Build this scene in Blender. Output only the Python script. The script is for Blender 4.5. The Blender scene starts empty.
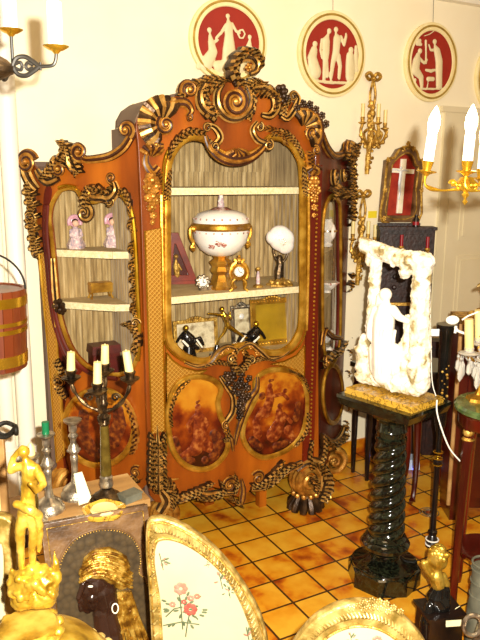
import bpy, math, random
from mathutils import Vector, Matrix, noise
V = Vector
PI = math.pi
scene = bpy.context.scene
COL = scene.collection
rnd = random.Random(7)

# ------------------------------------------------------------------ camera, light, exposure
TH, PITCH, ROLL, EYE_Z, FPX = 0.499043, 0.207931, 0.005789, 2.0155, 690.0
EYE = V((0, 0, EYE_Z))
_f = V((math.sin(TH) * math.cos(PITCH), math.cos(TH) * math.cos(PITCH), -math.sin(PITCH)))
_r0 = V((math.cos(TH), -math.sin(TH), 0))
_u0 = _r0.cross(_f)
RT = _r0 * math.cos(ROLL) + _u0 * math.sin(ROLL)
UP = -_r0 * math.sin(ROLL) + _u0 * math.cos(ROLL)
FW = _f
cd = bpy.data.cameras.new('camera')
cam = bpy.data.objects.new('camera', cd)
COL.objects.link(cam)
cd.sensor_fit = 'VERTICAL'
cd.sensor_height = 24.0
cd.lens = FPX * 24.0 / 640.0
cd.clip_start = 0.05
m = Matrix((RT, UP, -FW)).transposed().to_4x4()
m.translation = EYE
cam.matrix_world = m
scene.camera = cam

world = bpy.data.worlds.new('world')
scene.world = world
world.use_nodes = True
bg = world.node_tree.nodes['Background']
bg.inputs[0].default_value = (1.0, 0.72, 0.40, 1)
bg.inputs[1].default_value = 0.30

def lamp(name, kind, loc, energy, color, size=0.1, aim=None, sizey=None):
    l = bpy.data.lights.new(name, kind)
    l.energy = energy
    l.color = color
    if kind == 'AREA':
        l.size = size
        if sizey:
            l.shape = 'RECTANGLE'
            l.size_y = sizey
    else:
        l.shadow_soft_size = size
    o = bpy.data.objects.new(name, l)
    COL.objects.link(o)
    o.location = loc
    if aim is not None:
        o.rotation_euler = (V(aim) - V(loc)).to_track_quat('-Z', 'Y').to_euler()
    return o
# the camera's own flash, beside and above the lens
lamp('flash', 'SPOT', EYE + RT * 0.06 + UP * 0.055, 690, (1.0, 0.94, 0.83), 0.012, EYE + FW * 3)
bpy.data.lights['flash'].spot_size = 1.5
bpy.data.lights['flash'].spot_blend = 0.6
# soft warm fill lights added under the ceiling
lamp('ceiling_fill', 'AREA', (1.2, 1.6, 3.1), 11, (1.0, 0.70, 0.38), 0.9, (1.7, 3.0, 0))
lamp('ceiling_fill', 'AREA', (3.0, 1.8, 3.1), 6, (1.0, 0.74, 0.42), 0.6, (2.8, 3.3, 0.5))

vs = scene.view_settings
vs.view_transform = 'Standard'
vs.look = 'None'
vs.exposure = 0.36
vs.gamma = 1.0
vs.use_curve_mapping = False

# ------------------------------------------------------------------ planes and picture rays
def ray(x, y):
    return FW + RT * ((x - 240) / FPX) + UP * ((320 - y) / FPX)
class PL:
    """a surface in the room: origin, sideways axis, upward axis, outward normal"""
    def __init__(s, o, S, N=None, T=(0, 0, 1)):
        s.o = V(o); s.S = V(S).normalized(); s.T = V(T).normalized()
        s.N = V(N).normalized() if N is not None else s.S.cross(s.T).normalized()
    def at(s, a, b, d=0.0):
        return s.o + s.S * a + s.T * b + s.N * d
    def st(s, x, y, d=0.0):
        r = ray(x, y)
        t = ((s.o + s.N * d) - EYE).dot(s.N) / r.dot(s.N)
        p = EYE + r * t - s.o
        return (p.dot(s.S), p.dot(s.T))
    def px(s, x, y, d=0.0, d0=None):
        a, b = s.st(x, y, d if d0 is None else d0)
        return s.at(a, b, d)
    def unit(s, x, y):
        a = s.st(x, y); b = s.st(x, y + 1)
        return abs(a[1] - b[1])
def on_floor(x, y, z=0.0):
    r = ray(x, y)
    return EYE + r * ((z - EYE_Z) / r.z)
def ahead(x, y, dist):
    return EYE + ray(x, y) * dist

# ------------------------------------------------------------------ mesh builder
class MB:
    def __init__(s):
        s.v = []; s.f = []; s.m = []; s.cur = 0
    def add(s, vs_, fs):
        b = len(s.v)
        s.v += [V(p) for p in vs_]
        for f in fs:
            s.f.append([i + b for i in f]); s.m.append(s.cur)
    def box(s, c, size, rz=0.0, taper=1.0):
        c = V(c); hx, hy, hz = size[0] / 2, size[1] / 2, size[2] / 2
        R = Matrix.Rotation(rz, 3, 'Z')
        vs_ = []
        for z, k in ((-hz, 1.0), (hz, taper)):
            for x, y in ((-hx, -hy), (hx, -hy), (hx, hy), (-hx, hy)):
                vs_.append(c + R @ V((x * k, y * k, z)))
        s.add(vs_, [(3, 2, 1, 0), (4, 5, 6, 7), (0, 1, 5, 4), (1, 2, 6, 5), (2, 3, 7, 6), (3, 0, 4, 7)])
        return s
    def slab(s, pl, a0, a1, b0, b1, d0, d1):
        p = [pl.at(a, b, d) for d in (d0, d1) for a, b in ((a0, b0), (a1, b0), (a1, b1), (a0, b1))]
        s.add(p, [(3, 2, 1, 0), (4, 5, 6, 7), (0, 1, 5, 4), (1, 2, 6, 5), (2, 3, 7, 6), (3, 0, 4, 7)])
        return s
    def tube(s, pts, rad, n=8, closed=False, squash=None, twist=0.0, flute=0.0):
        pts = [V(p) for p in pts]
        k = len(pts)
        if not hasattr(rad, '__len__'):
            rad = [rad] * k
        tang = []
        for i in range(k):
            a = pts[(i - 1) % k] if (closed or i > 0) else pts[i]
            b = pts[(i + 1) % k] if (closed or i < k - 1) else pts[i]
            t = (b - a)
            tang.append(t.normalized() if t.length > 1e-9 else V((0, 0, 1)))
        ref = V((0, 0, 1)) if abs(tang[0].z) < 0.9 else V((1, 0, 0))
        if squash is not None:
            ref = V(squash[0])
        nrm = (ref - tang[0] * ref.dot(tang[0]))
        if nrm.length < 1e-6:
            nrm = tang[0].orthogonal()
        nrm.normalize()
        vs_, fs = [], []
        for i in range(k):
            if squash is not None:
                q = V(squash[0]) - tang[i] * V(squash[0]).dot(tang[i])
                if q.length > 1e-3:
                    nrm = q.normalized()
            else:
                nrm = nrm - tang[i] * nrm.dot(tang[i])
                nrm.normalize()
            bn = tang[i].cross(nrm)
            sq = squash[1] if squash is not None else 1.0
            for j in range(n):
                a = 2 * PI * j / n + twist * i
                q_ = rad[i] * (1 - flute * (j % 2))
                vs_.append(pts[i] + nrm * (math.cos(a) * q_ * sq) + bn * (math.sin(a) * q_))
        for i in range(k if closed else k - 1):
            for j in range(n):
                a = i * n + j; b = i * n + (j + 1) % n
                c = ((i + 1) % k) * n + (j + 1) % n; d = ((i + 1) % k) * n + j
                fs.append((a, b, c, d))
        if not closed:
            fs.append(tuple(range(n - 1, -1, -1)))
            fs.append(tuple(range((k - 1) * n, k * n)))
        s.add(vs_, fs)
        if flute:
            k0 = len(s.m) - len(fs)
            for i in range((k if closed else k - 1) * n):
                j = i % n
                if ((j + 1) // 2) % 2: s.m[k0 + i] = 1
        return s
    def lathe(s, prof, c=(0, 0, 0), n=20, axis=None, flute=None):
        c = V(c)
        if axis is None:
            X, Y, Z = V((1, 0, 0)), V((0, 1, 0)), V((0, 0, 1))
        else:
            Z = V(axis).normalized(); X = Z.orthogonal().normalized(); Y = Z.cross(X)
        vs_, fs = [], []
        for r, z in prof:
            for j in range(n):
                a = 2 * PI * j / n
                rr = max(r, 1e-5)
                if flute:
                    rr *= 1 + flute[1] * math.cos(a * flute[0])
                vs_.append(c + X * (rr * math.cos(a)) + Y * (rr * math.sin(a)) + Z * z)
        for i in range(len(prof) - 1):
            for j in range(n):
                a = i * n + j; b = i * n + (j + 1) % n
                fs.append((a, b, b + n, a + n))
        fs.append(tuple(range(n - 1, -1, -1)))
        fs.append(tuple(range((len(prof) - 1) * n, len(prof) * n)))
        s.add(vs_, fs)
        return s
    def ball(s, c, r, n=10, m_=7, axes=None):
        c = V(c)
        if not hasattr(r, '__len__'):
            r = (r, r, r)
        X, Y, Z = axes if axes else (V((1, 0, 0)), V((0, 1, 0)), V((0, 0, 1)))
        vs_ = [c - Z * r[2]]; fs = []
        for i in range(1, m_):
            a = PI * i / m_
            for j in range(n):
                b = 2 * PI * j / n
                vs_.append(c + X * (r[0] * math.sin(a) * math.cos(b)) + Y * (r[1] * math.sin(a) * math.sin(b)) - Z * (r[2] * math.cos(a)))
        vs_.append(c + Z * r[2])
        for j in range(n):
            fs.append((0, 1 + (j + 1) % n, 1 + j))
            for i in range(m_ - 2):
                a = 1 + i * n + j; b = 1 + i * n + (j + 1) % n
                fs.append((a, b, b + n, a + n))
            t = 1 + (m_ - 2) * n
            fs.append((t + j, t + (j + 1) % n, len(vs_) - 1))
        s.add(vs_, fs)
        return s
    def prism(s, loop, pl, d0, d1, bev=0.0):
        n = len(loop)
        area = sum(loop[i][0] * loop[(i + 1) % n][1] - loop[(i + 1) % n][0] * loop[i][1] for i in range(n))
        if area < 0:
            loop = loop[::-1]
        cx = sum(p[0] for p in loop) / n; cy = sum(p[1] for p in loop) / n
        rings = [(d0, 0.0), (d1 - bev, 0.0)] + ([(d1, bev)] if bev else [])
        vs_, fs = [], []
        for d, ins in rings:
            for i, (a, b) in enumerate(loop):
                if ins:
                    pa, pb = loop[i - 1], loop[(i + 1) % n]
                    tx, ty = pb[0] - pa[0], pb[1] - pa[1]
                    L = math.hypot(tx, ty) or 1
                    a, b = a - ty / L * ins, b + tx / L * ins
                vs_.append(pl.at(a, b, d))
        for k in range(len(rings) - 1):
            for i in range(n):
                fs.append((k * n + i, k * n + (i + 1) % n, (k + 1) * n + (i + 1) % n, (k + 1) * n + i))
        fs.append(tuple(range(n - 1, -1, -1)))
        fs.append(tuple(range((len(rings) - 1) * n, len(rings) * n)))
        s.add(vs_, fs)
        return s
    def grid(s, rows, both=False):
        n = len(rows[0]); vs_ = [p for r in rows for p in r]; fs = []
        for i in range(len(rows) - 1):
            for j in range(n - 1):
                fs.append((i * n + j, i * n + j + 1, (i + 1) * n + j + 1, (i + 1) * n + j))
        s.add(vs_, fs)
        return s
    def cyl(s, a, b, r, n=12, r2=None):
        return s.tube([a, b], [r, r if r2 is None else r2], n)

def smooth_pts(pts, k=4, closed=False):
    """Catmull-Rom through the points (any tuple length)"""
    n = len(pts); out = []
    rng = range(n) if closed else range(n - 1)
    for i in rng:
        g = (lambda q: pts[q % n]) if closed else (lambda q: pts[min(max(q, 0), n - 1)])
        p0, p1, p2, p3 = g(i - 1), g(i), g(i + 1), g(i + 2)
        for j in range(k):
            t = j / k
            out.append(tuple(0.5 * ((2 * b) + (-a + c) * t + (2 * a - 5 * b + 4 * c - d) * t * t + (-a + 3 * b - 3 * c + d) * t ** 3)
                             for a, b, c, d in zip(p0, p1, p2, p3)))
    if not closed:
        out.append(tuple(pts[-1]))
    return out

# ------------------------------------------------------------------ objects
OFF = {}
def thing(name, label, cat, loc, group=None, local=False, rz=0.0):
    o = bpy.data.objects.new(name, None)
    COL.objects.link(o)
    o.empty_display_size = 0.05
    o.location = loc
    o.rotation_euler = (0, 0, rz)
    o['label'] = label; o['category'] = cat
    if group:
        o['group'] = group
    OFF[o.name] = V((0, 0, 0)) if local else V(loc)
    return o
def tag(o, label, cat, group=None):
    o['label'] = label; o['category'] = cat
    if group:
        o['group'] = group
    return o
def finish(me, mats, smooth=35):
    for mt in (mats if isinstance(mats, (list, tuple)) else [mats]):
        me.materials.append(mt)
    if smooth:
        me.polygons.foreach_set('use_smooth', [True] * len(me.polygons))
        me.set_sharp_from_angle(angle=math.radians(smooth))
    me.update()
def build(mb, name, mats, parent=None, label=None, smooth=35, blob=None, rough=None):
    """one mesh object from the builder, in the frame of the thing it belongs to"""
    off = OFF.get(parent.name, V((0, 0, 0))) if parent else V((0, 0, 0))
    me = bpy.data.meshes.new(name)
    me.from_pydata([tuple(p - off) for p in mb.v], [], mb.f)
    me.polygons.foreach_set('material_index', mb.m)
    o = bpy.data.objects.new(name, me)
    COL.objects.link(o)
    if blob:
        r = o.modifiers.new('r', 'REMESH'); r.mode = 'VOXEL'; r.voxel_size = blob
        sm = o.modifiers.new('s', 'SMOOTH'); sm.iterations = 2; sm.factor = 0.5
        dg = bpy.context.evaluated_depsgraph_get()
        me2 = bpy.data.meshes.new_from_object(o.evaluated_get(dg))
        o.modifiers.clear(); o.data = me2; bpy.data.meshes.remove(me); me = me2
        if rough:
            nr = [v.normal.copy() for v in me.vertices]
            for v, q in zip(me.vertices, nr):
                v.co += q * (noise.noise(v.co * rough[1]) + 0.5 * noise.noise(v.co * rough[1] * 2.3)) * rough[0]
        me.materials.clear()
        smooth = 80
    finish(me, mats, smooth)
    if parent:
        o.parent = parent
        OFF[o.name] = off
    if label:
        o['label'] = label
    return o
def build_split(mb, name, mats, parent, label=None):
    """carving that stands in several places: every connected cluster is a part of its own"""
    n = len(mb.v); par = list(range(n))
    def find(i):
        while par[i] != i:
            par[i] = par[par[i]]; i = par[i]
        return i
    for f in mb.f:
        for k in f[1:]:
            a, b = find(f[0]), find(k)
            if a != b: par[a] = b
    isl = {}
    for i in range(n):
        isl.setdefault(find(i), []).append(i)
    boxes = []
    for k, ids in isl.items():
        lo = [min(mb.v[i][c] for i in ids) - 0.004 for c in range(3)]; hi = [max(mb.v[i][c] for i in ids) + 0.004 for c in range(3)]
        boxes.append([lo, hi, [k]])
    merged = True
    while merged:
        merged = False
        for i in range(len(boxes)):
            for j in range(i + 1, len(boxes)):
                A, B = boxes[i], boxes[j]
                if all(A[0][c] <= B[1][c] and B[0][c] <= A[1][c] for c in range(3)):
                    A[0] = [min(p, q) for p, q in zip(A[0], B[0])]; A[1] = [max(p, q) for p, q in zip(A[1], B[1])]
                    A[2] += B[2]; boxes.pop(j); merged = True; break
            if merged: break
    group = {k: gi for gi, b in enumerate(boxes) for k in b[2]}
    out = []
    for gi in range(len(boxes)):
        q = MB(); mp = {}
        for f, mi in zip(mb.f, mb.m):
            if group[find(f[0])] == gi:
                nf = []
                for i in f:
                    if i not in mp:
                        mp[i] = len(q.v); q.v.append(mb.v[i])
                    nf.append(mp[i])
                q.f.append(nf); q.m.append(mi)
        out.append(build(q, name, mats, parent, label))
    return out
def solo(mb, name, mats, label, cat, group=None, blob=None, smooth=35):
    """a thing that is one mesh, its origin at its base"""
    n = len(mb.v)
    c = V((sum(p.x for p in mb.v) / n, sum(p.y for p in mb.v) / n, min(p.z for p in mb.v)))
    mb.v = [p - c for p in mb.v]
    o = build(mb, name, mats, None, None, smooth, blob)
    o.location = c
    return tag(o, label, cat, group)
def struct(mb, name, mats, smooth=35):
    o = build(mb, name, mats, None, None, smooth)
    o['kind'] = 'structure'
    return o
def plate(loops, pl, d0, th, name, mats, parent=None, bevel=0.0, label=None, kind=None):
    """flat board with holes: loops in the plane's own coordinates, filled and given thickness"""
    cu = bpy.data.curves.new('c', 'CURVE'); cu.dimensions = '2D'; cu.fill_mode = 'BOTH'
    cu.extrude = th / 2 - bevel; cu.bevel_depth = bevel; cu.bevel_resolution = 1 if bevel else 0
    for lp in loops:
        sp = cu.splines.new('POLY'); sp.points.add(len(lp) - 1)
        for q, (a, b) in zip(sp.points, lp):
            q.co = (a, b, 0, 1)
        sp.use_cyclic_u = True
    t = bpy.data.objects.new('c', cu); COL.objects.link(t)
    dg = bpy.context.evaluated_depsgraph_get()
    me = bpy.data.meshes.new_from_object(t.evaluated_get(dg))
    bpy.data.objects.remove(t); bpy.data.curves.remove(cu)
    me.name = name
    off = OFF.get(parent.name, V((0, 0, 0))) if parent else V((0, 0, 0))
    for v in me.vertices:
        v.co = pl.at(v.co.x, v.co.y, d0 + th / 2 + v.co.z) - off
    me.materials.clear()
    o = bpy.data.objects.new(name, me); COL.objects.link(o)
    finish(me, mats, 35)
    if parent:
        o.parent = parent; OFF[o.name] = off
    if label:
        o['label'] = label
    if kind:
        o['kind'] = kind
    return o

# ------------------------------------------------------------------ materials
def lin(h):
    h = h.lstrip('#')
    c = [int(h[i:i + 2], 16) / 255 for i in (0, 2, 4)]
    return tuple((x / 12.92 if x <= 0.04045 else ((x + 0.055) / 1.055) ** 2.4) for x in c) + (1,)
def newmat(name):
    mt = bpy.data.materials.new(name); mt.use_nodes = True
    nt = mt.node_tree
    return mt, nt, nt.nodes['Principled BSDF']
def N(nt, typ, **kw):
    n = nt.nodes.new(typ)
    for k, v in kw.items():
        if k.startswith('_'):
            setattr(n, k[1:], v)
        else:
            n.inputs[k.replace('__', ' ')].default_value = v
    return n
def ramp(nt, fac, stops):
    r = nt.nodes.new('ShaderNodeValToRGB')
    e = r.color_ramp.elements
    while len(e) < len(stops):
        e.new(0.5)
    for q, (p, c) in zip(e, stops):
        q.position = p; q.color = lin(c) if isinstance(c, str) else c
    nt.links.new(fac, r.inputs[0])
    return r.outputs[0]
def mat(name, cols, scale=8, rough=0.5, metal=0.0, bump=0.0, bscale=None, stretch=(1, 1, 1), detail=4, stops=None, coat=0.0, spec=None, trans=0.0):
    """noise between two or more colours, with an optional bump"""
    mt, nt, b = newmat(name)
    L = nt.links.new
    tc = N(nt, 'ShaderNodeTexCoord'); mp = N(nt, 'ShaderNodeMapping')
    mp.inputs['Scale'].default_value = stretch
    L(tc.outputs['Object'], mp.inputs[0])
    if isinstance(cols, str):
        cols = [cols]
    if len(cols) > 1:
        nz = N(nt, 'ShaderNodeTexNoise', Scale=scale, Detail=detail)
        L(mp.outputs[0], nz.inputs[0])
        if stops is None:
            k = len(cols)
            stops = [0.3 + 0.4 * i / (k - 1) for i in range(k)]
        L(ramp(nt, nz.outputs[0], list(zip(stops, cols))), b.inputs['Base Color'])
    else:
        b.inputs['Base Color'].default_value = lin(cols[0])
    b.inputs['Roughness'].default_value = rough
    b.inputs['Metallic'].default_value = metal
    b.inputs['Coat Weight'].default_value = coat
    b.inputs['Coat Roughness'].default_value = 0.08
    b.inputs['Transmission Weight'].default_value = trans
    if spec is not None:
        b.inputs['Specular IOR Level'].default_value = spec
    if bump:
        n2 = N(nt, 'ShaderNodeTexNoise', Scale=bscale or scale * 3, Detail=3)
        L(mp.outputs[0], n2.inputs[0])
        bp = N(nt, 'ShaderNodeBump', Strength=min(bump, 1.0), Distance=0.01)
        L(n2.outputs[0], bp.inputs['Height']); L(bp.outputs[0], b.inputs['Normal'])
    return mt

M = {}
M['wall'] = mat('wall_paint', ['#f0e4c2', '#f4eacc'], 3, 0.85, bump=0.05, bscale=60)
M['white'] = mat('white_gloss_paint', ['#ece6d2', '#f2eddc'], 4, 0.45)
M['ceiling'] = mat('ceiling_paint', ['#e8dcc0'], 4, 0.9)
M['door'] = mat('door_paint', ['#d9cca6', '#dfd3b0'], 4, 0.6)
# satinwood with a reddening towards figure in the veneer
M['satin'] = mat('satinwood_veneer', ['#5a2604', '#8a4208', '#ad5e10'], 5, 0.4, stretch=(1, 1, 0.25), coat=0.2, detail=6, spec=0.35)
M['dkwood'] = mat('red_walnut', ['#360a03', '#561405', '#702008'], 6, 0.42, stretch=(1, 1, 0.2), coat=0.15, spec=0.3)
M['mahog'] = mat('mahogany', ['#2c0603', '#4c0f05', '#641807'], 6, 0.28, stretch=(1, 1, 0.15), coat=0.6)
M['carcass'] = mat('grey_brown_carcass', ['#5b4537', '#6d5442'], 6, 0.7)
M['gold'] = mat('gilt_moulding', ['#8e5e14', '#bf8c28', '#e2b44a'], 14, 0.33, 0.7, bump=0.12, bscale=60)
M['brass'] = mat('polished_brass', ['#b8860f', '#e2b53a'], 10, 0.22, 0.9)
M['oldgold'] = mat('worn_gilding', ['#6b4a1a', '#b98d36', '#e3bd62'], 30, 0.45, 0.6, bump=0.5, bscale=90)
M['dark'] = mat('black_recess', ['#140a06'], 5, 0.6)
M['carved'] = [mat('bronzed_carving', ['#20140a', '#3c2814', '#5c4020'], 18, 0.36, 0.5, bump=0.2, bscale=80),
               mat('gilded_rib', ['#9a6c28', '#c8984a', '#e0b868'], 24, 0.34, 0.6)]
M['parcel'] = [mat('parcel_gilt', ['#7c4a14', '#b47c2c', '#dca850'], 20, 0.36, 0.55, bump=0.2, bscale=80),
               mat('walnut_groove', ['#2c1406', '#4c2410'], 20, 0.4, 0.1)]

def glass_mat(name, tint=(1, 1, 1, 1), refl=0.06):
    mt = bpy.data.materials.new(name); mt.use_nodes = True
    nt = mt.node_tree; nt.nodes.clear()
    out = nt.nodes.new('ShaderNodeOutputMaterial'); tr = nt.nodes.new('ShaderNodeBsdfTransparent')
    gl = nt.nodes.new('ShaderNodeBsdfGlossy'); mx = nt.nodes.new('ShaderNodeMixShader'); fr = nt.nodes.new('ShaderNodeFresnel'); fr.inputs[0].default_value = 1.45
    gl.inputs['Roughness'].default_value = 0.02; tr.inputs[0].default_value = tint
    ge = nt.nodes.new('ShaderNodeNewGeometry'); sb = nt.nodes.new('ShaderNodeMath'); sb.operation = 'SUBTRACT'; sb.use_clamp = True
    nt.links.new(fr.outputs[0], sb.inputs[0]); nt.links.new(ge.outputs['Backfacing'], sb.inputs[1])   # a thin pane reflects once, off its front
    nt.links.new(sb.outputs[0], mx.inputs[0]); nt.links.new(tr.outputs[0], mx.inputs[1])
    nt.links.new(gl.outputs[0], mx.inputs[2]); nt.links.new(mx.outputs[0], out.inputs[0])
    return mt
M['glass'] = glass_mat('cabinet_glass')
def tile_mat():
    mt, nt, b = newmat('terracotta_tiles'); L = nt.links.new
    tc = N(nt, 'ShaderNodeTexCoord'); mp = N(nt, 'ShaderNodeMapping')
    mp.inputs['Location'].default_value = (-1.656 + 0.003 + 4, -3.084 + 0.003 + 4, 0)
    L(tc.outputs['Object'], mp.inputs[0])
    br = N(nt, 'ShaderNodeTexBrick', Scale=1.0)
    br.offset = 0.0; br.squash = 1.0
    br.inputs['Brick Width'].default_value = 0.2; br.inputs['Row Height'].default_value = 0.2
    br.inputs['Mortar Size'].default_value = 0.006; br.inputs['Mortar Smooth'].default_value = 0.15
    br.inputs['Color1'].default_value = (0, 0, 0, 1); br.inputs['Color2'].default_value = (1, 1, 1, 1)
    br.inputs['Mortar'].default_value = (0.5, 0.5, 0.5, 1)
    L(mp.outputs[0], br.inputs[0])
    jm = N(nt, 'ShaderNodeVectorMath', _operation='MULTIPLY_ADD'); L(br.outputs['Color'], jm.inputs[0]); jm.inputs[1].default_value = (9, 5, 13); L(tc.outputs['Object'], jm.inputs[2])
    nz = N(nt, 'ShaderNodeTexNoise', Scale=6.5, Detail=2); L(jm.outputs[0], nz.inputs[0])
    nf = N(nt, 'ShaderNodeTexNoise', Scale=45, Detail=3); L(tc.outputs['Object'], nf.inputs[0])
    a = N(nt, 'ShaderNodeMath', _operation='MULTIPLY_ADD'); L(br.outputs['Color'], a.inputs[0]); a.inputs[1].default_value = 0.22
    L(nz.outputs[0], a.inputs[2])
    c = N(nt, 'ShaderNodeMath', _operation='MULTIPLY_ADD'); L(nf.outputs[0], c.inputs[0]); c.inputs[1].default_value = 0.15; L(a.outputs[0], c.inputs[2])
    col = ramp(nt, c.outputs[0], [(0.42, '#8a3604'), (0.54, '#bd660a'), (0.62, '#d08a16'), (0.85, '#dca42c')])
    mx = N(nt, 'ShaderNodeMix', _data_type='RGBA'); L(br.outputs['Fac'], mx.inputs[0]); L(col, mx.inputs[6]); mx.inputs[7].default_value = lin('#3e2408')
    L(mx.outputs[2], b.inputs['Base Color'])
    b.inputs['Roughness'].default_value = 0.38
    b.inputs['Coat Weight'].default_value = 0.25; b.inputs['Coat Roughness'].default_value = 0.2
    bp = N(nt, 'ShaderNodeBump', Strength=0.5, Distance=0.004); bp.invert = True
    L(br.outputs['Fac'], bp.inputs['Height']); L(bp.outputs[0], b.inputs['Normal'])
    return mt
M['tiles'] = tile_mat()
def lattice_mat():
    """gilt diaper work: a diagonal trellis with a small flower in every lozenge"""
    mt, nt, b = newmat('gilt_trellis'); L = nt.links.new
    tc = N(nt, 'ShaderNodeTexCoord'); sx = N(nt, 'ShaderNodeSeparateXYZ'); L(tc.outputs['Object'], sx.inputs[0])
    h = N(nt, 'ShaderNodeMath', _operation='SUBTRACT'); L(sx.outputs[0], h.inputs[0]); L(sx.outputs[1], h.inputs[1])
    outs = []
    for op in ('ADD', 'SUBTRACT'):
        a = N(nt, 'ShaderNodeMath', _operation=op); L(h.outputs[0], a.inputs[0]); L(sx.outputs[2], a.inputs[1])
        q = N(nt, 'ShaderNodeMath', _operation='MULTIPLY'); L(a.outputs[0], q.inputs[0]); q.inputs[1].default_value = 42.0
        p = N(nt, 'ShaderNodeMath', _operation='PINGPONG'); L(q.outputs[0], p.inputs[0]); p.inputs[1].default_value = 0.5
        outs.append(p.outputs[0])
    mn = N(nt, 'ShaderNodeMath', _operation='MINIMUM'); L(outs[0], mn.inputs[0]); L(outs[1], mn.inputs[1])
    col = ramp(nt, mn.outputs[0], [(0.06, '#d6a444'), (0.18, '#8e5a14'), (0.32, '#ab741e'), (0.45, '#c08a2c')])
    L(col, b.inputs['Base Color']); b.inputs['Metallic'].default_value = 0.45; b.inputs['Roughness'].default_value = 0.4
    bp = N(nt, 'ShaderNodeBump', Strength=0.6, Distance=0.004); bp.invert = True
    L(mn.outputs[0], bp.inputs['Height']); L(bp.outputs[0], b.inputs['Normal'])
    return mt
M['lattice'] = lattice_mat()
def lining_mat():
    mt, nt, b = newmat('pleated_silk_lining'); L = nt.links.new
    tc = N(nt, 'ShaderNodeTexCoord'); mp = N(nt, 'ShaderNodeMapping'); mp.inputs['Scale'].default_value = (1, 1, 0.12)
    L(tc.outputs['Object'], mp.inputs[0])
    nz = N(nt, 'ShaderNodeTexNoise', Scale=42, Detail=4); L(mp.outputs[0], nz.inputs[0])
    L(ramp(nt, nz.outputs[0], [(0.3, '#7c6130'), (0.5, '#a68a54'), (0.7, '#c6ad7a')]), b.inputs['Base Color'])
    b.inputs['Roughness'].default_value = 0.7; b.inputs['Sheen Weight'].default_value = 0.3
    return mt
M['lining'] = lining_mat()
M['shelf'] = mat('shelf_cloth', ['#b29a66', '#cbb684'], 14, 0.8)
M['shelf_edge'] = mat('shelf_lace', ['#d8c48e', '#efe2b8'], 60, 0.8, bump=0.4, bscale=120)
def painting_mat(name, seed, centre):
    """amber lacquer painting: glowing varnish, dark foliage low down and to the sides"""
    mt, nt, b = newmat(name); L = nt.links.new
    tc = N(nt, 'ShaderNodeTexCoord'); mp = N(nt, 'ShaderNodeMapping'); mp.inputs['Location'].default_value = tuple(-c for c in centre)
    L(tc.outputs['Object'], mp.inputs[0])
    nz = N(nt, 'ShaderNodeTexNoise', Scale=9 + seed, Detail=6); L(tc.outputs['Object'], nz.inputs[0])
    sx = N(nt, 'ShaderNodeSeparateXYZ'); L(mp.outputs[0], sx.inputs[0])
    z = N(nt, 'ShaderNodeMath', _operation='MULTIPLY_ADD'); L(sx.outputs[2], z.inputs[0]); z.inputs[1].default_value = 1.15; L(nz.outputs[0], z.inputs[2])
    col = ramp(nt, z.outputs[0], [(0.22, '#2c0a03'), (0.40, '#5c1a05'), (0.54, '#8a3c0a'), (0.66, '#b06c14'), (0.85, '#bf8420')])
    L(col, b.inputs['Base Color']); b.inputs['Roughness'].default_value = 0.3; b.inputs['Coat Weight'].default_value = 0.4
    b.inputs['Coat Roughness'].default_value = 0.1
    return mt
M['figpaint'] = mat('painted_figures', ['#5a1c08', '#7c3410', '#a8642c'], 34, 0.35, detail=5, stops=[0.38, 0.52, 0.68])
M['lead'] = mat('painted_foliage', ['#2c0a03', '#5a2208', '#8a4a12'], 40, 0.4)
M['cream'] = mat('cream_plaster', ['#d6c698', '#e2d4aa'], 12, 0.6)
M['creamframe'] = mat('cream_painted_frame', ['#e4d090', '#f0e2ae'], 12, 0.45)
M['olive'] = mat('gilt_line', ['#9c7c30', '#c0a04a'], 20, 0.4, 0.4)
M['redground'] = mat('red_plaque_ground', ['#8c1a0c', '#9c2410'], 6, 0.6)
M['velvet'] = mat('red_velvet', ['#8e1e10', '#a83218'], 20, 0.9)
M['ivory'] = mat('ivory', ['#efe4c4', '#fbf5e4'], 20, 0.4)
M['candle'] = mat('candle_wax', ['#dcc680', '#e6d490'], 10, 0.45)
M['sleeve'] = mat('white_candle_sleeve', ['#f4eedb', '#faf6ea'], 8, 0.4)
M['silver'] = mat('tarnished_silver', ['#5e564a', '#a59a86', '#d8ccb4'], 30, 0.3, 0.85, bump=0.2, bscale=70)
M['bronze'] = mat('dark_bronze', ['#1d1712', '#4b3a26', '#7d6440'], 26, 0.35, 0.8, bump=0.3, bscale=60)
M['iron'] = mat('black_iron', ['#15130f', '#2a251d'], 20, 0.45, 0.4)
M['olivestone'] = mat('olive_onyx', ['#2e240a', '#4a3a12', '#5e4e1e'], 20, 0.2, coat=0.4)
M['paper'] = mat('paper_tag', ['#e6dca8', '#f0e8c0'], 20, 0.8)
M['yellow'] = mat('yellow_card', ['#e6d22a'], 5, 0.7)
M['ebony'] = mat('ebonised_wood', ['#0c0807', '#1d110d'], 9, 0.3, coat=0.4)
M['darkcarved'] = mat('dark_carved_oak', ['#150805', '#2e120a'], 24, 0.5, bump=0.35, bscale=45)
M['greenwax'] = mat('green_wax', ['#0c5a34', '#127044'], 10, 0.35)
M['redwax'] = mat('dark_red_wax', ['#8a0f18'], 10, 0.4)
M['tabletop'] = mat('grained_table_top', ['#7c5a30', '#a57c46', '#c09a62'], 9, 0.5, stretch=(0.3, 1, 1), detail=7)
M['porcelain'] = mat('white_porcelain', ['#efe9dc', '#f6f2e8'], 8, 0.15, coat=0.6)
M['puce'] = mat('purple_landscape_glaze', ['#6a2c26', '#a2604e', '#e6d6c6'], 40, 0.2)
M['skin'] = mat('porcelain_skin', ['#e8b99a'], 8, 0.3)
M['pinkcloth'] = mat('pink_and_grey_glaze', ['#e8e2d6', '#c8a8a8', '#9a98a6'], 60, 0.3)
M['bonnet'] = mat('pink_glaze', ['#c88a9a', '#d8a8b0'], 30, 0.3)
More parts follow.
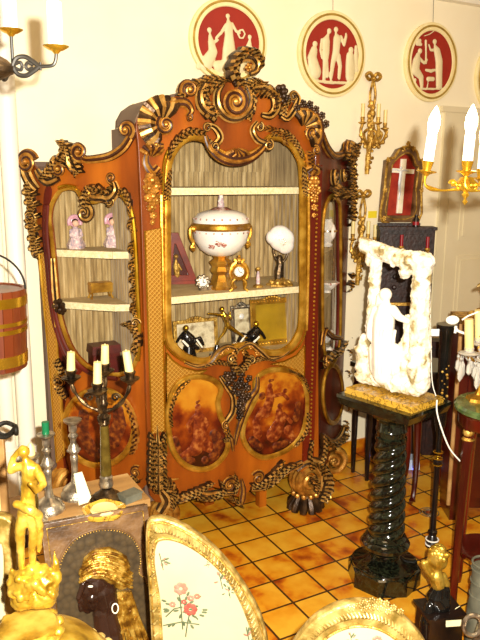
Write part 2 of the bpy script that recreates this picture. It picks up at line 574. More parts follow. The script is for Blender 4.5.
M['nacre'] = mat('mother_of_pearl', ['#e9dfd2', '#f7f1ea', '#e6d2c8'], 6, 0.18, coat=0.8)
M['greybird'] = mat('grey_enamel', ['#c9ccd0', '#dfe2e4'], 6, 0.3)
M['black'] = mat('black_bronze', ['#0a0a0a', '#1c1a18'], 14, 0.22, 0.3, coat=0.4)
M['photo'] = mat('faded_print', ['#b8a47c', '#e0d2aa', '#8a7450'], 18, 0.5)
M['crystal'] = mat('cut_crystal', ['#f2eee2'], 5, 0.05, trans=0.6, coat=0.6)
M['greenmarble'] = mat('green_marble', ['#2c3a1c', '#54683a', '#8a9260'], 14, 0.15, coat=0.5, detail=8)
M['stone'] = mat('grey_stoneware', ['#4a4a3c', '#6e6c5a'], 16, 0.6)
M['plastic'] = mat('white_plastic', ['#f0ecdf'], 5, 0.35)
M['bluebox'] = mat('pale_blue_box', ['#a9bcd8', '#c2d0e4'], 5, 0.5)
M['leather'] = mat('dark_red_leather', ['#3e0c08', '#5e1810'], 20, 0.4)
M['tagred'] = mat('icon_wood', ['#5c1608', '#8a2c10'], 10, 0.35, coat=0.4)
M['bucket'] = mat('bucket_staves', ['#381204', '#562006', '#70340e'], 10, 0.4, stretch=(1, 1, 0.1), coat=0.15)
M['skin_dark'] = mat('dark_patinated_skin', ['#24140d', '#44291d'], 6, 0.25, 0.3, coat=1.0)
M['panelwood'] = mat('carved_brown_frame', ['#46301a', '#684a2a', '#7c5c38'], 14, 0.42, bump=0.3, bscale=50, coat=0.2)
def scale_mat():
    """hammered fish-scale ground"""
    mt, nt, b = newmat('chased_ground'); L = nt.links.new
    tc = N(nt, 'ShaderNodeTexCoord'); vo = N(nt, 'ShaderNodeTexVoronoi', Scale=48.0); L(tc.outputs['Object'], vo.inputs[0])
    L(ramp(nt, vo.outputs['Distance'], [(0.0, '#57462c'), (0.5, '#4c3d26'), (0.85, '#3c301e')]), b.inputs['Base Color'])
    b.inputs['Metallic'].default_value = 0.4; b.inputs['Roughness'].default_value = 0.42
    bp = N(nt, 'ShaderNodeBump', Strength=0.2, Distance=0.004); bp.invert = True
    L(vo.outputs['Distance'], bp.inputs['Height']); L(bp.outputs[0], b.inputs['Normal'])
    return mt
M['chased'] = scale_mat()
def marble_mat(name, base, vein, scale, rough=0.12, lo=0.47, hi=0.53, detail=7):
    mt, nt, b = newmat(name); L = nt.links.new
    tc = N(nt, 'ShaderNodeTexCoord'); nz = N(nt, 'ShaderNodeTexNoise', Scale=scale, Detail=detail, Distortion=1.2)
    L(tc.outputs['Object'], nz.inputs[0])
    L(ramp(nt, nz.outputs[0], [(lo - 0.04, base), ((lo + hi) / 2, vein), (hi + 0.04, base)]), b.inputs['Base Color'])
    b.inputs['Roughness'].default_value = rough; b.inputs['Coat Weight'].default_value = 0.5; b.inputs['Coat Roughness'].default_value = 0.04
    return mt
M['blackmarble'] = marble_mat('black_green_marble', '#080906', '#23281a', 30, 0.1, 0.48, 0.52)
M['siena'] = marble_mat('yellow_siena_marble', '#c79a34', '#5a4014', 26, 0.2, 0.44, 0.49)
M['alabaster'] = mat('white_alabaster', ['#a08c5c', '#ddd2b2', '#f0ead8'], 18, 0.45, bump=0.5, bscale=50, stops=[0.36, 0.44, 0.56], detail=7)
M['smoothalab'] = mat('smooth_alabaster', ['#f0ead8', '#f7f3e6'], 8, 0.35)
M['satincream'] = mat('cream_satin_upholstery', ['#a59a76', '#b0a582'], 5, 0.75)
M['embleaf'] = mat('green_silk_thread', ['#3c4628', '#5c6444'], 60, 0.8)
M['emrose'] = mat('rose_silk_thread', ['#a0583e', '#b47460'], 60, 0.8)
M['embred'] = mat('red_silk_thread', ['#8e3024', '#a04a38'], 60, 0.8)
M['gildwood'] = mat('carved_giltwood', ['#6e5820', '#94783a', '#b89c5a'], 26, 0.42, 0.35, bump=0.25, bscale=90, stops=[0.34, 0.48, 0.62])
def emis(name, col, s):
    mt, nt, b = newmat(name)
    b.inputs['Base Color'].default_value = lin(col); b.inputs['Emission Color'].default_value = lin(col)
    b.inputs['Emission Strength'].default_value = s
    return mt
M['bulb'] = emis('lit_bulb', '#ffe9b0', 9.0)
M['led'] = emis('blue_light', '#7a80ff', 2.0)

# ------------------------------------------------------------------ carving
def P2(pl, pts):
    return [pl.st(x, y) for x, y in pts]
def tube_px(mb, pl, pts, r, d=0.0, n=8, k=4, closed=False, squash=None, rr=None):
    """moulding along a line given in the photograph, standing on a plane; radii in metres"""
    q = smooth_pts([tuple(pl.st(p[0], p[1])) + ((p[2],) if len(p) > 2 else ((r[i] if hasattr(r, '__len__') else r),)) for i, p in enumerate(pts)], k, closed)
    P = [pl.at(a, b, d) for a, b, _ in q]; R = [max(c, 0.0008) for _, _, c in q]
    if max(R) > 0.0135 and squash is None and mb is not None and pl in (globals().get('PC'), globals().get('PLF'), globals().get('PRT')):
        mb.tube(P, R, 14, closed, flute=0.24)
    else:
        mb.tube(P, R, n, closed, squash=squash)
    return mb
def volute(mb, pl, x, y, R, turns=1.8, a0=0.0, cw=1, d=0.01, thick=0.32, rise=0.02, n=8):
    """snail scroll; x, y in the photograph, R in metres on the plane, a0 angle of the outer end"""
    ca, cb = pl.st(x, y)
    steps = int(22 * turns); P = []; W = []
    for i in range(steps + 1):
        t = i / steps
        a = a0 + cw * t * turns * 2 * PI
        r = R * (1 - thick) * (1 - t) ** 0.85 + R * 0.04
        P.append(pl.at(ca + r * math.cos(a), cb + r * math.sin(a), d + rise * t))
        W.append(R * thick * (1.0 - 0.6 * t))
    mb.tube(P, W, 12, flute=0.22)
    mb.ball(pl.at(ca, cb, d + rise), R * thick * 0.75, 8, 6)
    return mb
def leaf(mb, pl, pts, w, d=0.012, lobes=6, curl=0.02, both=True, taper=0.15):
    """acanthus leaf along a line in the photograph; w half width in metres"""
    q = smooth_pts([pl.st(*p) for p in pts], max(7, int(lobes * 6 / (len(pts) - 1))))
    k = len(q); rows = []
    for i, (a, b) in enumerate(q):
        t = i / (k - 1)
        a2, b2 = q[min(i + 1, k - 1)]; a1, b1 = q[max(i - 1, 0)]
        tx, ty = a2 - a1, b2 - b1; Ln = math.hypot(tx, ty) or 1; nx, ny = -ty / Ln, tx / Ln
        env = (math.sin(PI * min(1, 0.18 + 0.82 * t)) ** 0.6) * (1 - t * (1 - taper) * 0.4) + 0.08
        ph = (lobes * t) % 1.0
        ser = 0.55 + 0.45 * (1 - ph) ** 0.6 if t > 0.02 else 0.9
        row = []
        for sft, hh in ((-1.0, -0.012), (-0.85, 0.35), (-0.5, 0.9), (-0.22, 0.55), (0, 1.15), (0.22, 0.55), (0.5, 0.9), (0.85, 0.35), (1.0, -0.012)):
            e = w * env * (ser if abs(sft) > 0.4 else 1.0) * sft
            back = -abs(sft) * w * 0.25
            h = d * (0.35 + hh) * (0.5 + 0.5 * env) * (1 + 0.12 * math.sin(2 * PI * lobes * t)) + curl * t * t if hh > 0 else -0.006
            row.append(pl.at(a + nx * e + tx / Ln * back, b + ny * e + ty / Ln * back, h))
        rows.append(row)
    mb.grid(rows)
    k0 = len(mb.m) - (k - 1) * 8
    for i in range(k - 1):
        for j in range(8):
            c = abs(j - 3.5) - 0.5
            if c < 3 and (lobes * i / (k - 1) * 1.5 + 0.3 * c) % 1.0 < 0.45: mb.m[k0 + i * 8 + j] = 1
    return mb
def shell(mb, pl, x, y, R, a0, a1, ribs=9, d=0.03, squash=1.0):
    """fan of ribs around a point"""
    ca, cb = pl.st(x, y)
    for i in range(ribs):
        a = a0 + (a1 - a0) * i / (ribs - 1)
        mb.tube([pl.at(ca + R * 0.15 * math.cos(a), cb + R * 0.15 * math.sin(a), 0.005),
                 pl.at(ca + R * 0.6 * math.cos(a), cb + R * 0.6 * math.sin(a) * squash, d),
                 pl.at(ca + R * math.cos(a), cb + R * math.sin(a) * squash, d * 0.5)],
                [R * 0.05, R * 0.14, R * 0.13], 7)
        if i % 2:
            for q in range(1, 17): mb.m[-q] = 1
    return mb
def posy(mb, pl, x, y, R, n=6, d=0.015):
    """small carved flower or berry cluster"""
    ca, cb = pl.st(x, y)
    mb.ball(pl.at(ca, cb, d + R * 0.3), R * 0.42, 8, 5)
    for i in range(n):
        a = 2 * PI * i / n + 0.3 * R * 100
        mb.ball(pl.at(ca + R * 0.62 * math.cos(a), cb + R * 0.62 * math.sin(a), d), (R * 0.42, R * 0.42, R * 0.42), 7, 5)
    return mb
def ell(pl, x, y, rx, ry, n=40, rot=0.0):
    """ellipse measured in the photograph, as a loop on the plane"""
    out = []
    for i in range(n):
        a = 2 * PI * i / n
        u, v = rx * math.cos(a), ry * math.sin(a)
        out.append(pl.st(x + u * math.cos(rot) - v * math.sin(rot), y + u * math.sin(rot) + v * math.cos(rot)))
    return out
def capsule(mb, pts):
    """limb through (point, radius) pairs with round ends"""
    for (a, ra), (b, rb) in zip(pts[:-1], pts[1:]):
        mb.tube([a, b], [ra, rb], 10)
    for p, r in pts:
        mb.ball(p, r, 10, 7)
    return mb
def relief(mb, pl, pts, sc, d=0.0, flat=0.5):
    """limb in low relief: pts (x, y, radius in px) in the photograph"""
    u = pl.unit(pts[0][0], pts[0][1]) * sc
    P = [pl.px(p[0], p[1], d) for p in pts]; R = [p[2] * u for p in pts]
    ax = (pl.S, pl.T, pl.N)
    for i in range(len(P)):
        mb.ball(P[i], (R[i], R[i], R[i] * flat), 10, 6, ax)
        if i:
            mb.tube([P[i - 1], P[i]], [R[i - 1], R[i]], 10, squash=(pl.N, flat))
    return mb

M['brightgilt'] = mat('bright_gilding', ['#7c5a10', '#b48e2a', '#d8b850'], 16, 0.34, 0.7, bump=0.2, bscale=40, stops=[0.3, 0.45, 0.62])
M['turban'] = mat('gilt_turban', ['#704810', '#ac7e26', '#d8b454'], 34, 0.34, 0.6, bump=0.5, bscale=80, stops=[0.36, 0.5, 0.62])
# ------------------------------------------------------------------ the room
WV = 3.82
WALL = PL((0, WV, 0), (1, 0, 0), (0, -1, 0))
mb = MB(); mb.box((2.5, 1.5, -0.05), (11, 9, 0.1)); struct(mb, 'floor', M['tiles'], 0)
mb = MB(); mb.box((2.5, WV + 0.06, 1.65), (11, 0.12, 3.3)); struct(mb, 'wall_back', M['wall'], 0)
mb = MB(); mb.box((2.5, 1.5, 3.31), (11, 9, 0.06)); struct(mb, 'ceiling', M['ceiling'], 0)
# cornice: its front lip is what shows at the top right
mb = MB(); mb.box((2.5, WV - 0.03, 3.235), (11, 0.06, 0.09)); mb.box((2.5, WV - 0.05, 3.262), (11, 0.10, 0.035)); struct(mb, 'trim_1', M['white'])
mb = MB(); mb.box((2.9, WV - 0.008, 0.05), (4.2, 0.016, 0.10)); struct(mb, 'baseboard_back', M['tiles'])
# panelled door in the right-hand part of the wall
mb = MB()
x0 = WALL.st(443, 120)[0] + 0.03
mb.slab(WALL, x0 - 0.03, x0 + 0.95, 0, 2.46, 0, 0.022)
mb.slab(WALL, x0 - 0.07, x0 + 1.0, 2.46, 2.50, 0, 0.035)
struct(mb, 'trim_2', M['door'])
mb = MB()
mb.slab(WALL, x0 + 0.05, x0 + 0.86, 0.02, 2.36, 0.0, 0.03)
for b0, b1 in ((0.15, 0.7), (0.82, 1.42), (1.54, 2.22)):
    for a0, a1 in ((0.12, 0.42), (0.49, 0.79)):
        mb.slab(WALL, x0 + a0 + .05, x0 + a1 + .05, b0, b1, 0.03, 0.037)
        mb.slab(WALL, x0 + a0 + .08, x0 + a1 + .02, b0 + 0.03, b1 - 0.03, 0.037, 0.045)
struct(mb, 'door_1', M['door'])
# white pipes in the left corner
def pipe(name, x, y, r, v, label):
    p = PL((0, v, 0), (1, 0, 0), (0, -1, 0)).st(x, y)
    mb = MB(); mb.cyl((p[0], v, 0.0), (p[0], v, 3.28), r, 20)
    for z in (0.5, 2.75):
        mb.cyl((p[0], v, z), (p[0], v, z + 0.03), r * 1.12, 20)
    return solo(mb, name, M['white'], label, 'pipe')
pipe('wall_pipe', 12.5, 200, 0.047, 3.74, 'tall white painted pipe running up the wall just left of the cabinet')
pipe('wall_pipe', -8, 200, 0.040, 3.74, 'thinner white pipe at the left edge, partly behind the hanging bucket')
# ------------------------------------------------------------------ display cabinet
CV = 3.22
PC = PL((0, CV, 0), (1, 0, 0), (0, -1, 0))
A1, B1 = V((1.21, 3.25, 0)), V((0.805, 3.69, 0))       # left wing, inner and outer end
A2, B2 = V((2.262, 3.25, 0)), V((2.74, 3.66, 0))
def side(o, e):
    s = (e - o).normalized(); n = V((s.y, -s.x, 0))
    if n.y > 0: n = -n
    return PL(o, s, n)
PLF = side(B1, A1)
PRT = side(A2, B2)
cab = thing('display_cabinet', 'huge carved rococo vitrine of orange satinwood with gilt mouldings and painted lower doors', 'cabinet', (1.765, 3.45, 0))

def sm(pl, pts, k=4):
    return smooth_pts(P2(pl, pts), k, True)
# --- carcass
FOOT = [(0.815, 3.76), (0.815, 3.71), (1.21, 3.28), (2.26, 3.28), (2.725, 3.68), (2.725, 3.76)]
GR = PL((0, 0, 0), (1, 0, 0), (0, 0, 1), (0, 1, 0))
mb = MB()
mb.prism(FOOT, GR, 0.27, 0.34)
mb.box((1.77, 3.765, 1.2), (1.90, 0.02, 1.75))
mb.box((0.825, 3.735, 1.18), (0.02, 0.06, 1.70)); mb.box((2.715, 3.72, 1.18), (0.02, 0.08, 1.70))
for x in (1.215, 2.275):
    mb.box((x, 3.52, 1.16), (0.018, 0.49, 1.71))
for x in (1.255, 2.245):
    mb.box((x, 3.54, 2.10), (0.012, 0.47, 0.30))
# rounded top of the middle section, running back to the wall
arc = []
for i in range(13):
    a = PI * i / 12
    arc.append((1.77 - 0.50 * math.copysign(abs(math.cos(a)) ** 0.6, math.cos(a)), 2.18 + 0.25 * math.sin(a) ** 0.55))
arc = arc[::-1]
mb.prism(arc, PL((0, 3.24, 0), (1, 0, 0), (0, -1, 0)), -0.555, -0.535)
PB = PL((0, 3.24, 0), (1, 0, 0), (0, -1, 0))
inner = [(1.77 + (a - 1.77) * 0.965, 2.18 + (b - 2.18) * 0.92) for a, b in arc]
n = len(arc); vs_ = []
for lp, d in ((arc, 0), (arc, -0.55), (inner, -0.55), (inner, 0)):
    vs_ += [PB.at(a, b, d) for a, b in lp]
fs = [(k * n + i, k * n + i + 1, ((k + 1) % 4) * n + i + 1, ((k + 1) % 4) * n + i) for k in range(4) for i in range(n - 1)]
mb.add(vs_, fs)
build(mb, 'carcass', M['carcass'], cab)
# wing tops: boards behind the curved crest
mb = MB()
mb.prism([(0.82, 3.76), (0.82, 3.72), (1.20, 3.30), (1.20, 3.76)], GR, 2.035, 2.05)
mb.prism([(2.72, 3.76), (2.72, 3.69), (2.30, 3.33), (2.30, 3.76)], GR, 2.035, 2.05)
build_split(mb, 'wing_top', M['carcass'], cab)
# lining: pleated silk, real pleats
def pleats(mb, x0, x1, v, z0, z1, amp=0.006, pitch=0.032):
    rows = []
    k = int((x1 - x0) / pitch * 6)
    for z in (z0, z1):
        rows.append([V((x0 + (x1 - x0) * i / k, v - amp * math.sin(2 * PI * i / 6) - amp, z)) for i in range(k + 1)])
    mb.grid(rows)
mb = MB()
pleats(mb, 1.23, 2.265, 3.745, 0.95, 2.03); pleats(mb, 1.30, 2.24, 3.745, 2.03, 2.24); pleats(mb, 1.36, 2.18, 3.745, 2.24, 2.39)
build(mb, 'silk_lining', M['lining'], cab, smooth=80)
mb = MB()
pleats(mb, 0.82, 1.205, 3.745, 0.82, 2.03); pleats(mb, 2.29, 2.71, 3.745, 0.82, 2.03)
build(mb, 'silk_lining', M['lining'], cab, smooth=80)
mb = MB()
for x, s in ((1.227, 1), (2.263, -1), (1.203, -1), (2.287, 1)):
    rows = [[V((x + s * 0.003 * math.sin(i * 1.05), 3.30 + 0.43 * i / 60, z)) for i in range(61)] for z in (0.84, 2.01)]
    mb.grid(rows)
build(mb, 'silk_lining', M['lining'], cab, smooth=80)
mb = MB()
for x in (0.838, 2.703):
    mb.grid([[V((x, 3.69 + 0.05 * i / 8, z)) for i in range(9)] for z in (0.84, 2.03)])
for x in (1.265, 2.236):
    mb.grid([[V((x, 3.31 + 0.43 * i / 20, z)) for i in range(21)] for z in (1.95, 2.26)])
build_split(mb, 'silk_lining', M['lining'], cab)
# --- shelves
CSH = [(1.235, 3.735), (1.235, 3.29), (2.26, 3.29), (2.26, 3.735)]
def shelf(poly, z, front, th=0.02):
    mb = MB(); mb.prism(poly, GR, z - th, z)
    o = build(mb, 'shelf', M['shelf'], cab)
    mb = MB()
    P = [V((x, y, z - th / 2 - 0.006)) for x, y in front]
    for a, b in zip(P[:-1], P[1:]):
        s = (b - a).normalized(); nn = V((s.y, -s.x, 0))
        if nn.y > 0: nn = -nn
        pl = PL(a, s, nn); mb.slab(pl, 0, (b - a).length, -0.018, 0.018, 0.0, 0.006)
    build(mb, 'lace_edging', M['shelf_edge'], o)
SH_C = [1.0, 1.385, 1.945]
for z in SH_C[1:]:
    shelf(CSH, z, [(1.235, 3.288), (2.26, 3.288)])
mb = MB(); mb.prism(CSH, GR, 0.955, 0.985); build_split(mb, 'display_floor', M['shelf'], cab)
def wing_shelf(z, left):
    f = lambda x: x if left else 3.54 - x
    fr = [(0.845, 3.70), (0.90, 3.64), (1.0, 3.54), (1.12, 3.43), (1.195, 3.40)] if left else [(0.845, 3.70), (0.95, 3.60), (1.06, 3.50), (1.16, 3.42), (1.245, 3.38)]
    poly = [(0.83, 3.735)] + fr + [(fr[-1][0], 3.735)]
    shelf([(f(x), y) for x, y in poly], z, [(f(x), y - 0.002) for x, y in fr])
PSH = PL(V((1.0, 3.5, 0)), PLF.S, PLF.N)
ZW = [PSH.st(90, 252)[1], PSH.st(95, 305)[1]]
for z in ZW:
    wing_shelf(z, True)
ZR = [PL(V((2.5, 3.52, 0)), PRT.S, PRT.N).st(331, y)[1] for y in (245, 289, 336)]
for z in ZR:
    wing_shelf(z, False)
mb = MB()
for left in (True, False):
    f = (lambda x: x) if left else (lambda x: 3.54 - x)
    mb.prism([(f(x), y) for x, y in ([(0.83, 3.735), (0.83, 3.72), (1.2, 3.31), (1.2, 3.735)] if left else [(0.83, 3.735), (0.83, 3.71), (1.24, 3.34), (1.24, 3.735)])], GR, 0.80, 0.83)
build_split(mb, 'display_floor', M['shelf'], cab)

# --- facade boards
C_OUT = [(151, 496), (148, 430), (145, 330), (142, 220), (139, 150), (137, 122), (147, 106), (165, 99), (186, 95), (205, 90), (222, 84), (240, 80), (258, 86), (276, 93), (298, 106), (314, 122), (319, 145), (319, 200), (318, 330), (318, 470), (312, 474), (296, 470), (283, 470), (268, 478), (252, 488), (240, 497), (222, 489), (205, 486), (190, 492), (175, 500)]
C_HOLE = [(168, 330), (167, 260), (167, 200), (168, 165), (177, 146), (190, 137), (205, 139), (213, 149), (235, 158), (260, 150), (269, 138), (284, 139), (297, 153), (302, 175), (302, 250), (302, 315), (297, 338), (284, 351), (264, 352), (250, 345), (235, 347), (222, 353), (205, 361), (188, 358), (174, 347)]
plate([sm(PC, C_OUT), sm(PC, C_HOLE)], PC, -0.03, 0.03, 'facade_board', M['satin'], cab, 0.002)
L_OUT = [(62, 490), (56, 430), (46, 320), (38, 240), (30, 185), (27, 158), (36, 168), (45, 178), (60, 170), (78, 162), (100, 159), (120, 150), (135, 134), (141, 150), (143, 250), (147, 380), (150, 480), (110, 492)]
L_HOLE = [(52, 235), (50, 218), (53, 203), (62, 190), (76, 189), (85, 201), (98, 201), (113, 193), (124, 197), (131, 212), (134, 240), (136, 290), (138, 330), (137, 358), (128, 372), (108, 374), (88, 366), (73, 350), (63, 325), (58, 300), (55, 265)]
plate([sm(PLF, L_OUT, 3), sm(PLF, L_HOLE)], PLF, -0.025, 0.025, 'facade_board', M['satin'], cab, 0.002)
R_OUT = [(316.5, 128), (321, 141), (330, 156), (341, 157), (350, 150), (350, 200), (348, 300), (345, 400), (338, 455), (328, 462), (317, 465), (316, 300)]
R_HOLE = [(322, 330), (321.5, 260), (322, 225), (325, 205), (331, 196), (337, 200), (339.5, 216), (340, 300), (338.5, 345), (332, 364), (325, 356)]
plate([sm(PRT, R_OUT, 3), sm(PRT, R_HOLE)], PRT, -0.025, 0.025, 'facade_board', M['dkwood'], cab, 0.002)
# --- glass
for pl, hole, d in ((PC, C_HOLE, -0.018), (PLF, L_HOLE, -0.016), (PRT, R_HOLE, -0.016)):
    c = P2(pl, hole); cx = sum(p[0] for p in c) / len(c); cy = sum(p[1] for p in c) / len(c)
    lp = smooth_pts([(cx + (a - cx) * 1.015, cy + (b - cy) * 1.015) for a, b in c], 3, True)
    plate([lp], pl, d, 0.004, 'glass_pane', M['glass'], cab)
# --- gilt mouldings round the glass
def frame(pl, loop, r, name, m_, d=0.006, k=4, parent=cab, sq=0.7, n=8):
    mb = MB(); P = [pl.at(a, b, d) for a, b in sm(pl, loop, k)]
    mb.tube(P, r, n, True, squash=(pl.N, sq)); return build(mb, name, m_, parent)
frame(PC, C_HOLE, 0.021, 'door_moulding', M['gold'])
# thinner inner line, a little inside the opening
def shrink(loop, f):
    cx = sum(p[0] for p in loop) / len(loop); cy = sum(p[1] for p in loop) / len(loop)
    return [(cx + (x - cx) * f, cy + (y - cy) * f) for x, y in loop]
mb = MB()
mb.tube([PC.at(a, b, 0.0) for a, b in sm(PC, [(x + (2.5 if x < 235 else -2.5), y + (2 if y < 250 else -2)) for x, y in C_HOLE], 4)], 0.006, 6, True)
mb.tube([PC.at(a, b, 0.004) for a, b in sm(PC, [(x + (-4.5 if x < 235 else 4.5), y + (-3 if y < 250 else 3)) for x, y in C_HOLE], 4)], 0.007, 6, True)
build(mb, 'moulding_bead', M['brass'], cab)
frame(PLF, L_HOLE, 0.012, 'door_moulding', M['gold'])
frame(PRT, R_HOLE, 0.016, 'door_moulding', M['gold'])

# dark walnut stile down the outer side of the left wing
plate([smooth_pts(P2(PLF, [(47, 186), (52, 190), (50, 205), (48, 222), (49, 240), (52, 268), (55, 300), (60, 326), (70, 350), (84, 366), (78, 376), (72, 385), (66, 400), (62, 430), (66, 460), (72, 478), (67, 482), (62, 440), (56, 360), (50, 280), (44, 210)]), 3, True)], PLF, 0.0, 0.006, 'walnut_stile', M['dkwood'], cab, 0.001)
mb = MB(); tube_px(mb, PLF, [(49, 205), (48, 232), (51, 265), (54, 298), (59, 324), (68, 348), (82, 366), (98, 375), (118, 378)], 0.0134, 0.012, 10)
tube_px(mb, PLF, [(46, 205), (45, 232), (48, 265), (51, 298), (56, 326), (65, 352), (78, 371)], 0.012, 0.008, 10)
build_split(mb, 'walnut_moulding', M['dkwood'], cab)
mb = MB(); tube_px(mb, PLF, [(123, 194), (132, 210), (136, 240), (138.5, 290), (140.5, 330), (139, 360)], 0.0134, 0.012, 10); tube_px(mb, PLF, [(60, 188), (68, 186), (78, 188)], 0.012, 0.01)
build_split(mb, 'gilt_moulding', M['brass'], cab)
# --- pilasters with gilt trellis
def strip(pl, pts, d0, d1, name, m_, bead=0.004, parent=cab):
    o = plate([P2(pl, pts)], pl, d0, d1 - d0, name, m_, parent, 0.001)
    mb = MB(); mb.tube([pl.at(a, b, d1) for a, b in P2(pl, pts)], bead, 6, True)
    build(mb, 'bead_edging', M['brass'], o)
strip(PC, [(144, 231), (160, 228), (164, 430), (151, 433)], 0.0, 0.014, 'trellis_panel', M['lattice'])
strip(PLF, [(42, 252), (50, 248), (66, 455), (58, 462)], 0.0, 0.012, 'trellis_panel', M['lattice'])
mb = MB()   # plain red pilaster on the right with a beaded string
mb.slab(PC, PC.st(306, 300)[0], PC.st(317, 300)[0], PC.st(315, 462)[1], PC.st(315, 165)[1], 0.0, 0.014)
o = build(mb, 'pilaster', M['dkwood'], cab)
mb = MB()
z1 = PC.st(315, 165)[1]; z0 = PC.st(315, 452)[1]; a = PC.st(311, 300)[0]
for i in range(70):
    mb.ball(PC.at(a + 0.012, z0 + (z1 - z0) * i / 69, 0.016), 0.007, 6, 4)
build(mb, 'bead_string', M['gold'], o)
mb = MB()   # outer gilt roll on the left wing
tube_px(mb, PLF, [(33, 195), (39, 252), (49, 350), (58, 455)], 0.010, 0.0)
tube_px(mb, PLF, [(50, 250), (57, 330), (67, 452)], 0.007, 0.012)
build_split(mb, 'gilt_roll', M['gold'], cab)
# left edge strip of the door stile (gold, beside the glass)
mb = MB()
tube_px(mb, PC, [(161, 195), (162, 260), (163, 340)], 0.012, 0.004)
tube_px(mb, PC, [(308, 180), (308, 250), (306, 330)], 0.012, 0.004)
build_split(mb, 'gilt_roll', M['gold'], cab)

# --- gilt trellis spandrels below the glass
strip(PC, [(166, 352), (172, 360), (182, 367), (196, 371), (206, 370), (200, 374), (185, 379), (173, 390), (166, 402)], 0.0, 0.006, 'trellis_spandrel', M['lattice'], 0.005)
strip(PC, [(304, 345), (296, 355), (284, 361), (270, 364), (283, 366), (296, 370), (304, 382)], 0.0, 0.006, 'trellis_spandrel', M['lattice'], 0.005)

# --- painted ovals
OV_L = [(181, 380), (196, 376), (211, 379), (220, 388), (217, 402), (220, 416), (227, 432), (226, 450), (215, 464), (201, 469), (185, 465), (173, 451), (168, 430), (168, 408), (172, 391)]
OV_R = [(263, 372), (280, 369), (295, 373), (304, 385), (306, 405), (303, 428), (294, 443), (279, 453), (262, 457), (249, 450), (242, 436), (244, 420), (251, 406), (256, 394), (254, 382)]
def painted(pl, loop, seed, name='painted_panel'):
    c = P2(pl, loop); cx = sum(p[0] for p in c) / len(c); cz = sum(p[1] for p in c) / len(c)
    ctr = pl.at(cx, cz) - V((1.765, 3.45, 0))
    o = plate([smooth_pts(c, 4, True)], pl, 0.0, 0.006, name, painting_mat('amber_painting', seed, ctr), cab, 0.001)
    return o
pL = painted(PC, OV_L, 0); pR = painted(PC, OV_R, 2)
def oval_frame(pl, loop, r=0.017):
    return frame(pl, loop, r, 'oval_moulding', M['gold'], 0.01)
oval_frame(PC, OV_L); oval_frame(PC, OV_R)
def paint_fig(pl, parts, parent, d=0.006, m_='figpaint'):
    mb = MB()
    for pts in parts:
        relief(mb, pl, pts, 1.0, d, 0.12)
    build_split(mb, 'painted_figure', M[m_], parent)
# seated lady, left oval
paint_fig(PC, [[(198, 407, 3.2)], [(197, 411, 2.0), (198, 416, 4.6), (199, 427, 6.0), (200, 440, 8.5), (196, 449, 7.5)], [(202, 416, 2.4), (208, 424, 2.0), (205, 430, 1.8)],
               [(194, 417, 2.2), (188, 425, 2.0), (190, 432, 1.6)], [(204, 444, 6), (213, 450, 4.5)], [(190, 452, 5), (182, 456, 3)]], pL)
paint_fig(PC, [[(186, 459, 4), (192, 461, 3.5)], [(214, 434, 5), (219, 441, 6), (214, 455, 6)], [(175, 440, 4), (178, 452, 4)], [(205, 460, 4)], [(197, 402.5, 1.6), (199, 401, 1)]], pL, m_='lead')
# two figures, right oval
paint_fig(PC, [[(270, 386, 3.0)], [(270, 390, 3), (270, 400, 5), (266, 412, 6)], [(274, 396, 2), (283, 394, 2), (288, 399, 1.8)], [(285, 391, 2.6)],
               [(280, 406, 3.0)], [(279, 411, 3.5), (280, 422, 6.5), (274, 434, 8.5)], [(284, 414, 2), (291, 422, 2)], [(262, 410, 3), (256, 422, 4), (258, 434, 5)], [(288, 430, 5), (292, 436, 3)]], pR)
paint_fig(PC, [[(252, 440, 4), (260, 447, 4)], [(296, 418, 4), (298, 404, 3)], [(270, 381, 1.8), (273, 380, 1.2)], [(276, 446, 4), (286, 443, 4)], [(262, 396, 4)]], pR, m_='lead')
# wing ovals
OW_L = [(100 + 35 * math.cos(2 * PI * i / 16), 427 + 38 * math.sin(2 * PI * i / 16)) for i in range(16)]
oL = painted(PLF, OW_L, 3); oval_frame(PLF, OW_L, 0.018)
paint_fig(PLF, [[(118, 410, 6), (120, 424, 7), (112, 440, 9)], [(84, 415, 6), (82, 432, 7), (92, 450, 7)], [(100, 455, 7)]], oL, m_='lead')
OW_R = [(331.5 + 10 * math.cos(2 * PI * i / 16), 394 + 29 * math.sin(2 * PI * i / 16)) for i in range(16)]
o = plate([sm(PRT, OW_R)], PRT, 0.0, 0.006, 'painted_panel', M['dkwood'], cab, 0.001)
oval_frame(PRT, OW_R, 0.018)
# string lines on the lower case
mb = MB()
tube_px(mb, PC, [(166, 372), (166, 420), (167, 452)], 0.004, 0.001, 6)
tube_px(mb, PC, [(166, 344), (165, 372)], 0.004, 0.001, 6)
tube_px(mb, PC, [(307, 350), (307, 400), (306, 450)], 0.004, 0.001, 6)
build_split(mb, 'string_line', M['brass'], cab)

# --- crest carving, middle section
c1, c2 = MB(), MB()      # c1 dark bronzed, c2 parcel gilt
# left shell scroll
tube_px(c2, PC, [(186, 117, .012), (190, 111, .018), (184, 103, .024), (172, 103, .026), (159, 105, .028), (150, 113, .028), (146, 124, .028), (147, 136, .025), (152, 145, .022), (162, 146, .016)], 0, 0.012, 9)
shell(c1, PC, 162, 124, 0.13, 0.9, 4.3, 15, 0.03)
volute(c2, PC, 163, 125, 0.055, 1.9, 2.2, 1, 0.02)
volute(c2, PC, 187, 118, 0.026, 1.3, 1.2, -1, 0.02)
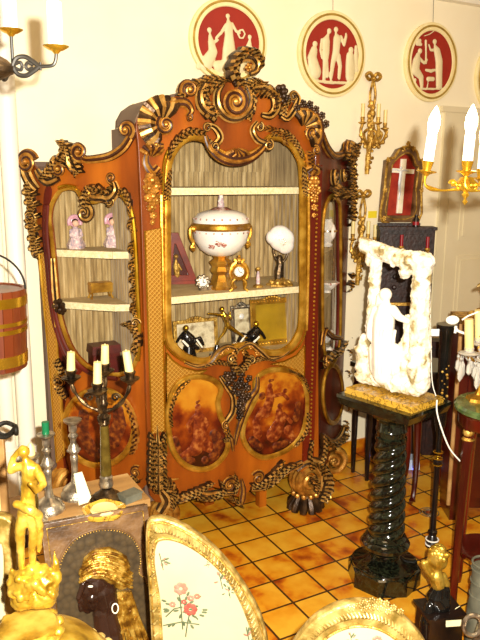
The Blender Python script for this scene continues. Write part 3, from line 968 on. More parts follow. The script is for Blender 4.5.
# second scroll and dark acanthus toward the centre
volute(c2, PC, 187, 90, 0.055, 1.6, 3.6, -1, 0.015)
leaf(c1, PC, [(180, 98), (187, 88), (197, 84), (205, 92)], 0.035, 0.02, 5)
leaf(c1, PC, [(215, 116), (205, 108), (202, 95), (212, 85), (226, 82)], 0.05, 0.03, 6)
tube_px(c1, PC, [(203, 84, .014), (198, 94, .024), (200, 106, .028), (209, 114, .022), (218, 113, .012)], 0, 0.02, 9)
leaf(c1, PC, [(196, 88), (204, 81), (216, 79), (228, 82)], 0.03, 0.02, 5)
volute(c2, PC, 232, 102, 0.085, 2.1, 1.4, -1, 0.02)
tube_px(c1, PC, [(222, 84, .012), (216, 94, .02), (217, 107, .024), (226, 117, .024), (238, 118, .022), (247, 110, .02), (250, 98, .018), (246, 86, .014)], 0, 0.012, 9)
# right of the centre
leaf(c1, PC, [(247, 120), (252, 104), (251, 90), (256, 78)], 0.032, 0.02, 5)
leaf(c1, PC, [(250, 92), (258, 87), (266, 82)], 0.03, 0.02, 4)
tube_px(c1, PC, [(250, 90, .016), (262, 89, .024), (272, 96, .026), (274, 108, .026), (268, 116, .022), (260, 115, .014)], 0, 0.016, 9)
leaf(c1, PC, [(256, 92), (268, 92), (275, 101), (270, 114)], 0.042, 0.03, 6)
posy(c1, PC, 280, 92, 0.04, 6); posy(c1, PC, 284, 100, 0.03, 5)
tube_px(c1, PC, [(292, 92, .010), (296, 99, .018), (292, 110, .02), (285, 119, .018), (279, 116, .012)], 0, 0.018, 8)
volute(c1, PC, 291, 97, 0.035, 1.4, 0.4, 1, 0.02)
leaf(c1, PC, [(282, 118), (283, 108), (290, 98)], 0.03, 0.02, 4)
# right shell scroll
tube_px(c2, PC, [(284, 121, .012), (290, 113, .02), (300, 109, .025), (312, 114, .028), (318, 125, .026), (318, 138, .024), (314, 147, .02)], 0, 0.012, 9)
shell(c1, PC, 303, 128, 0.11, -1.0, 2.3, 13, 0.03)
volute(c2, PC, 309, 133, 0.05, 1.9, 0.6, -1, 0.02)
for x, y in ((294, 108), (300, 104), (307, 105), (313, 110), (319, 116), (323, 124)):
    posy(c1, PC, x, y, 0.022, 5, 0.03)
# finial leaf curling to the right
tube_px(c1, PC, [(236, 82, .016), (233, 72, .026), (234, 62, .03), (241, 56, .03), (250, 57, .028), (255, 64, .024), (254, 71, .02), (248, 74, .014)], 0, 0.02, 10)
leaf(c1, PC, [(238, 84), (231, 74), (233, 62), (242, 53), (253, 55), (258, 64), (254, 72)], 0.038, 0.05, 8)
posy(c2, PC, 247, 68, 0.022, 5, 0.02)
for x, y in ((230, 66), (229, 72), (231, 78), (234, 83)):
    posy(c1, PC, x, y, 0.018, 5, 0.03)
leaf(c1, PC, [(242, 88), (252, 82), (262, 83)], 0.03, 0.02, 5)
build_split(c1, 'crest_carving', M['carved'], cab); build_split(c2, 'crest_scroll', M['parcel'], cab)
# cartouche hanging over the glass
c1, c2 = MB(), MB()
volute(c1, PC, 212, 147, 0.042, 1.7, 2.0, 1, 0.02); volute(c1, PC, 266, 145, 0.038, 1.7, 1.2, -1, 0.02)
tube_px(c2, PC, [(204, 136, .012), (208, 146, .02), (217, 156, .026), (232, 161, .03), (248, 158, .026), (260, 149, .02), (265, 140, .012)], 0, 0.018, 10)
shell(c2, PC, 236, 147, 0.075, PI + 0.5, 2 * PI - 0.5, 9, 0.035)
volute(c1, PC, 205, 128, 0.03, 1.5, 0.4, 1, 0.02); volute(c1, PC, 257, 127, 0.032, 1.5, 1.2, -1, 0.02)
tube_px(c1, PC, [(205, 124, .01), (214, 128, .018), (219, 138, .02), (212, 147, .02)], 0, 0.014, 8)
tube_px(c1, PC, [(256, 122, .01), (251, 130, .016), (256, 140, .018), (266, 144, .018)], 0, 0.014, 8)
leaf(c1, PC, [(204, 134), (190, 132), (178, 139), (170, 150), (167, 162)], 0.028, 0.022, 8)
leaf(c1, PC, [(270, 134), (284, 134), (295, 145), (301, 160)], 0.03, 0.022, 8)
leaf(c2, PC, [(262, 128), (272, 130), (280, 136), (286, 146)], 0.022, 0.02, 5)
leaf(c1, PC, [(166, 200), (167, 185), (169, 168)], 0.026, 0.02, 6)
leaf(c1, PC, [(304, 196), (303, 182), (301, 165)], 0.028, 0.02, 6)
build_split(c1, 'cartouche_carving', M['carved'], cab); build(c2, 'cartouche', M['parcel'], cab)
# pilaster heads: shell, flowers, pendants
c1 = MB()
shell(c1, PC, 151, 158, 0.07, 0.6, 2.6, 7, 0.035); volute(c1, PC, 153, 145, 0.035, 1.5, 0, 1, 0.02)
tube_px(c1, PC, [(146, 152, .012), (145, 163, .02), (151, 172, .024), (157, 167, .018)], 0, 0.014, 8)
for x, y, r in ((150, 180, .04), (154, 186, .03), (147, 188, .03), (151, 196, .036), (146, 198, .02), (155, 200, .022), (150, 207, .026), (152, 215, .02), (151, 222, .014)):
    posy(c1, PC, x, y, r, 6, 0.02)
leaf(c1, PC, [(158, 172), (158, 184), (154, 196)], 0.02, 0.02, 5)
volute(c1, PC, 313, 150, 0.04, 1.5, 2, -1, 0.02); shell(c1, PC, 312, 164, 0.06, 3.6, 5.8, 6, 0.035)
leaf(c1, PC, [(309, 152), (309, 164), (313, 176)], 0.03, 0.03, 5)
for x, y, r in ((312, 182, .036), (315, 190, .026), (309, 190, .026), (312, 198, .028), (312, 207, .02), (312, 215, .014)):
    posy(c1, PC, x, y, r, 6, 0.02)
build_split(c1, 'pilaster_carving', M['parcel'], cab)
# leaves at the foot of the left pilaster, and along both
c1 = MB()
for x0_, s in ((157, 1),):
    for i in range(6):
        y = 436 + i * 8.5
        leaf(c1, PC, [(156, y + 12), (151 - i * 0.3, y + 3), (149, y - 6)], 0.024, 0.025, 3)
        leaf(c1, PC, [(157, y + 12), (162 + i * 0.3, y + 3), (163, y - 6)], 0.024, 0.025, 3)
    tube_px(c1, PC, [(156, 425, .004), (157, 450, .016), (157, 492, .02)], 0, 0.014)
for x, y, s in ((311, 468, 1), (320, 462, -1)):
    leaf(c1, PC, [(x, y), (x - 3 * s, y - 14), (x - 1 * s, y - 30)], 0.022, 0.03, 5)
build_split(c1, 'pilaster_leaf', M['carved'], cab)
# centre trophy between the ovals
c1, c2 = MB(), MB()
rr = random.Random(3)
for i in range(34):
    t = i / 33; y = 372 + 44 * t; w = 11 * (1 - t) ** 0.5 * (0.4 + math.sin(PI * min(1, t + 0.25)))
    posy(c1, PC, 238 + rr.uniform(-w, w), y, rr.uniform(0.016, 0.028), 5, rr.uniform(0.012, 0.03))
tube_px(c1, PC, [(219, 376, .01), (226, 386, .018), (232, 396, .018), (232, 410, .02), (226, 420, .018), (222, 426, .01)], 0, 0.012, 8)
tube_px(c2, PC, [(256, 376, .012), (255, 388, .02), (248, 398, .022), (242, 412, .022), (236, 432, .016), (234, 444, .008)], 0, 0.014, 8)
tube_px(c2, PC, [(224, 430, .012), (230, 438, .016), (232, 450, .008)], 0, 0.014, 8)
volute(c2, PC, 224, 424, 0.03, 1.5, 1, 1, 0.018)
volute(c1, PC, 229, 358, 0.03, 1.6, 1, 1, 0.02); volute(c1, PC, 249, 359, 0.03, 1.6, 2, -1, 0.02)
leaf(c1, PC, [(237, 372), (231, 360), (236, 346)], 0.03, 0.03, 5)
leaf(c1, PC, [(240, 370), (246, 360), (242, 348)], 0.03, 0.03, 5)
leaf(c1, PC, [(228, 364), (214, 362), (200, 367)], 0.018, 0.02, 6); leaf(c1, PC, [(250, 362), (262, 358), (274, 360)], 0.018, 0.02, 6)
tube_px(c1, PC, [(184, 362, .008), (196, 366, .012), (208, 362, .016), (216, 352, .018), (226, 346, .014), (236, 349, .012)], 0, 0.014)
tube_px(c1, PC, [(236, 349, .012), (248, 343, .014), (258, 350, .018), (268, 358, .014), (280, 356, .01), (288, 350, .008)], 0, 0.014)
for x, y in ((220, 352), (226, 348), (250, 346), (256, 352), (233, 352), (243, 352)):
    posy(c2, PC, x, y, 0.018, 5, 0.02)
# small leaf bindings on the oval frames
leaf(c1, PC, [(170, 425), (169, 410), (175, 392), (188, 378)], 0.013, 0.03, 9)
leaf(c1, PC, [(222, 440), (227, 436), (225, 424)], 0.014, 0.03, 4)
leaf(c1, PC, [(286, 369), (300, 376), (307, 392)], 0.013, 0.03, 7)
leaf(c1, PC, [(306, 412), (304, 430), (292, 445)], 0.013, 0.03, 6)
build_split(c1, 'trophy_carving', M['carved'], cab); build_split(c2, 'trophy_scroll', M['parcel'], cab)
# apron
c1, c2 = MB(), MB()
volute(c2, PC, 227, 483, 0.05, 1.8, 0.4, 1, 0.02); volute(c2, PC, 256, 476, 0.05, 1.8, 2.6, -1, 0.02)
tube_px(c2, PC, [(240, 478, .01), (242, 488, .018), (241, 497, .02), (240, 503, .012)], 0, 0.016)
tube_px(c1, PC, [(168, 500, .018), (180, 498, .024), (194, 492, .026), (206, 494, .026), (218, 492, .02), (232, 492, .012)], 0, 0.012, 9)
leaf(c1, PC, [(170, 500), (186, 495), (200, 488), (212, 480)], 0.035, 0.03, 7)
leaf(c1, PC, [(196, 496), (210, 496), (222, 490), (218, 478)], 0.03, 0.03, 6)
leaf(c1, PC, [(232, 474), (236, 484), (232, 494)], 0.024, 0.02, 4)
leaf(c1, PC, [(250, 486), (262, 482), (274, 470), (282, 458)], 0.03, 0.03, 6)
leaf(c1, PC, [(262, 486), (274, 478), (284, 468), (296, 462)], 0.035, 0.03, 6)
tube_px(c1, PC, [(250, 488, .014), (262, 486, .02), (276, 476, .024), (288, 468, .024), (300, 462, .02)], 0, 0.012, 9)
leaf(c1, PC, [(228, 496), (234, 500), (242, 506)], 0.02, 0.02, 3)
tube_px(c2, PC, [(165, 480, .01), (178, 478, .004)], 0, 0.01)
build_split(c1, 'apron_carving', M['carved'], cab); build_split(c2, 'apron_scroll', M['parcel'], cab)
# --- feet
def scroll_foot(u, v, z, R, sgn, ang, label=None):
    pl = PL((u, v, 0), (math.cos(ang), math.sin(ang), 0), (math.sin(ang), -math.cos(ang), 0))
    f = MB(); g = MB()
    for i in range(11):           # tufted hoof
        a = 2 * PI * i / 11
        f.tube([V((u + R * 0.55 * math.cos(a), v + R * 0.55 * math.sin(a), 0.085)), V((u + R * 0.85 * math.cos(a), v + R * 0.85 * math.sin(a), 0.035)), V((u + R * 0.95 * math.cos(a), v + R * 0.95 * math.sin(a), 0.0))], [0.020, 0.028, 0.022], 7)
    f.lathe([(R * 0.6, 0.0), (R * 0.85, 0.02), (R * 0.6, 0.075), (R * 0.5, 0.095)], (u, v, 0), 16)
    for i in range(11):
        a = 2 * PI * i / 11
        g.ball((u + R * 0.72 * math.cos(a), v + R * 0.72 * math.sin(a), 0.10), 0.017, 7, 5)
    # scroll above
    P = []; W = []
    for i in range(46):
        t = i / 45; a = -PI / 2 - sgn * 0.4 + sgn * (t * 3.6 * PI)
        r = R * 0.78 * (1 - t) ** 0.8 + 0.006
        P.append((r * math.cos(a), z + r * math.sin(a))); W.append(0.030 * (1 - 0.6 * t))
    for dd in (-0.035, 0.0, 0.035):
        g.tube([pl.at(a, b, dd + 0.02 * i / 45) for i, (a, b) in enumerate(P)], W, 8)
    o = build(f, 'foot', M['carved'], cab)
    build(g, 'scroll', M['parcel'], o)
scroll_foot(2.25, 3.27, 0.20, 0.105, -1, 0.0)
scroll_foot(1.31, 3.30, 0.18, 0.095, 1, 0.0)
# knees: acanthus over the scroll feet
c1 = MB()
tube_px(c1, PC, [(296, 470, .02), (306, 462, .03), (318, 464, .036), (324, 476, .036), (322, 490, .03)], 0, 0.0, 10)
leaf(c1, PC, [(322, 500), (327, 485), (322, 468), (310, 462)], 0.05, 0.035, 8)
leaf(c1, PC, [(310, 474), (314, 482), (313, 492)], 0.03, 0.04, 5)
tube_px(c1, PC, [(160, 490, .02), (166, 500, .034), (160, 512, .03)], 0, 0.0, 10)
leaf(c1, PC, [(164, 480), (172, 492), (170, 508)], 0.04, 0.035, 6)
build_split(c1, 'knee_carving', M['carved'], cab)
def wing_foot(x, y, pl, sgn, nm='foot'):
    a, b = pl.st(x, y)
    g = MB(); P = []; W = []
    for i in range(40):
        t = i / 39; an = PI / 2 + sgn * t * 3.4 * PI; r = 0.085 * (1 - t) ** 0.8 + 0.005
        P.append((a + r * math.cos(an), b + r * math.sin(an))); W.append(0.026 * (1 - 0.55 * t))
    for dd in (-0.03, 0.0, 0.03):
        g.tube([pl.at(p, q, dd + 0.02) for p, q in P], W, 8)
    mb2 = MB(); base = pl.at(a, 0, 0.0)
    mb2.tube([V((base.x, base.y, 0.0)), V((base.x, base.y, b - 0.05))], [0.03, 0.04], 12)
    o = build(mb2, nm, M['carved'], cab); build(g, 'scroll', M['parcel'], o)
PRF = PL(B2 - V((0.0, 0.03, 0)), (0.98, -0.2, 0), (-0.2, -0.98, 0))
wing_foot(331, 459, PRF, -1)
PLFo = PL(B1 + V((0.02, -0.03, 0)), (0.98, 0.2, 0), (0.2, -0.98, 0))
wing_foot(66, 482, PLFo, 1)
mb = MB(); mb.box((1.74, 3.60, 0.14), (0.06, 0.06, 0.28)); mb.box((2.2, 3.70, 0.14), (0.05, 0.05, 0.28)); mb.box((1.0, 3.70, 0.14), (0.05, 0.05, 0.28))
mb.box((2.02, 3.42, 0.14), (0.05, 0.05, 0.28))
build_split(mb, 'support_post', M['satin'], cab)

# --- left wing carving
c1, c2 = MB(), MB()
volute(c2, PLF, 30, 162, 0.07, 1.9, 0.3, 1, 0.02)
tube_px(c1, PLF, [(27, 158, .02), (26, 170, .03), (31, 182, .03), (38, 190, .02)], 0, 0.004, 9)
for i, (x, y) in enumerate(((33, 190), (35, 200), (36, 212), (36, 224), (38, 236), (39, 246))):
    leaf(c1, PLF, [(x + 3, y + 8), (x - 3, y + 1), (x - 1, y - 9)], 0.045, 0.03, 4)
volute(c1, PLF, 33, 217, 0.045, 1.4, 3.5, 1, 0.02)
tube_px(c2, PLF, [(137, 128, .018), (131, 138, .022), (124, 148, .024), (112, 156, .024), (98, 159, .022), (86, 159, .02), (80, 152, .02)], 0, 0.01, 9)
volute(c2, PLF, 129, 130, 0.055, 1.6, 5.2, 1, 0.02)
volute(c2, PLF, 82, 152, 0.06, 1.7, 5, -1, 0.02)
tube_px(c1, PLF, [(80, 172, .02), (74, 166, .03), (72, 156, .03), (68, 148, .024), (62, 141, .016)], 0, 0.016, 9)
leaf(c1, PLF, [(80, 174), (73, 160), (70, 148), (60, 140)], 0.045, 0.03, 7)
leaf(c1, PLF, [(74, 160), (66, 150), (67, 143)], 0.03, 0.03, 4)
volute(c2, PLF, 62, 169, 0.05, 1.7, 1, 1, 0.02)
leaf(c1, PLF, [(68, 158), (58, 164), (50, 174), (42, 180)], 0.05, 0.03, 6)
tube_px(c1, PLF, [(60, 178, .02), (50, 182, .026), (42, 176, .024), (38, 170, .016)], 0, 0.012, 9)
# ornament over the glass
leaf(c1, PLF, [(86, 206), (88, 196), (96, 190), (108, 192), (116, 184)], 0.045, 0.03, 7)
volute(c2, PLF, 114, 178, 0.035, 1.5, 4.6, -1, 0.02)
tube_px(c1, PLF, [(116, 182, .012), (118, 190, .02), (112, 198, .026), (104, 197, .026), (94, 196, .024), (88, 186, .016)], 0, 0.016, 9)
volute(c1, PLF, 88, 213, 0.055, 1.5, 1.0, -1, 0.02)
volute(c1, PLF, 112, 201, 0.03, 1.4, 4, 1, 0.02)
leaf(c1, PLF, [(114, 194), (124, 192), (130, 202), (132, 216)], 0.026, 0.02, 6)
for y in (222, 245, 262, 275, 290, 305, 345):
    leaf(c1, PLF, [(135 + (y - 222) * 0.03, y + 10), (131 + (y - 222) * 0.03, y + 2), (136 + (y - 222) * 0.03, y - 6)], 0.022, 0.02, 3)
leaf(c1, PLF, [(137, 350), (139, 335), (133, 325), (124, 322)], 0.03, 0.03, 6); volute(c1, PLF, 138, 322, 0.03, 1.3, 0, 1, 0.02)
tube_px(c1, PLF, [(54, 258, .014), (56, 290, .02), (58, 310, .014)], 0, 0.012)
posy(c1, PLF, 60, 305, 0.04, 6); posy(c1, PLF, 63, 309, 0.03, 6)
leaf(c1, PLF, [(58, 360), (66, 372), (78, 378)], 0.03, 0.03, 5); leaf(c1, PLF, [(60, 375), (62, 388), (70, 398)], 0.04, 0.03, 5)
volute(c1, PLF, 64, 380, 0.04, 1.5, 1, 1, 0.02)
leaf(c2, PLF, [(133, 452), (137, 436), (134, 415), (126, 398)], 0.02, 0.03, 8)
volute(c2, PLF, 138, 470, 0.04, 1.5, 1, 1, 0.02)
tube_px(c1, PLF, [(136, 474, .014), (124, 484, .02), (108, 488, .02), (92, 486, .02), (78, 480, .014)], 0, 0.012)
leaf(c1, PLF, [(140, 476), (126, 486), (108, 484)], 0.03, 0.03, 6)
build_split(c1, 'wing_carving', M['carved'], cab); build_split(c2, 'wing_scroll', M['parcel'], cab)
# --- right wing carving
c1, c2 = MB(), MB()
tube_px(c2, PRT, [(320, 134, .02), (324, 146, .024), (331, 155, .024), (339, 155, .024), (344, 150, .02)], 0, 0.01, 9)
volute(c2, PRT, 343, 150, 0.07, 1.7, 0, 1, 0.02)
leaf(c1, PRT, [(341, 156), (346, 147), (352, 148), (353, 142)], 0.05, 0.04, 5)
leaf(c1, PRT, [(344, 160), (350, 156), (352, 146)], 0.05, 0.04, 5)
volute(c1, PRT, 331, 178, 0.06, 1.6, 2, 1, 0.02); volute(c1, PRT, 340, 176, 0.05, 1.6, 2, 1, 0.02)
leaf(c1, PRT, [(328, 196), (334, 190), (342, 194), (346, 186)], 0.05, 0.04, 6)
for x, y in ((348, 166), (349, 176), (349, 188), (349, 200), (349, 214), (348, 280), (347, 345), (346, 366), (345, 400), (344, 416), (342, 432)):
    leaf(c1, PRT, [(x - 2, y + 8), (x + 1, y), (x - 1, y - 8)], 0.045, 0.035, 4)
leaf(c1, PRT, [(320, 365), (328, 356), (336, 352), (343, 340)], 0.04, 0.03, 6)
volute(c2, PRT, 322, 362, 0.05, 1.5, 0, 1, 0.02)
tube_px(c2, PRT, [(320, 345, .014), (323, 330, .02), (330, 336, .02), (340, 338, .014)], 0, 0.012)
tube_px(c1, PRT, [(322, 436, .02), (330, 442, .024), (338, 436, .024), (344, 420, .02)], 0, 0.012)
leaf(c1, PRT, [(320, 440), (330, 446), (340, 436)], 0.045, 0.035, 6)
build_split(c1, 'wing_carving', M['carved'], cab); build_split(c2, 'wing_scroll', M['parcel'], cab)
# ------------------------------------------------------------------ things on the wall
def pk(p):
    return (V(p) - EYE).dot(FW) / FPX
def plaque(u, z, ru, rz, label, figs, wire=True, extra=None):
    c = WALL.at(u, z, 0.0)
    t = thing('oval_plaque', label, 'plaque', c, 'oval plaster relief plaques hung along the wall')
    E = lambda f, n=56: [(u + ru * f * math.cos(2 * PI * i / n), z + rz * f * math.sin(2 * PI * i / n)) for i in range(n)]
    plate([E(0.86)], WALL, 0.006, 0.012, 'ground', M['redground'], t)
    plate([E(1.0), E(0.84)], WALL, 0.0, 0.03, 'frame', M['creamframe'], t, 0.005)
    mb = MB(); mb.tube([WALL.at(a, b, 0.032) for a, b in E(0.925)], 0.007, 6, True); build(mb, 'gilt_line', M['olive'], t)
    mb = MB(); mb.tube([WALL.at(a, b, 0.024) for a, b in E(0.835)], 0.008, 6, True); build(mb, 'inner_bead', M['creamframe'], t)
    mb = MB()
    for pts in figs:
        relief(mb, WALL, pts, 1.0, 0.022, 0.45)
    build(mb, 'relief_figures', M['cream'], t, blob=0.0045)
    if wire:
        mb = MB(); mb.tube([WALL.at(u, z + rz * 0.98, 0.012), WALL.at(u, 3.19, 0.004)], 0.0016, 5); build(mb, 'hanging_wire', M['iron'], t)
    return t
F1 = [[(227.8, 16, 2.9)], [(228, 19, 1.6), (229, 26, 4.3), (229, 37, 5.6), (229, 50, 8), (230, 68, 11)], [(226, 25, 2.2), (221, 33, 2), (216, 38, 1.6)], [(232, 24, 2.2), (236, 31, 1.9), (240, 33, 1.3)],
      [(209.4, 30, 3.1)], [(210, 35, 2), (211, 42, 4), (213, 52, 5.5), (206, 64, 8)], [(211, 40, 2), (215, 42, 1.8), (218, 40, 1.4)], [(202, 60, 4.5), (199, 66, 4)], [(249.7, 37, 2.7)], [(249.7, 41, 2), (249, 47, 4), (252, 56, 6), (246, 60, 5)],
      [(238, 34, 1.3), (240, 30, 1.2), (243, 30, 1.2), (245, 34, 1.2), (243, 38, 1.2), (240, 38, 1.2), (238, 34, 1.3)], [(205, 72, 1.6), (230, 74, 2.4), (250, 72, 1.6)], [(218, 66, 6), (240, 66, 7)]]
F2 = [[(329.2, 31, 3.1)], [(328, 35, 2), (326, 41, 5), (326, 53, 4.4), (325, 65, 3.2), (324, 78, 2.4)], [(322, 40, 2.2), (320.5, 50, 1.8), (322, 58, 1.5)], [(336, 29.5, 3.1)], [(336, 34, 2), (337, 39, 5), (336, 52, 4.6), (333, 62, 3.2), (331, 78, 2.2)],
      [(338, 56, 3.6), (340, 66, 2.8), (339, 78, 2.2)], [(341, 37, 2.2), (344, 45, 2), (346, 37, 2.0), (346, 34, 1.6)], [(315, 44, 3.4)], [(314, 50, 4.5), (312, 58, 6), (315, 72, 8), (310, 70, 5)], [(327, 62, 2), (327, 76, 2.6)],
      [(351, 50, 3.4)], [(350, 56, 5), (350, 66, 6), (350, 77, 6)], [(356, 47, 2.2), (356, 58, 3), (356, 70, 4)], [(313, 80.5, 1.7), (330, 82.5, 2), (348, 83, 1.6)]]
F3 = [[(420, 51, 3.1)], [(418, 55, 3), (416.5, 61, 5.2), (415, 70, 5.6), (421, 77, 3.6), (421.7, 86, 2.4)], [(419, 58, 2.2), (424, 63, 1.8), (427, 60, 1.5)], [(415, 80, 2.2), (414, 87, 1.2)], [(417, 40, 2.2), (420, 40.5, 2.2), (417, 44, 2.2), (421, 44.5, 2)],
      [(424, 36, 0.7), (430, 34, 0.7), (434, 31, 0.7)], [(425.8, 41, 1.8), (426, 50, 1.4), (426, 63, 1.6)], [(434.7, 41.7, 3)], [(435, 46, 2), (437, 51, 4.4), (439, 61, 5), (439, 73, 4.6), (439, 86, 4.4)],
      [(434, 50, 1.8), (430.5, 50, 1.5), (429, 45, 1.3)], [(426, 70, 1.6), (431, 71, 2.2), (435, 70, 1.6)], [(428, 79, 2.6), (433, 79, 2.6)], [(428, 83, 1), (427, 88, 1)], [(413, 88.5, 1.2), (430, 89, 1.4), (445, 88.5, 1.2)]]
def pc(x, y): return WALL.st(x, y)
a = pc(227.5, 42); plaque(a[0], a[1], 0.250, 0.236, 'oval red plaque with lady and two kneeling children, above the cabinet crest', F1)
a = pc(330.5, 55); plaque(a[0], a[1], 0.255, 0.256, 'oval red plaque with two embracing standing figures, right of the cabinet crest', F2)
a = pc(429.5, 63); plaque(a[0], a[1], 0.235, 0.256, 'oval red plaque with seated figure facing a standing one at an altar', F3)
a = pc(474.5, 75)
plaque(a[0] + 0.235, a[1] - 0.01, 0.235, 0.256, 'oval plaque cut off by the right edge of the picture, only its frame showing', [[(494, 55, 3)], [(494, 60, 4), (494, 72, 5), (493, 90, 6)], [(485, 94, 1.2), (503, 95, 1.2)]])

def sconce(x, y, label):
    """three-light gilt wall bracket hung from a ribbon bow; x, y is the bow in the photograph"""
    u, z = WALL.st(x, y)
    t = thing('wall_sconce', label, 'wall light', WALL.at(u, z, 0), 'gilt ribbon-bow wall sconces right of the cabinet')
    W = lambda a, b, d=0.02: WALL.at(u + a - d * 0.81, z + b, d)
    mb = MB()
    for s in (-1, 1):
        mb.tube([W(*q) for q in smooth_pts([(0, 0, .03), (s * .03, .03, .04), (s * .06, .015, .03), (s * .035, -.01, .03), (0, 0, .03)], 4)], 0.012, 6)
        mb.tube([W(*q) for q in smooth_pts([(0, 0, .03), (s * .012, -.05, .02), (s * .022, -.10, .02), (s * .016, -.16, .02), (0.0, -.22, .02)], 4)], 0.009, 6)
    mb.ball(W(0, 0, .035), 0.014, 8, 6)
    build(mb, 'ribbon_bow', M['oldgold'], t)
    mb = MB()
    mb.tube([W(*q) for q in smooth_pts([(0, -.20, .02), (-.008, -.27, .035), (0, -.34, .03), (-.01, -.42, .035), (-.015, -.48, .02), (-.02, -.56, .02), (-.022, -.62, .015)], 4)],
            [0.015 + 0.016 * abs(math.sin(i * 0.8)) * (1 - i / 26) for i in range(25)], 8)
    for i in range(16):
        b = -0.16 - 0.028 * i
        posy_at = W(rnd.uniform(-.022, .022), b, 0.04); mb.ball(posy_at, 0.019 - 0.0008 * i, 7, 5)
        mb.ball(W(rnd.uniform(-.03, .03), b + .01, 0.03), 0.013, 6, 4)
    build(mb, 'stem', M['oldgold'], t)
    for k, (a, b, d) in enumerate(((-.075, -.235, .08), (.055, -.235, .12), (.115, -.265, .07))):
        mb = MB()
        mb.tube([W(*q) for q in smooth_pts([(0, -.36, .03), (a * .4, -.43, .06), (a * .9, -.40, d), (a * 1.15, -.34, d), (a, b - .07, d)], 5)], 0.0105, 7)
        mb.tube([W(*q) for q in smooth_pts([(a * .5, -.42, .06), (a * .8, -.36, .06), (a * .45, -.33, .05)], 4)], 0.010, 6)
        for q in ((a * .6, -.44, .07), (a * 1.1, -.37, d), (a * .9, -.41, d)): mb.ball(W(*q), 0.015, 7, 5)
        c = W(a, b - .07, d)
        mb.lathe([(0.006, 0), (0.026, 0.012), (0.028, 0.018), (0.012, 0.022), (0.015, 0.05), (0.011, 0.052)], c, 12)
        o = build(mb, 'arm', M['oldgold'], t)
        mb = MB(); mb.cyl(c + V((0, 0, 0.045)), c + V((0, 0, 0.135)), 0.0125, 10); build(mb, 'candle', M['candle'], o)
    return t
sconce(373.5, 79, 'gilt three-candle wall sconce with ribbon bow, upper one beside cabinet')
sconce(363.5, 195, 'gilt three-candle wall sconce, lower one half hidden behind the alabaster group')

# crucifix in an arched frame
t = thing('framed_crucifix', 'ivory crucifix on red velvet in an arched carved gilt frame', 'crucifix', WALL.px(398, 220, 0))
OUT = [(378, 221), (380.5, 190), (383.5, 161), (390, 158), (395, 150), (404, 146.5), (412, 151), (415, 160), (420, 162), (417, 190), (414, 221)]
INN = [(382.5, 216), (385, 190), (388, 166), (392, 160), (398, 155), (404, 153), (409, 157), (412, 165), (414.5, 168), (412, 190), (409.5, 216)]
plate([P2(WALL, OUT), P2(WALL, INN)], WALL, 0.0, 0.045, 'frame', M['panelwood'], t, 0.006)
plate([P2(WALL, [(q[0] * 1.02 - 398 * .02, q[1] * 1.01 - 188 * .01) for q in INN])], WALL, 0.003, 0.012, 'velvet_ground', M['velvet'], t)
mb = MB(); tube_px(mb, WALL, [(x, y) for x, y in OUT], 0.009, 0.045, 6, 3, True); tube_px(mb, WALL, INN, 0.007, 0.04, 6, 3, True)
for x, y in ((404, 147), (399, 149), (409, 149), (404, 144), (384, 160), (419, 161), (381, 190), (417, 190), (380, 218), (413, 218)):
    posy(mb, WALL, x, y, 0.02, 5, 0.045)
build(mb, 'gilt_carving', M['oldgold'], t)
mb = MB()
mb.prism(P2(WALL, [(399, 159), (404, 159), (399.5, 213), (394.5, 213)]), WALL, 0.015, 0.03, 0.002)
mb.prism(P2(WALL, [(389, 168), (411.5, 169.5), (411, 174), (388.7, 172.5)]), WALL, 0.015, 0.031, 0.002)
build(mb, 'cross', M['ivory'], t)
mb = MB()
for pts in ([(401, 168, 1.5)], [(401, 172, 1.7), (400.4, 178, 1.8), (399.5, 184, 1.6), (400, 192, 1.2), (399, 199, 0.9)], [(401, 171, .9), (396, 169.5, .7), (391, 170, .6)], [(401, 171, .9), (405, 170, .7), (409, 171, .6)]):
    relief(mb, WALL, pts, 1.0, 0.036, 0.7)
build(mb, 'corpus', M['greybird'], t)
mb = MB(); mb.slab(WALL, *sorted((WALL.st(368, 214)[0], WALL.st(376.5, 214)[0])), WALL.st(372, 218)[1], WALL.st(372, 211)[1], 0.001, 0.004)
solo(mb, 'wall_tag', M['yellow'], 'small yellow price card stuck on the wall left of the crucifix', 'tag')
# ------------------------------------------------------------------ what stands in the cabinet
def lt(mb, p, prof, k, n=20, flute=None):
    mb.lathe([(r * k, z * k) for r, z in prof], p, n, flute=flute); return mb
CAMD = V((-math.sin(0.5), -math.cos(0.5), 0))
def stand(x, y, z):
    return on_floor(x, y, z)
def fplane(p, ang=0.0):
    """upright plane through p, facing along -Y turned by ang"""
    return PL(p, (math.cos(ang), math.sin(ang), 0), (math.sin(ang), -math.cos(ang), 0))
Z2 = 1.386
# tureen
p = stand(221, 288, Z2); k = pk(p)
t = thing('porcelain_tureen', 'large white covered porcelain tureen with gilt mounts on middle shelf', 'tureen', p)
mb = MB(); lt(mb, p, [(15, 0), (16, 2), (13, 5), (10, 9), (8, 14), (11, 18), (9, 22), (12, 26), (7, 30), (9, 33)], k, 16, (8, 0.06)); build(mb, 'foot', M['gold'], t)
mb = MB(); lt(mb, p, [(7, 32), (14, 34), (21, 39), (26, 47), (27.5, 55), (27.5, 60)], k, 32); b_ = build(mb, 'bowl', M['porcelain'], t)
mb = MB(); lt(mb, p, [(28, 58), (29.5, 60), (29.5, 63), (28, 65)], k, 32); build(mb, 'rim', M['gold'], t)
mb = MB(); lt(mb, p, [(27.5, 65), (27, 69), (23, 74), (15, 77), (5, 78)], k, 32); l_ = build(mb, 'lid', M['porcelain'], t)
pl = fplane(p + CAMD * (26.2 * k), -0.45)
mb = MB()
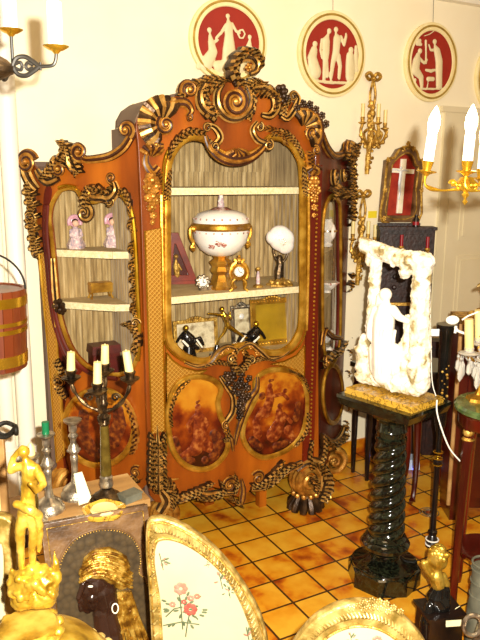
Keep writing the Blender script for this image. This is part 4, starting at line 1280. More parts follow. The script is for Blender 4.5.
for i in range(16):
    a, b = rnd.uniform(-11, 14), rnd.uniform(42, 50)
    mb.ball(pl.at(a * k, b * k, -0.012 - (abs(a) / 60) ** 2), (rnd.uniform(1.5, 4) * k, rnd.uniform(1, 2.4) * k, 2.5 * k), 8, 5, (pl.S, pl.T, pl.N))
build(mb, 'painted_scene', M['puce'], b_)
mb = MB()
for i in range(22):
    a = 2 * PI * i / 22
    mb.ball(p + V((26.6 * k * math.cos(a), 26.6 * k * math.sin(a), 69 * k)), 1.1 * k, 6, 4)
    mb.ball(p + V((27.6 * k * math.cos(a), 27.6 * k * math.sin(a), 56 * k)), 0.9 * k, 6, 4)
build(mb, 'painted_sprigs', M['puce'], l_)
mb = MB(); lt(mb, p, [(15, 76), (10, 78), (6, 80)], k, 14); build(mb, 'purple_disc', M['puce'], l_)
for s in (-1, 1):
    mb = MB(); q = p + V((s * 29 * k, 0, 0))
    mb.tube([q + V((s * a * k, 0, b * k)) for a, b in smooth_pts([(0, 62), (4, 60), (4, 52), (1, 46), (3, 42), (0, 39)], 4)], 2.0 * k, 8)
    mb.ball(q + V((s * 1 * k, 0, 60 * k)), 3.6 * k, 8, 6); mb.ball(q + V((s * 1 * k, 0, 42 * k)), 2.6 * k, 8, 6)
    build(mb, 'handle', M['gold'], t)
mb = MB(); q = p + V((0, 0, 79 * k)); capsule(mb, [(q, 3.6 * k), (q + V((0, 0, 6 * k)), 3.0 * k), (q + V((0, 0, 12 * k)), 2.2 * k)]); mb.ball(q + V((0, 0, 15.5 * k)), 2.2 * k, 8, 6)
capsule(mb, [(q + V((-1.5 * k, 0, 9 * k)), 0.9 * k), (q + V((-3 * k, -k, 6 * k)), 0.8 * k)])
o = build(mb, 'finial', M['pinkcloth'], t); mb = MB(); mb.lathe([(2.6 * k, 0), (1.6 * k, 1.2 * k), (1.4 * k, 2.4 * k)], q + V((0, 0, 16.6 * k)), 10); build(mb, 'hat', M['black'], o)
# triangular icon stand
p = stand(181, 283, Z2); k = pk(p); pl = fplane(p, -0.25)
t = thing('triangular_shrine', 'dark red triangular wooden shrine with small figure inside, left of tureen', 'shrine', p)
tri = [(-15 * k, 3 * k), (15 * k, 3 * k), (-3 * k, 50 * k), (-9 * k, 50 * k)]; tin = [(-11 * k, 8 * k), (8 * k, 8 * k), (-5 * k, 40 * k), (-7 * k, 40 * k)]
plate([tri, tin], pl, 0, 0.025, 'frame', M['tagred'], t, 0.003); plate([tri], pl, -0.015, 0.015, 'back_board', M['mahog'], t)
mb = MB(); mb.slab(pl, -17 * k, 17 * k, 0, 3 * k, -0.03, 0.045); build(mb, 'base', M['tagred'], t)
mb = MB(); capsule(mb, [(pl.at(-4 * k, 8 * k, .012), 3 * k), (pl.at(-5 * k, 17 * k, .012), 3.2 * k), (pl.at(-5 * k, 23 * k, .012), 1.4 * k)]); mb.ball(pl.at(-5 * k, 27 * k, .014), 2.4 * k, 8, 6)
capsule(mb, [(pl.at(-3 * k, 19 * k, .016), 1.3 * k), (pl.at(0, 14 * k, .02), 1.1 * k)]); build(mb, 'figure', M['oldgold'], t)
# silver rosette clock
p = stand(203, 290, Z2); k = pk(p); pl = fplane(p, -0.35)
t = thing('rosette_clock', 'small silver flower-shaped clock standing before the tureen, left side', 'clock', p)
mb = MB()
for i in range(9):
    a = 2 * PI * i / 9; mb.ball(pl.at(6 * k * math.cos(a), (8 + 6 * math.sin(a)) * k, 0.0), 2.3 * k, 8, 6)
mb.box(p + V((0, 0, 0.008)), (0.05, 0.03, 0.016)); mb.box(p + V((0.035, 0, 0.012)), (0.03, 0.03, 0.024))
mb.tube([pl.at(0, 8 * k, -0.004), pl.at(0, 8 * k, 0.008)], 5.6 * k, 16); build(mb, 'case', M['silver'], t)
mb = MB(); mb.tube([pl.at(0, 8 * k, 0.008), pl.at(0, 8 * k, 0.013)], 3.6 * k, 16); d_ = build(mb, 'dial', M['porcelain'], t)
mb = MB(); mb.tube([pl.at(0, 8 * k, 0.0145), pl.at(0, 11 * k, 0.0145)], 0.4 * k, 5); mb.tube([pl.at(0, 8 * k, 0.0145), pl.at(2 * k, 8 * k, 0.0145)], 0.4 * k, 5); build(mb, 'hands', M['iron'], d_)
# gilt clock
p = stand(239, 291, Z2); k = pk(p); pl = fplane(p, -0.45)
t = thing('mantel_clock', 'small gilt scrolled clock on four legs, right of the tureen foot', 'clock', p)
mb = MB()
for s in (-1, 1):
    mb.tube([pl.at(a * k, b * k, 0) for a, b in smooth_pts([(s * 9, 0), (s * 6, 3), (s * 7, 8), (s * 4, 12)], 4)], 1.4 * k, 7)
    mb.tube([pl.at(a * k, b * k, 0) for a, b in smooth_pts([(s * 7, 12), (s * 9, 18), (s * 7, 25), (s * 3, 29), (s * 5, 32)], 4)], 1.8 * k, 7)
    mb.tube([pl.at(s * 6 * k, 0, -0.04), pl.at(s * 5 * k, 12 * k, -0.01)], 1.2 * k, 6)
mb.ball(pl.at(0, 19 * k, 0), (8 * k, 8.5 * k, 4 * k), 14, 9, (pl.S, pl.T, pl.N)); mb.ball(pl.at(0, 31 * k, 0), 3 * k, 8, 6); mb.ball(pl.at(0, 35 * k, 0), 1.6 * k, 8, 6)
build(mb, 'case', M['gold'], t)
mb = MB(); mb.tube([pl.at(0, 20 * k, 3 * k), pl.at(0, 20 * k, 4.6 * k)], 4.8 * k, 18); d_ = build(mb, 'dial', M['porcelain'], t)
mb = MB(); mb.tube([pl.at(0, 20 * k, 4.9 * k), pl.at(-1 * k, 23.5 * k, 4.9 * k)], 0.35 * k, 5); mb.tube([pl.at(0, 20 * k, 4.9 * k), pl.at(2.6 * k, 19 * k, 4.9 * k)], 0.4 * k, 5)
for i in range(12):
    a = 2 * PI * i / 12; mb.ball(pl.at(3.9 * k * math.cos(a), (20 + 3.9 * math.sin(a)) * k, 4.7 * k), 0.45 * k, 5, 4)
build(mb, 'hands', M['iron'], d_)
# little figure candlestick
p = stand(258, 287, Z2); k = pk(p)
t = thing('putto_candlestick', 'tiny candlestick with a white child figure stem beside the gilt clock', 'candlestick', p)
mb = MB(); lt(mb, p, [(5.5, 0), (5, 1.6), (2, 3)], k, 12); lt(mb, p + V((0, 0, 16 * k)), [(1, 0), (2.6, 2), (2.4, 3.5), (1.2, 4)], k, 10); build(mb, 'base', M['oldgold'], t)
mb = MB(); capsule(mb, [(p + V((0, 0, 4 * k)), 2 * k), (p + V((0, 0, 10 * k)), 1.9 * k), (p + V((0, 0, 16 * k)), 0.8 * k)]); mb.ball(p + V((0, 0, 13 * k)), 1.7 * k, 8, 6); build(mb, 'figure', M['pinkcloth'], t)
# nautilus cup
p = stand(280, 285, Z2); k = pk(p); pl = fplane(p, -0.5)
t = thing('nautilus_cup', 'polished white nautilus shell cup on bronze figural stem, middle shelf', 'cup', p)
mb = MB(); lt(mb, p, [(13, 0), (13, 1.5), (10, 3), (6, 5), (4, 8)], k, 18, (7, 0.12))
for i in range(8):
    a = 2 * PI * i / 8; mb.ball(p + V((9 * k * math.cos(a), 9 * k * math.sin(a), 2.8 * k)), 2.6 * k, 7, 5)
build(mb, 'base', M['oldgold'], t)
mb = MB(); capsule(mb, [(pl.at(-1 * k, 6 * k), 4.6 * k), (pl.at(-1 * k, 14 * k), 4.6 * k), (pl.at(0, 21 * k), 3.6 * k), (pl.at(-1 * k, 27 * k), 3.4 * k)])
capsule(mb, [(pl.at(0, 21 * k), 1.5 * k), (pl.at(-5 * k, 27 * k), 1.3 * k), (pl.at(-7 * k, 34 * k), 1.1 * k), (pl.at(-7 * k, 40 * k), 1.0 * k)])
capsule(mb, [(pl.at(0, 21 * k), 1.5 * k), (pl.at(5 * k, 26 * k), 1.3 * k), (pl.at(7 * k, 31 * k), 1.1 * k)]); build(mb, 'stem', M['bronze'], t)
mb = MB()
AX = (pl.S, pl.T, pl.N)
mb.ball(pl.at(1.0 * k, 45.5 * k, 0), (12.6 * k, 12.0 * k, 7.5 * k), 28, 18, AX)
mb.ball(pl.at(-6.5 * k, 47.5 * k, 0), (8.4 * k, 8.0 * k, 7.2 * k), 24, 16, AX)
mb.ball(pl.at(4.5 * k, 40 * k, 0), (8.8 * k, 9 * k, 6.8 * k), 24, 16, AX)
mb.ball(pl.at(-1.0 * k, 51 * k, 0), (10.5 * k, 8.5 * k, 7.3 * k), 24, 16, AX)
s_ = build(mb, 'shell', M['nacre'], t, blob=0.004)
mb = MB(); mb.tube([pl.at((1.5 + 4.2 * (1 - i / 24) * math.cos(2.6 - i * .33)) * k, (43 + 4.2 * (1 - i / 24) * math.sin(2.6 - i * .33)) * k, 8.1 * k) for i in range(22)], 0.55 * k, 6); build(mb, 'spiral_line', M['silver'], s_)

# bottom row, on the cabinet floor (z = 0.985)
Z1 = 0.986
def picture(x0, x1, ytop, v, zb, name, label, cat, fm, gm, fw=3.5, ang=-0.1, lean=0.12, crest=False, group=None):
    pl0 = PL((0, v, 0), (1, 0, 0), (0, -1, 0))
    u0, u1 = pl0.st(x0, ytop)[0], pl0.st(x1, ytop)[0]; z1 = pl0.st((x0 + x1) / 2, ytop)[1]
    k = pk(V(((u0 + u1) / 2, v, zb))); W_, H_ = (u1 - u0), (z1 - zb)
    T = V((0, math.sin(lean), math.cos(lean))); S = V((math.cos(ang), math.sin(ang), 0)); Nn = S.cross(T); 
    if Nn.y > 0: Nn = -Nn
    o3 = V((u0, v, zb)); pl = PL(o3, S, Nn, T)
    t = thing(name, label, cat, o3, group); f = fw * k
    plate([[(0, 0), (W_, 0), (W_, H_), (0, H_)], [(f, f), (W_ - f, f), (W_ - f, H_ - f), (f, H_ - f)]], pl, 0, 0.018, 'frame', fm, t, 0.004)
    mb = MB(); mb.slab(pl, f * .5, W_ - f * .5, f * .5, H_ - f * .5, 0, 0.008); build(mb, 'picture', gm, t)
    if crest:
        mb = MB()
        for i in range(7):
            a = W_ * (0.32 + 0.06 * i); mb.ball(pl.at(a, H_ + 2.2 * k * math.sin(PI * i / 6), 0.012), 1.8 * k, 7, 5)
        for i in range(14):
            for b in (f * .5, H_ - f * .5): mb.ball(pl.at(W_ * (i + .5) / 14, b, 0.018), 0.9 * k, 5, 4)
        build(mb, 'crest', fm, t)
    return t, pl, W_, H_, k
t, pl, W_, H_, k = picture(252, 293, 299, 3.56, Z1, 'picture_frame', 'large gilt picture frame leaning at the bottom right inside cabinet', 'picture frame', M['gold'], mat('amber_print', ['#8a6a14', '#b8921e'], 6, 0.35), 4.2, -0.05, 0.1, True)
t, pl, W_, H_, k = picture(232, 252, 306, 3.66, Z1, 'picture_frame', 'small grey frame with rosette behind the golden running figure', 'picture frame', M['silver'], M['photo'], 2.6, 0, 0.1, True)
mb = MB(); mb.ball(pl.at(W_ * .5, H_ * .72, 0.012), (3 * k, 3 * k, 1.2 * k), 10, 6, (pl.S, pl.T, pl.N)); build(mb, 'medallion', M['porcelain'], t)
t, pl, W_, H_, k = picture(174, 217, 320, 3.60, Z1, 'picture_frame', 'wide silvery frame with portrait prints at bottom left inside cabinet', 'picture frame', M['oldgold'], M['photo'], 2.4, 0.0, 0.1, True)
pm = fplane(stand(203, 345, Z1 + 0.0) + V((0, 0.02, 0)), -0.2)
a, b = pm.st(203, 331)
t = thing('oval_mirror', 'small oval dark-rimmed mirror on bottom shelf beside black figure', 'mirror', pm.at(a, Z1 - pm.o.z))
mb = MB(); mb.ball(pm.at(a, b), (8.5 * k, 9.5 * k, 0.012), 20, 8, (pm.S, pm.T, pm.N)); mb.tube([pm.at(a, b - 9 * k), pm.at(a, Z1 - pm.o.z)], 1.2 * k, 8); build(mb, 'rim', M['bronze'], t)
mb = MB(); mb.ball(pm.at(a, b, 0.006), (7 * k, 8 * k, 0.010), 20, 8, (pm.S, pm.T, pm.N)); build(mb, 'mirror_plate', M['greybird'], t)
# golden running figure
p = stand(226, 352, Z1); pf = fplane(V((p.x, 3.42, Z1)), -0.25); k = pk(pf.o)
t = thing('running_figure', 'small gilded athlete striding with outstretched arm inside the cabinet', 'figurine', pf.o)
Q = lambda x, y, d=0: pf.px(x, y, d)
mb = MB()
mb.ball(Q(222, 309), 2.6 * k, 10, 7)
capsule(mb, [(Q(223, 312), 1.6 * k), (Q(225, 316), 3.0 * k), (Q(227, 322), 2.4 * k), (Q(228, 326), 2.8 * k)])
capsule(mb, [(Q(222, 315), 1.5 * k), (Q(215, 314), 1.2 * k), (Q(208, 313.5), 1.0 * k)]); capsule(mb, [(Q(227, 315), 1.4 * k), (Q(231, 319), 1.2 * k), (Q(230, 312), 1.0 * k)])
capsule(mb, [(Q(229, 326), 2.2 * k), (Q(237, 332), 1.7 * k), (Q(246, 338), 1.1 * k), (Q(249, 337), 0.9 * k)])
capsule(mb, [(Q(227, 326), 2.2 * k), (Q(224, 333), 1.7 * k), (Q(219, 339), 1.1 * k), (Q(217, 344), 1.0 * k)])
build(mb, 'body', M['brass'], t, blob=0.0035)
mb = MB(); q = Q(217, 345); mb.tube([V((q.x, q.y, Z1)), q], [0.03, 0.012], 10); mb.cyl((q.x, q.y, Z1), (q.x, q.y, Z1 + 0.02), 0.045, 16); build(mb, 'base', M['black'], t)
def crouch(x, y, flip, label):
    pf = fplane(V((PL((0, 3.40, 0), (1, 0, 0), (0, -1, 0)).st(x, y)[0], 3.40, Z1)), -0.3); k = pk(pf.o)
    t = thing('crouching_figure', label, 'figurine', pf.o, 'black bronze crouching figures on the cabinet floor')
    Q = lambda a, b, d=0: pf.px(x + a * flip, y + b, d)
    mb = MB(); capsule(mb, [(Q(0, 2), 7 * k), (Q(-3, -3), 5 * k)]); capsule(mb, [(Q(5, 3), 2.6 * k), (Q(11, 0), 2 * k), (Q(14, 6), 1.8 * k)])
    capsule(mb, [(Q(-5, -5), 2 * k), (Q(-9, -1), 1.7 * k), (Q(-12, 4), 1.4 * k)]); capsule(mb, [(Q(2, 6), 3 * k), (Q(9, 10), 2 * k)])
    build(mb, 'body', M['black'], t, blob=0.004)
    mb = MB(); mb.ball(Q(-3, -10), 3 * k, 10, 7); build(mb, 'head', M['brass'], t)
    mb = MB(); capsule(mb, [(Q(8, 2, 2.4 * k), 0.9 * k), (Q(13, 9, 2.4 * k), 0.9 * k)]); capsule(mb, [(Q(-6, 3, 5 * k), 1.1 * k), (Q(-1, 8, 6 * k), 1.1 * k)]); build(mb, 'gilt_sash', M['ivory'], t)
    mb = MB(); q = Q(0, 8); mb.tube([V((q.x, q.y, Z1)), V((q.x, q.y, q.z))], [0.05, 0.03], 12); build(mb, 'base', M['black'], t)
crouch(189, 338, 1, 'black crouching bronze figure with golden head at bottom left of cabinet floor')
crouch(253, 334, -1, 'black crouching bronze figure with golden head before the large gilt frame')
mb = MB(); q = stand(217, 350, Z1); a_ = fplane(V((q.x, 3.36, Z1)), 0); mb.tube([a_.px(210, 347), a_.px(228, 349)], [0.012, 0.012], 10)
mb.v = [v + V((0, 0, Z1 + 0.012 - min(p.z for p in mb.v))) if False else v for v in mb.v]
lo = min(v.z for v in mb.v); mb.v = [v - V((0, 0, lo - Z1)) for v in mb.v]
solo(mb, 'silver_case', M['silver'], 'small silver cylinder case lying on the cabinet floor', 'case')
# left wing
def lady(x, y, z, label):
    p = stand(x, y, z); p = V((p.x, min(max(p.y, 3.56), 3.68), z)); k = pk(p)
    t = thing('porcelain_lady', label, 'figurine', p, 'seated porcelain ladies in pink bonnets on the left upper shelf')
    mb = MB(); lt(mb, p, [(8, 0), (9, 3), (7, 8), (5, 13), (4.6, 17), (3.4, 20), (1.4, 22)], k, 14, (5, 0.10))
    for s in (-1, 1): capsule(mb, [(p + V((s * 4.6 * k, 0, 18 * k)), 1.8 * k), (p + V((s * 5.4 * k, -2 * k, 13 * k)), 1.6 * k), (p + V((s * 1.5 * k, -5 * k, 11 * k)), 1.3 * k)])
    build(mb, 'dress', M['pinkcloth'], t)
    mb = MB(); mb.ball(p + V((0, -k, 25 * k)), 3.4 * k, 10, 8)
    h_ = build(mb, 'head', M['skin'], t)
    mb = MB(); mb.ball(p + V((0, 0.6 * k, 26.2 * k)), 3.5 * k, 10, 8); build(mb, 'hair', M['bronze'], h_)
    mb = MB(); mb.tube([p + V((6 * k * math.cos(a), 1.5 * k, (26 + 6 * math.sin(a)) * k)) for a in [PI * (-0.15 + 1.3 * i / 14) for i in range(15)]], 1.9 * k, 8)
    mb.ball(p + V((0, 2.2 * k, 27 * k)), (6 * k, 1.5 * k, 6 * k), 12, 8); build(mb, 'bonnet', M['bonnet'], t)
lady(75, 248, ZW[0], 'porcelain lady in pink bonnet, the left one on the left wing shelf')
lady(113, 247, ZW[0], 'porcelain lady in pink bonnet, the right one beside the door moulding')
p = stand(97, 296, ZW[1]); p = V((p.x, min(max(p.y, 3.56), 3.66), ZW[1])); k = pk(p)
t = thing('gilt_casket', 'small gilt casket on four legs on left wing shelf', 'casket', p)
mb = MB(); mb.box(p + V((0, 0, 10.5 * k)), (22 * k, 11 * k, 8 * k)); build(mb, 'box', M['gold'], t)
mb = MB(); mb.box(p + V((0, 0, 15 * k)), (23 * k, 12 * k, 2.4 * k), 0, 0.9); build(mb, 'lid', M['gold'], t)
for sx in (-1, 1):
    for sy in (-1, 1):
        mb = MB(); mb.tube([p + V((sx * 11 * k, sy * 5 * k, 0)), p + V((sx * 9.5 * k, sy * 4.4 * k, 4 * k)), p + V((sx * 10 * k, sy * 4.6 * k, 7 * k))], [1.3 * k, 0.9 * k, 1.4 * k], 7); build(mb, 'leg', M['gold'], t)
p = V((stand(105, 365, 0.832).x, 3.60, 0.832)); p.x = PL((0, 3.6, 0), (1, 0, 0), (0, -1, 0)).st(104, 350)[0]; k = pk(p)
t = thing('leather_chest', 'small dark red chest low inside the left wing behind candles', 'chest', p)
zt = PL((0, 3.55, 0), (1, 0, 0), (0, -1, 0)).st(104, 346)[1] - 0.832
mb = MB(); mb.box(p + V((0, 0, zt * .42)), (0.15, 0.10, zt * .84)); build(mb, 'box', M['leather'], t)
mb = MB(); mb.box(p + V((0, 0, zt * .92)), (0.165, 0.115, zt * .16), 0, 0.94); build(mb, 'lid', M['leather'], t)
mb = MB(); mb.box(p + V((0, -0.056, zt * .7)), (0.02, 0.008, 0.03)); build(mb, 'clasp', M['brass'], t)
# right wing trinkets
for (x, y, z, kind, label) in ((331, 240, ZR[0], 'jar', 'patterned porcelain jar with yellow foot on top shelf of right wing'), (331, 283, ZR[1], 'bowl', 'low patterned porcelain bowl on middle shelf of right wing'),
                               (331, 318, ZR[2], 'cup', 'small pink figured cup on lower shelf of right wing'), (331, 350, 0.832, 'vase', 'small round white box on the floor of right wing')):
    pz = PL((0, 3.56, 0), (1, 0, 0), (0, -1, 0)); a = pz.st(x, y)[0]; p = V((min(max(a, 2.42), 2.60), 3.60, z)); k = 0.0062
    t = thing('porcelain_' + kind, label, kind, p)
    prof = {'jar': [(5, 0), (6, 2), (4, 4), (8, 10), (9, 16), (7, 22), (4, 26), (5, 28)], 'bowl': [(5, 0), (4, 2), (9, 6), (12, 10), (12, 11), (11, 11)],
            'cup': [(4, 0), (6, 3), (8, 9), (8.5, 12), (7.8, 12)], 'vase': [(7, 0), (9, 3), (9, 9), (6, 13)]}[kind]
    mb = MB(); lt(mb, p, prof, k, 18); build(mb, 'body', M['porcelain'], t)
    mb = MB()
    for i in range(10):
        an = 2 * PI * i / 10; zz = prof[len(prof) // 2][1]; r = prof[len(prof) // 2][0]
        mb.ball(p + V((r * k * math.cos(an), r * k * math.sin(an), zz * k)), 1.3 * k, 6, 4)
    build(mb, 'painted_band', M['puce' if kind != 'jar' else 'gold'], t)
# ------------------------------------------------------------------ table with candlesticks, left
def facing(p, lean=0.0):
    """upright plane at p turned to the camera side"""
    S = V((RT.x, RT.y, 0)).normalized(); B = V((S.y, -S.x, 0))
    if B.dot(V(p) - EYE) > 0: B = -B
    T = (V((0, 0, 1)) * math.cos(lean) - B * math.sin(lean)).normalized()
    return PL(p, S, B * math.cos(lean) + V((0, 0, 1)) * math.sin(lean), T)
TZ = 0.80
t = thing('side_table', 'grained wooden table top holding the candlesticks at the left', 'table', (0.47, 2.40, 0))
mb = MB(); mb.box((0.47, 2.435, TZ - 0.015), (0.80, 0.26, 0.03)); build(mb, 'table_top', M['tabletop'], t)
mb = MB(); mb.box((0.47, 2.45, TZ - 0.07), (0.72, 0.18, 0.08)); build(mb, 'apron', M['mahog'], t)
for x in (0.14, 0.80):
    for y in (2.38, 2.52):
        mb = MB(); mb.lathe([(0.016, 0), (0.02, 0.3), (0.026, 0.6), (0.024, 0.72)], (x, y, 0), 10); build(mb, 'leg', M['mahog'], t)
def base_at(x, y, z=TZ):
    return on_floor(x, y, z)
# four-light candelabra
p = base_at(107, 499); k = pk(p); F = facing(p)
t = thing('candelabra', 'four-branched candelabra with olive onyx stem and cream candles', 'candelabra', p)
mb = MB(); lt(mb, p, [(17, 0), (17, 1.5), (14, 3), (13, 5), (9, 7), (7, 10), (5, 12), (6, 14)], k, 24); build(mb, 'base', M['bronze'], t)
mb = MB(); lt(mb, p, [(6.5, 14), (7, 17), (6, 22), (6.5, 24), (5, 26)], k, 16); build(mb, 'socle', M['silver'], t)
mb = MB(); lt(mb, p, [(5.4, 26), (5.6, 30), (4.6, 60), (4.2, 78)], k, 20); build(mb, 'stem', M['olivestone'], t)
mb = MB(); lt(mb, p, [(4.4, 78), (5.4, 80), (4, 84), (6, 87), (3, 90), (3.4, 96), (5, 100), (3, 103), (2.5, 110), (3.5, 114), (2.4, 118), (2.2, 128)], k, 16)
for i in range(6):
    a = 2 * PI * i / 6; mb.tube([p + V((2.5 * k * math.cos(a), 2.5 * k * math.sin(a), 80 * k)), p + V((5.5 * k * math.cos(a), 5.5 * k * math.sin(a), 84 * k)), p + V((6.5 * k * math.cos(a), 6.5 * k * math.sin(a), 88 * k))], [1.2 * k, 1.4 * k, .6 * k], 6)
build(mb, 'capital', M['bronze'], t)
TB = V((F.N.x, F.N.y, 0)).normalized()
for (x, y, ty, d, sl) in ((71, 377, 352, 0.01, 0), (97.5, 390, 362, 0.075, 0), (130, 378, 351, 0.01, -3), (105, 370, 345, -0.075, 0)):
    c = F.px(x, y, d); mb = MB()
    root_ = p + V((0, 0, 92 * k)); mid = (c + root_) / 2 + V((0, 0, -12 * k)); mid2 = c + (root_ - c) * 0.12 + V((0, 0, -12 * k))
    P = smooth_pts([tuple(root_), tuple(mid), tuple(mid2), tuple(c + V((0, 0, -5 * k)))], 6)
    mb.tube(P, [1.8 * k + 0.5 * k * math.sin(i) for i in range(len(P))], 8)
    # scroll on the branch
    dirv = (c - root_); dirv.z = 0
    if dirv.length > 0.01:
        dirv.normalize(); cc = root_ * 0.55 + c * 0.45 + V((0, 0, -1 * k))
        mb.tube([cc + dirv * (4.5 * k * (1 - i / 20) * math.cos(i * .5)) + V((0, 0, 4.5 * k * (1 - i / 20) * math.sin(i * .5))) for i in range(18)], 1.2 * k, 6)
    build(mb, 'branch', M['bronze'], t)
    mb = MB(); lt(mb, c, [(2, -7), (3.5, -5), (9, -1), (9.5, 0), (4, 0.5), (4.5, 3), (5.8, 6), (5, 7)], k, 20); o = build(mb, 'drip_pan', M['bronze'], t)
    top = F.px(x + (0 if not sl else -4), ty, d)
    mb = MB(); mb.tube([c + V((0, 0, 3 * k)), top], [4.2 * k, 3.7 * k], 14); mb.tube([top, top + V((0, 0, 1.5 * k))], [0.5 * k, 0.3 * k], 5); build(mb, 'candle', M['candle'], t)
# silver candlestick with a tag
STK = [(15, 0), (15, 2), (14, 4), (13, 5), (12, 9), (8, 12), (4.5, 15), (3.6, 20), (3, 26), (3.2, 34), (4, 42), (3.2, 44), (4.5, 46), (6, 49), (4.8, 53), (3, 56), (2.8, 60), (5, 64), (3, 67), (3.8, 69), (4, 75), (8.5, 79), (9, 80.5), (4, 81)]
def stick(x, y, sc, label, m_='silver'):
    p = base_at(x, y); k = pk(p) * sc
    t = thing('candlestick', label, 'candlestick', p, 'silver candlesticks on the side table')
    mb = MB(); lt(mb, p, STK[:7], k, 28, (14, 0.02)); build(mb, 'base', M[m_], t)
    mb = MB(); lt(mb, p, STK[6:20], k, 18); 
    for i in range(6):
        a = 2 * PI * i / 6; mb.ball(p + V((5.4 * k * math.cos(a), 5.4 * k * math.sin(a), 49 * k)), 1.7 * k, 7, 5)
    build(mb, 'stem', M[m_], t)
    mb = MB(); lt(mb, p, STK[19:], k, 22); build(mb, 'socket', M[m_], t)
    return t, p, k
t, p, k = stick(76, 496, 1.0, 'tarnished silver candlestick with a paper price tag against its base')
pt = facing(p + TB * 0.04)
mb = MB(); a = [pt.st(*q) for q in ((77, 468), (85, 466), (94, 491), (91, 496), (82, 499))]; mb.prism(a, pt, 0.05, 0.0515)
solo(mb, 'price_tag', M['paper'], 'cream paper tag leaning against the tarnished silver candlestick', 'tag')
t, p, k = stick(50, 510, 1.0, 'tarnished silver candlestick holding a stub of green wax')
mb = MB(); mb.cyl(p + V((0, 0, 78 * k)), p + V((0, 0, 93 * k)), 3.6 * k, 14); solo(mb, 'green_candle', M['greenwax'], 'stub of green candle in the silver candlestick', 'candle')
p = base_at(35, 522); k = pk(p)
t = thing('onyx_candlestick', 'short olive onyx candlestick at the front left of the table', 'candlestick', p)
mb = MB(); lt(mb, p, [(13, 0), (13, 2), (9, 5), (6, 9), (5, 14)], k, 20); build(mb, 'base', M['silver'], t)
mb = MB(); lt(mb, p, [(4.4, 14), (4.8, 20), (4, 56)], k, 16); build(mb, 'stem', M['olivestone'], t)
mb = MB(); lt(mb, p, [(4, 56), (6, 58), (4, 62), (5, 66), (8.5, 69), (9, 71), (4, 72)], k, 18); build(mb, 'drip_pan', M['silver'], t)
mb = MB(); mb.tube([p + V((0, 0, 71 * k)), p + V((0, 0, 80 * k)), p + V((0, 0, 84 * k))], [4.4 * k, 3.6 * k, 1.2 * k], 12); build(mb, 'candle_stub', M['candle'], t)
# onyx tray with a shell, small grey box
p = base_at(106, 509.5); k = pk(p); p = V((p.x, p.y, TZ))
p = p + TB * 0.035 + RT * 0.0
t = thing('onyx_tray', 'low mottled onyx ashtray in front of the candelabra', 'ashtray', p)
mb = MB(); mb.lathe([(0.062, 0), (0.075, 0.008), (0.078, 0.02), (0.07, 0.024), (0.055, 0.014), (0.0, 0.012)], p, 26, flute=(5, 0.06)); build(mb, 'dish', M['siena'], t)
mb = MB(); mb.lathe([(0.046, 0.013), (0.05, 0.02), (0.044, 0.026), (0.03, 0.022), (0.0, 0.02)], p, 22); build(mb, 'inner_saucer', M['candle'], t)
p = base_at(131, 501)
mb = MB(); mb.box(p + V((0, 0.01, 0.013)), (0.075, 0.05, 0.024), 0.3); mb.box(p + V((0, 0.01, 0.028)), (0.08, 0.055, 0.006), 0.3)
solo(mb, 'grey_box', M['stone'], 'small flat grey box at the right end of the table', 'box')

# ------------------------------------------------------------------ framed relief of a turbaned man, leaning on the table
TLp, TRp = on_floor(41, 524, 0.80), on_floor(146, 504.5, 0.80)
TLp += TB * 0.05; TRp += TB * 0.05
TLp, TRp = EYE + (TLp - EYE), EYE + (TRp - EYE)
Sx = (TRp - TLp).normalized(); Bk = V((Sx.y, -Sx.x, 0))
if Bk.dot(TLp - EYE) > 0: Bk = -Bk
LEAN = 0.20
Tt = (V((0, 0, 1)) * math.cos(LEAN) - Bk * math.sin(LEAN)); Nn = Bk * math.cos(LEAN) + V((0, 0, 1)) * math.sin(LEAN)
PR = PL(TLp, Sx, Nn, Tt)
tl = PR.st(41, 524); tr = PR.st(146, 504.5); br = PR.st(162, 645)
W_ = tr[0] - tl[0]; H_ = 0.52
t = thing('relief_panel', 'carved brown frame with relief of a dark-faced man in a golden turban', 'relief', PR.at(W_ / 2, -H_, 0))
rb = [tl, tr, (tr[0] + (br[0] - tr[0]) * H_ / (tr[1] - br[1]), tr[1] - H_), (tl[0] + 0.02, tl[1] - H_)]
mb = MB(); mb.prism(rb, PR, -0.02, 0.0, 0.0); build(mb, 'board', M['panelwood'], t)
def inset(loop, d):
    cx = sum(q[0] for q in loop) / 4; cz = sum(q[1] for q in loop) / 4
    return [(q[0] + d * (1 if q[0] < cx else -1), q[1] + d * (1 if q[1] < cz else -1)) for q in loop]
plate([rb, inset(rb, 0.014)], PR, 0.0, 0.014, 'frame', M['panelwood'], t, 0.003)
mb = MB(); mb.tube([PR.at(a, b, 0.013) for a, b in inset(rb, 0.017)], 0.0025, 6, True)
q0, q1 = inset(rb, 0.004)[:2]
for i in range(34):
    f = i / 33; mb.ball(PR.at(q0[0] + (q1[0] - q0[0]) * f, q0[1] + (q1[1] - q0[1]) * f + 0.002, 0.01), 0.0045, 6, 4)
build(mb, 'gilt_edging', M['oldgold'], t)
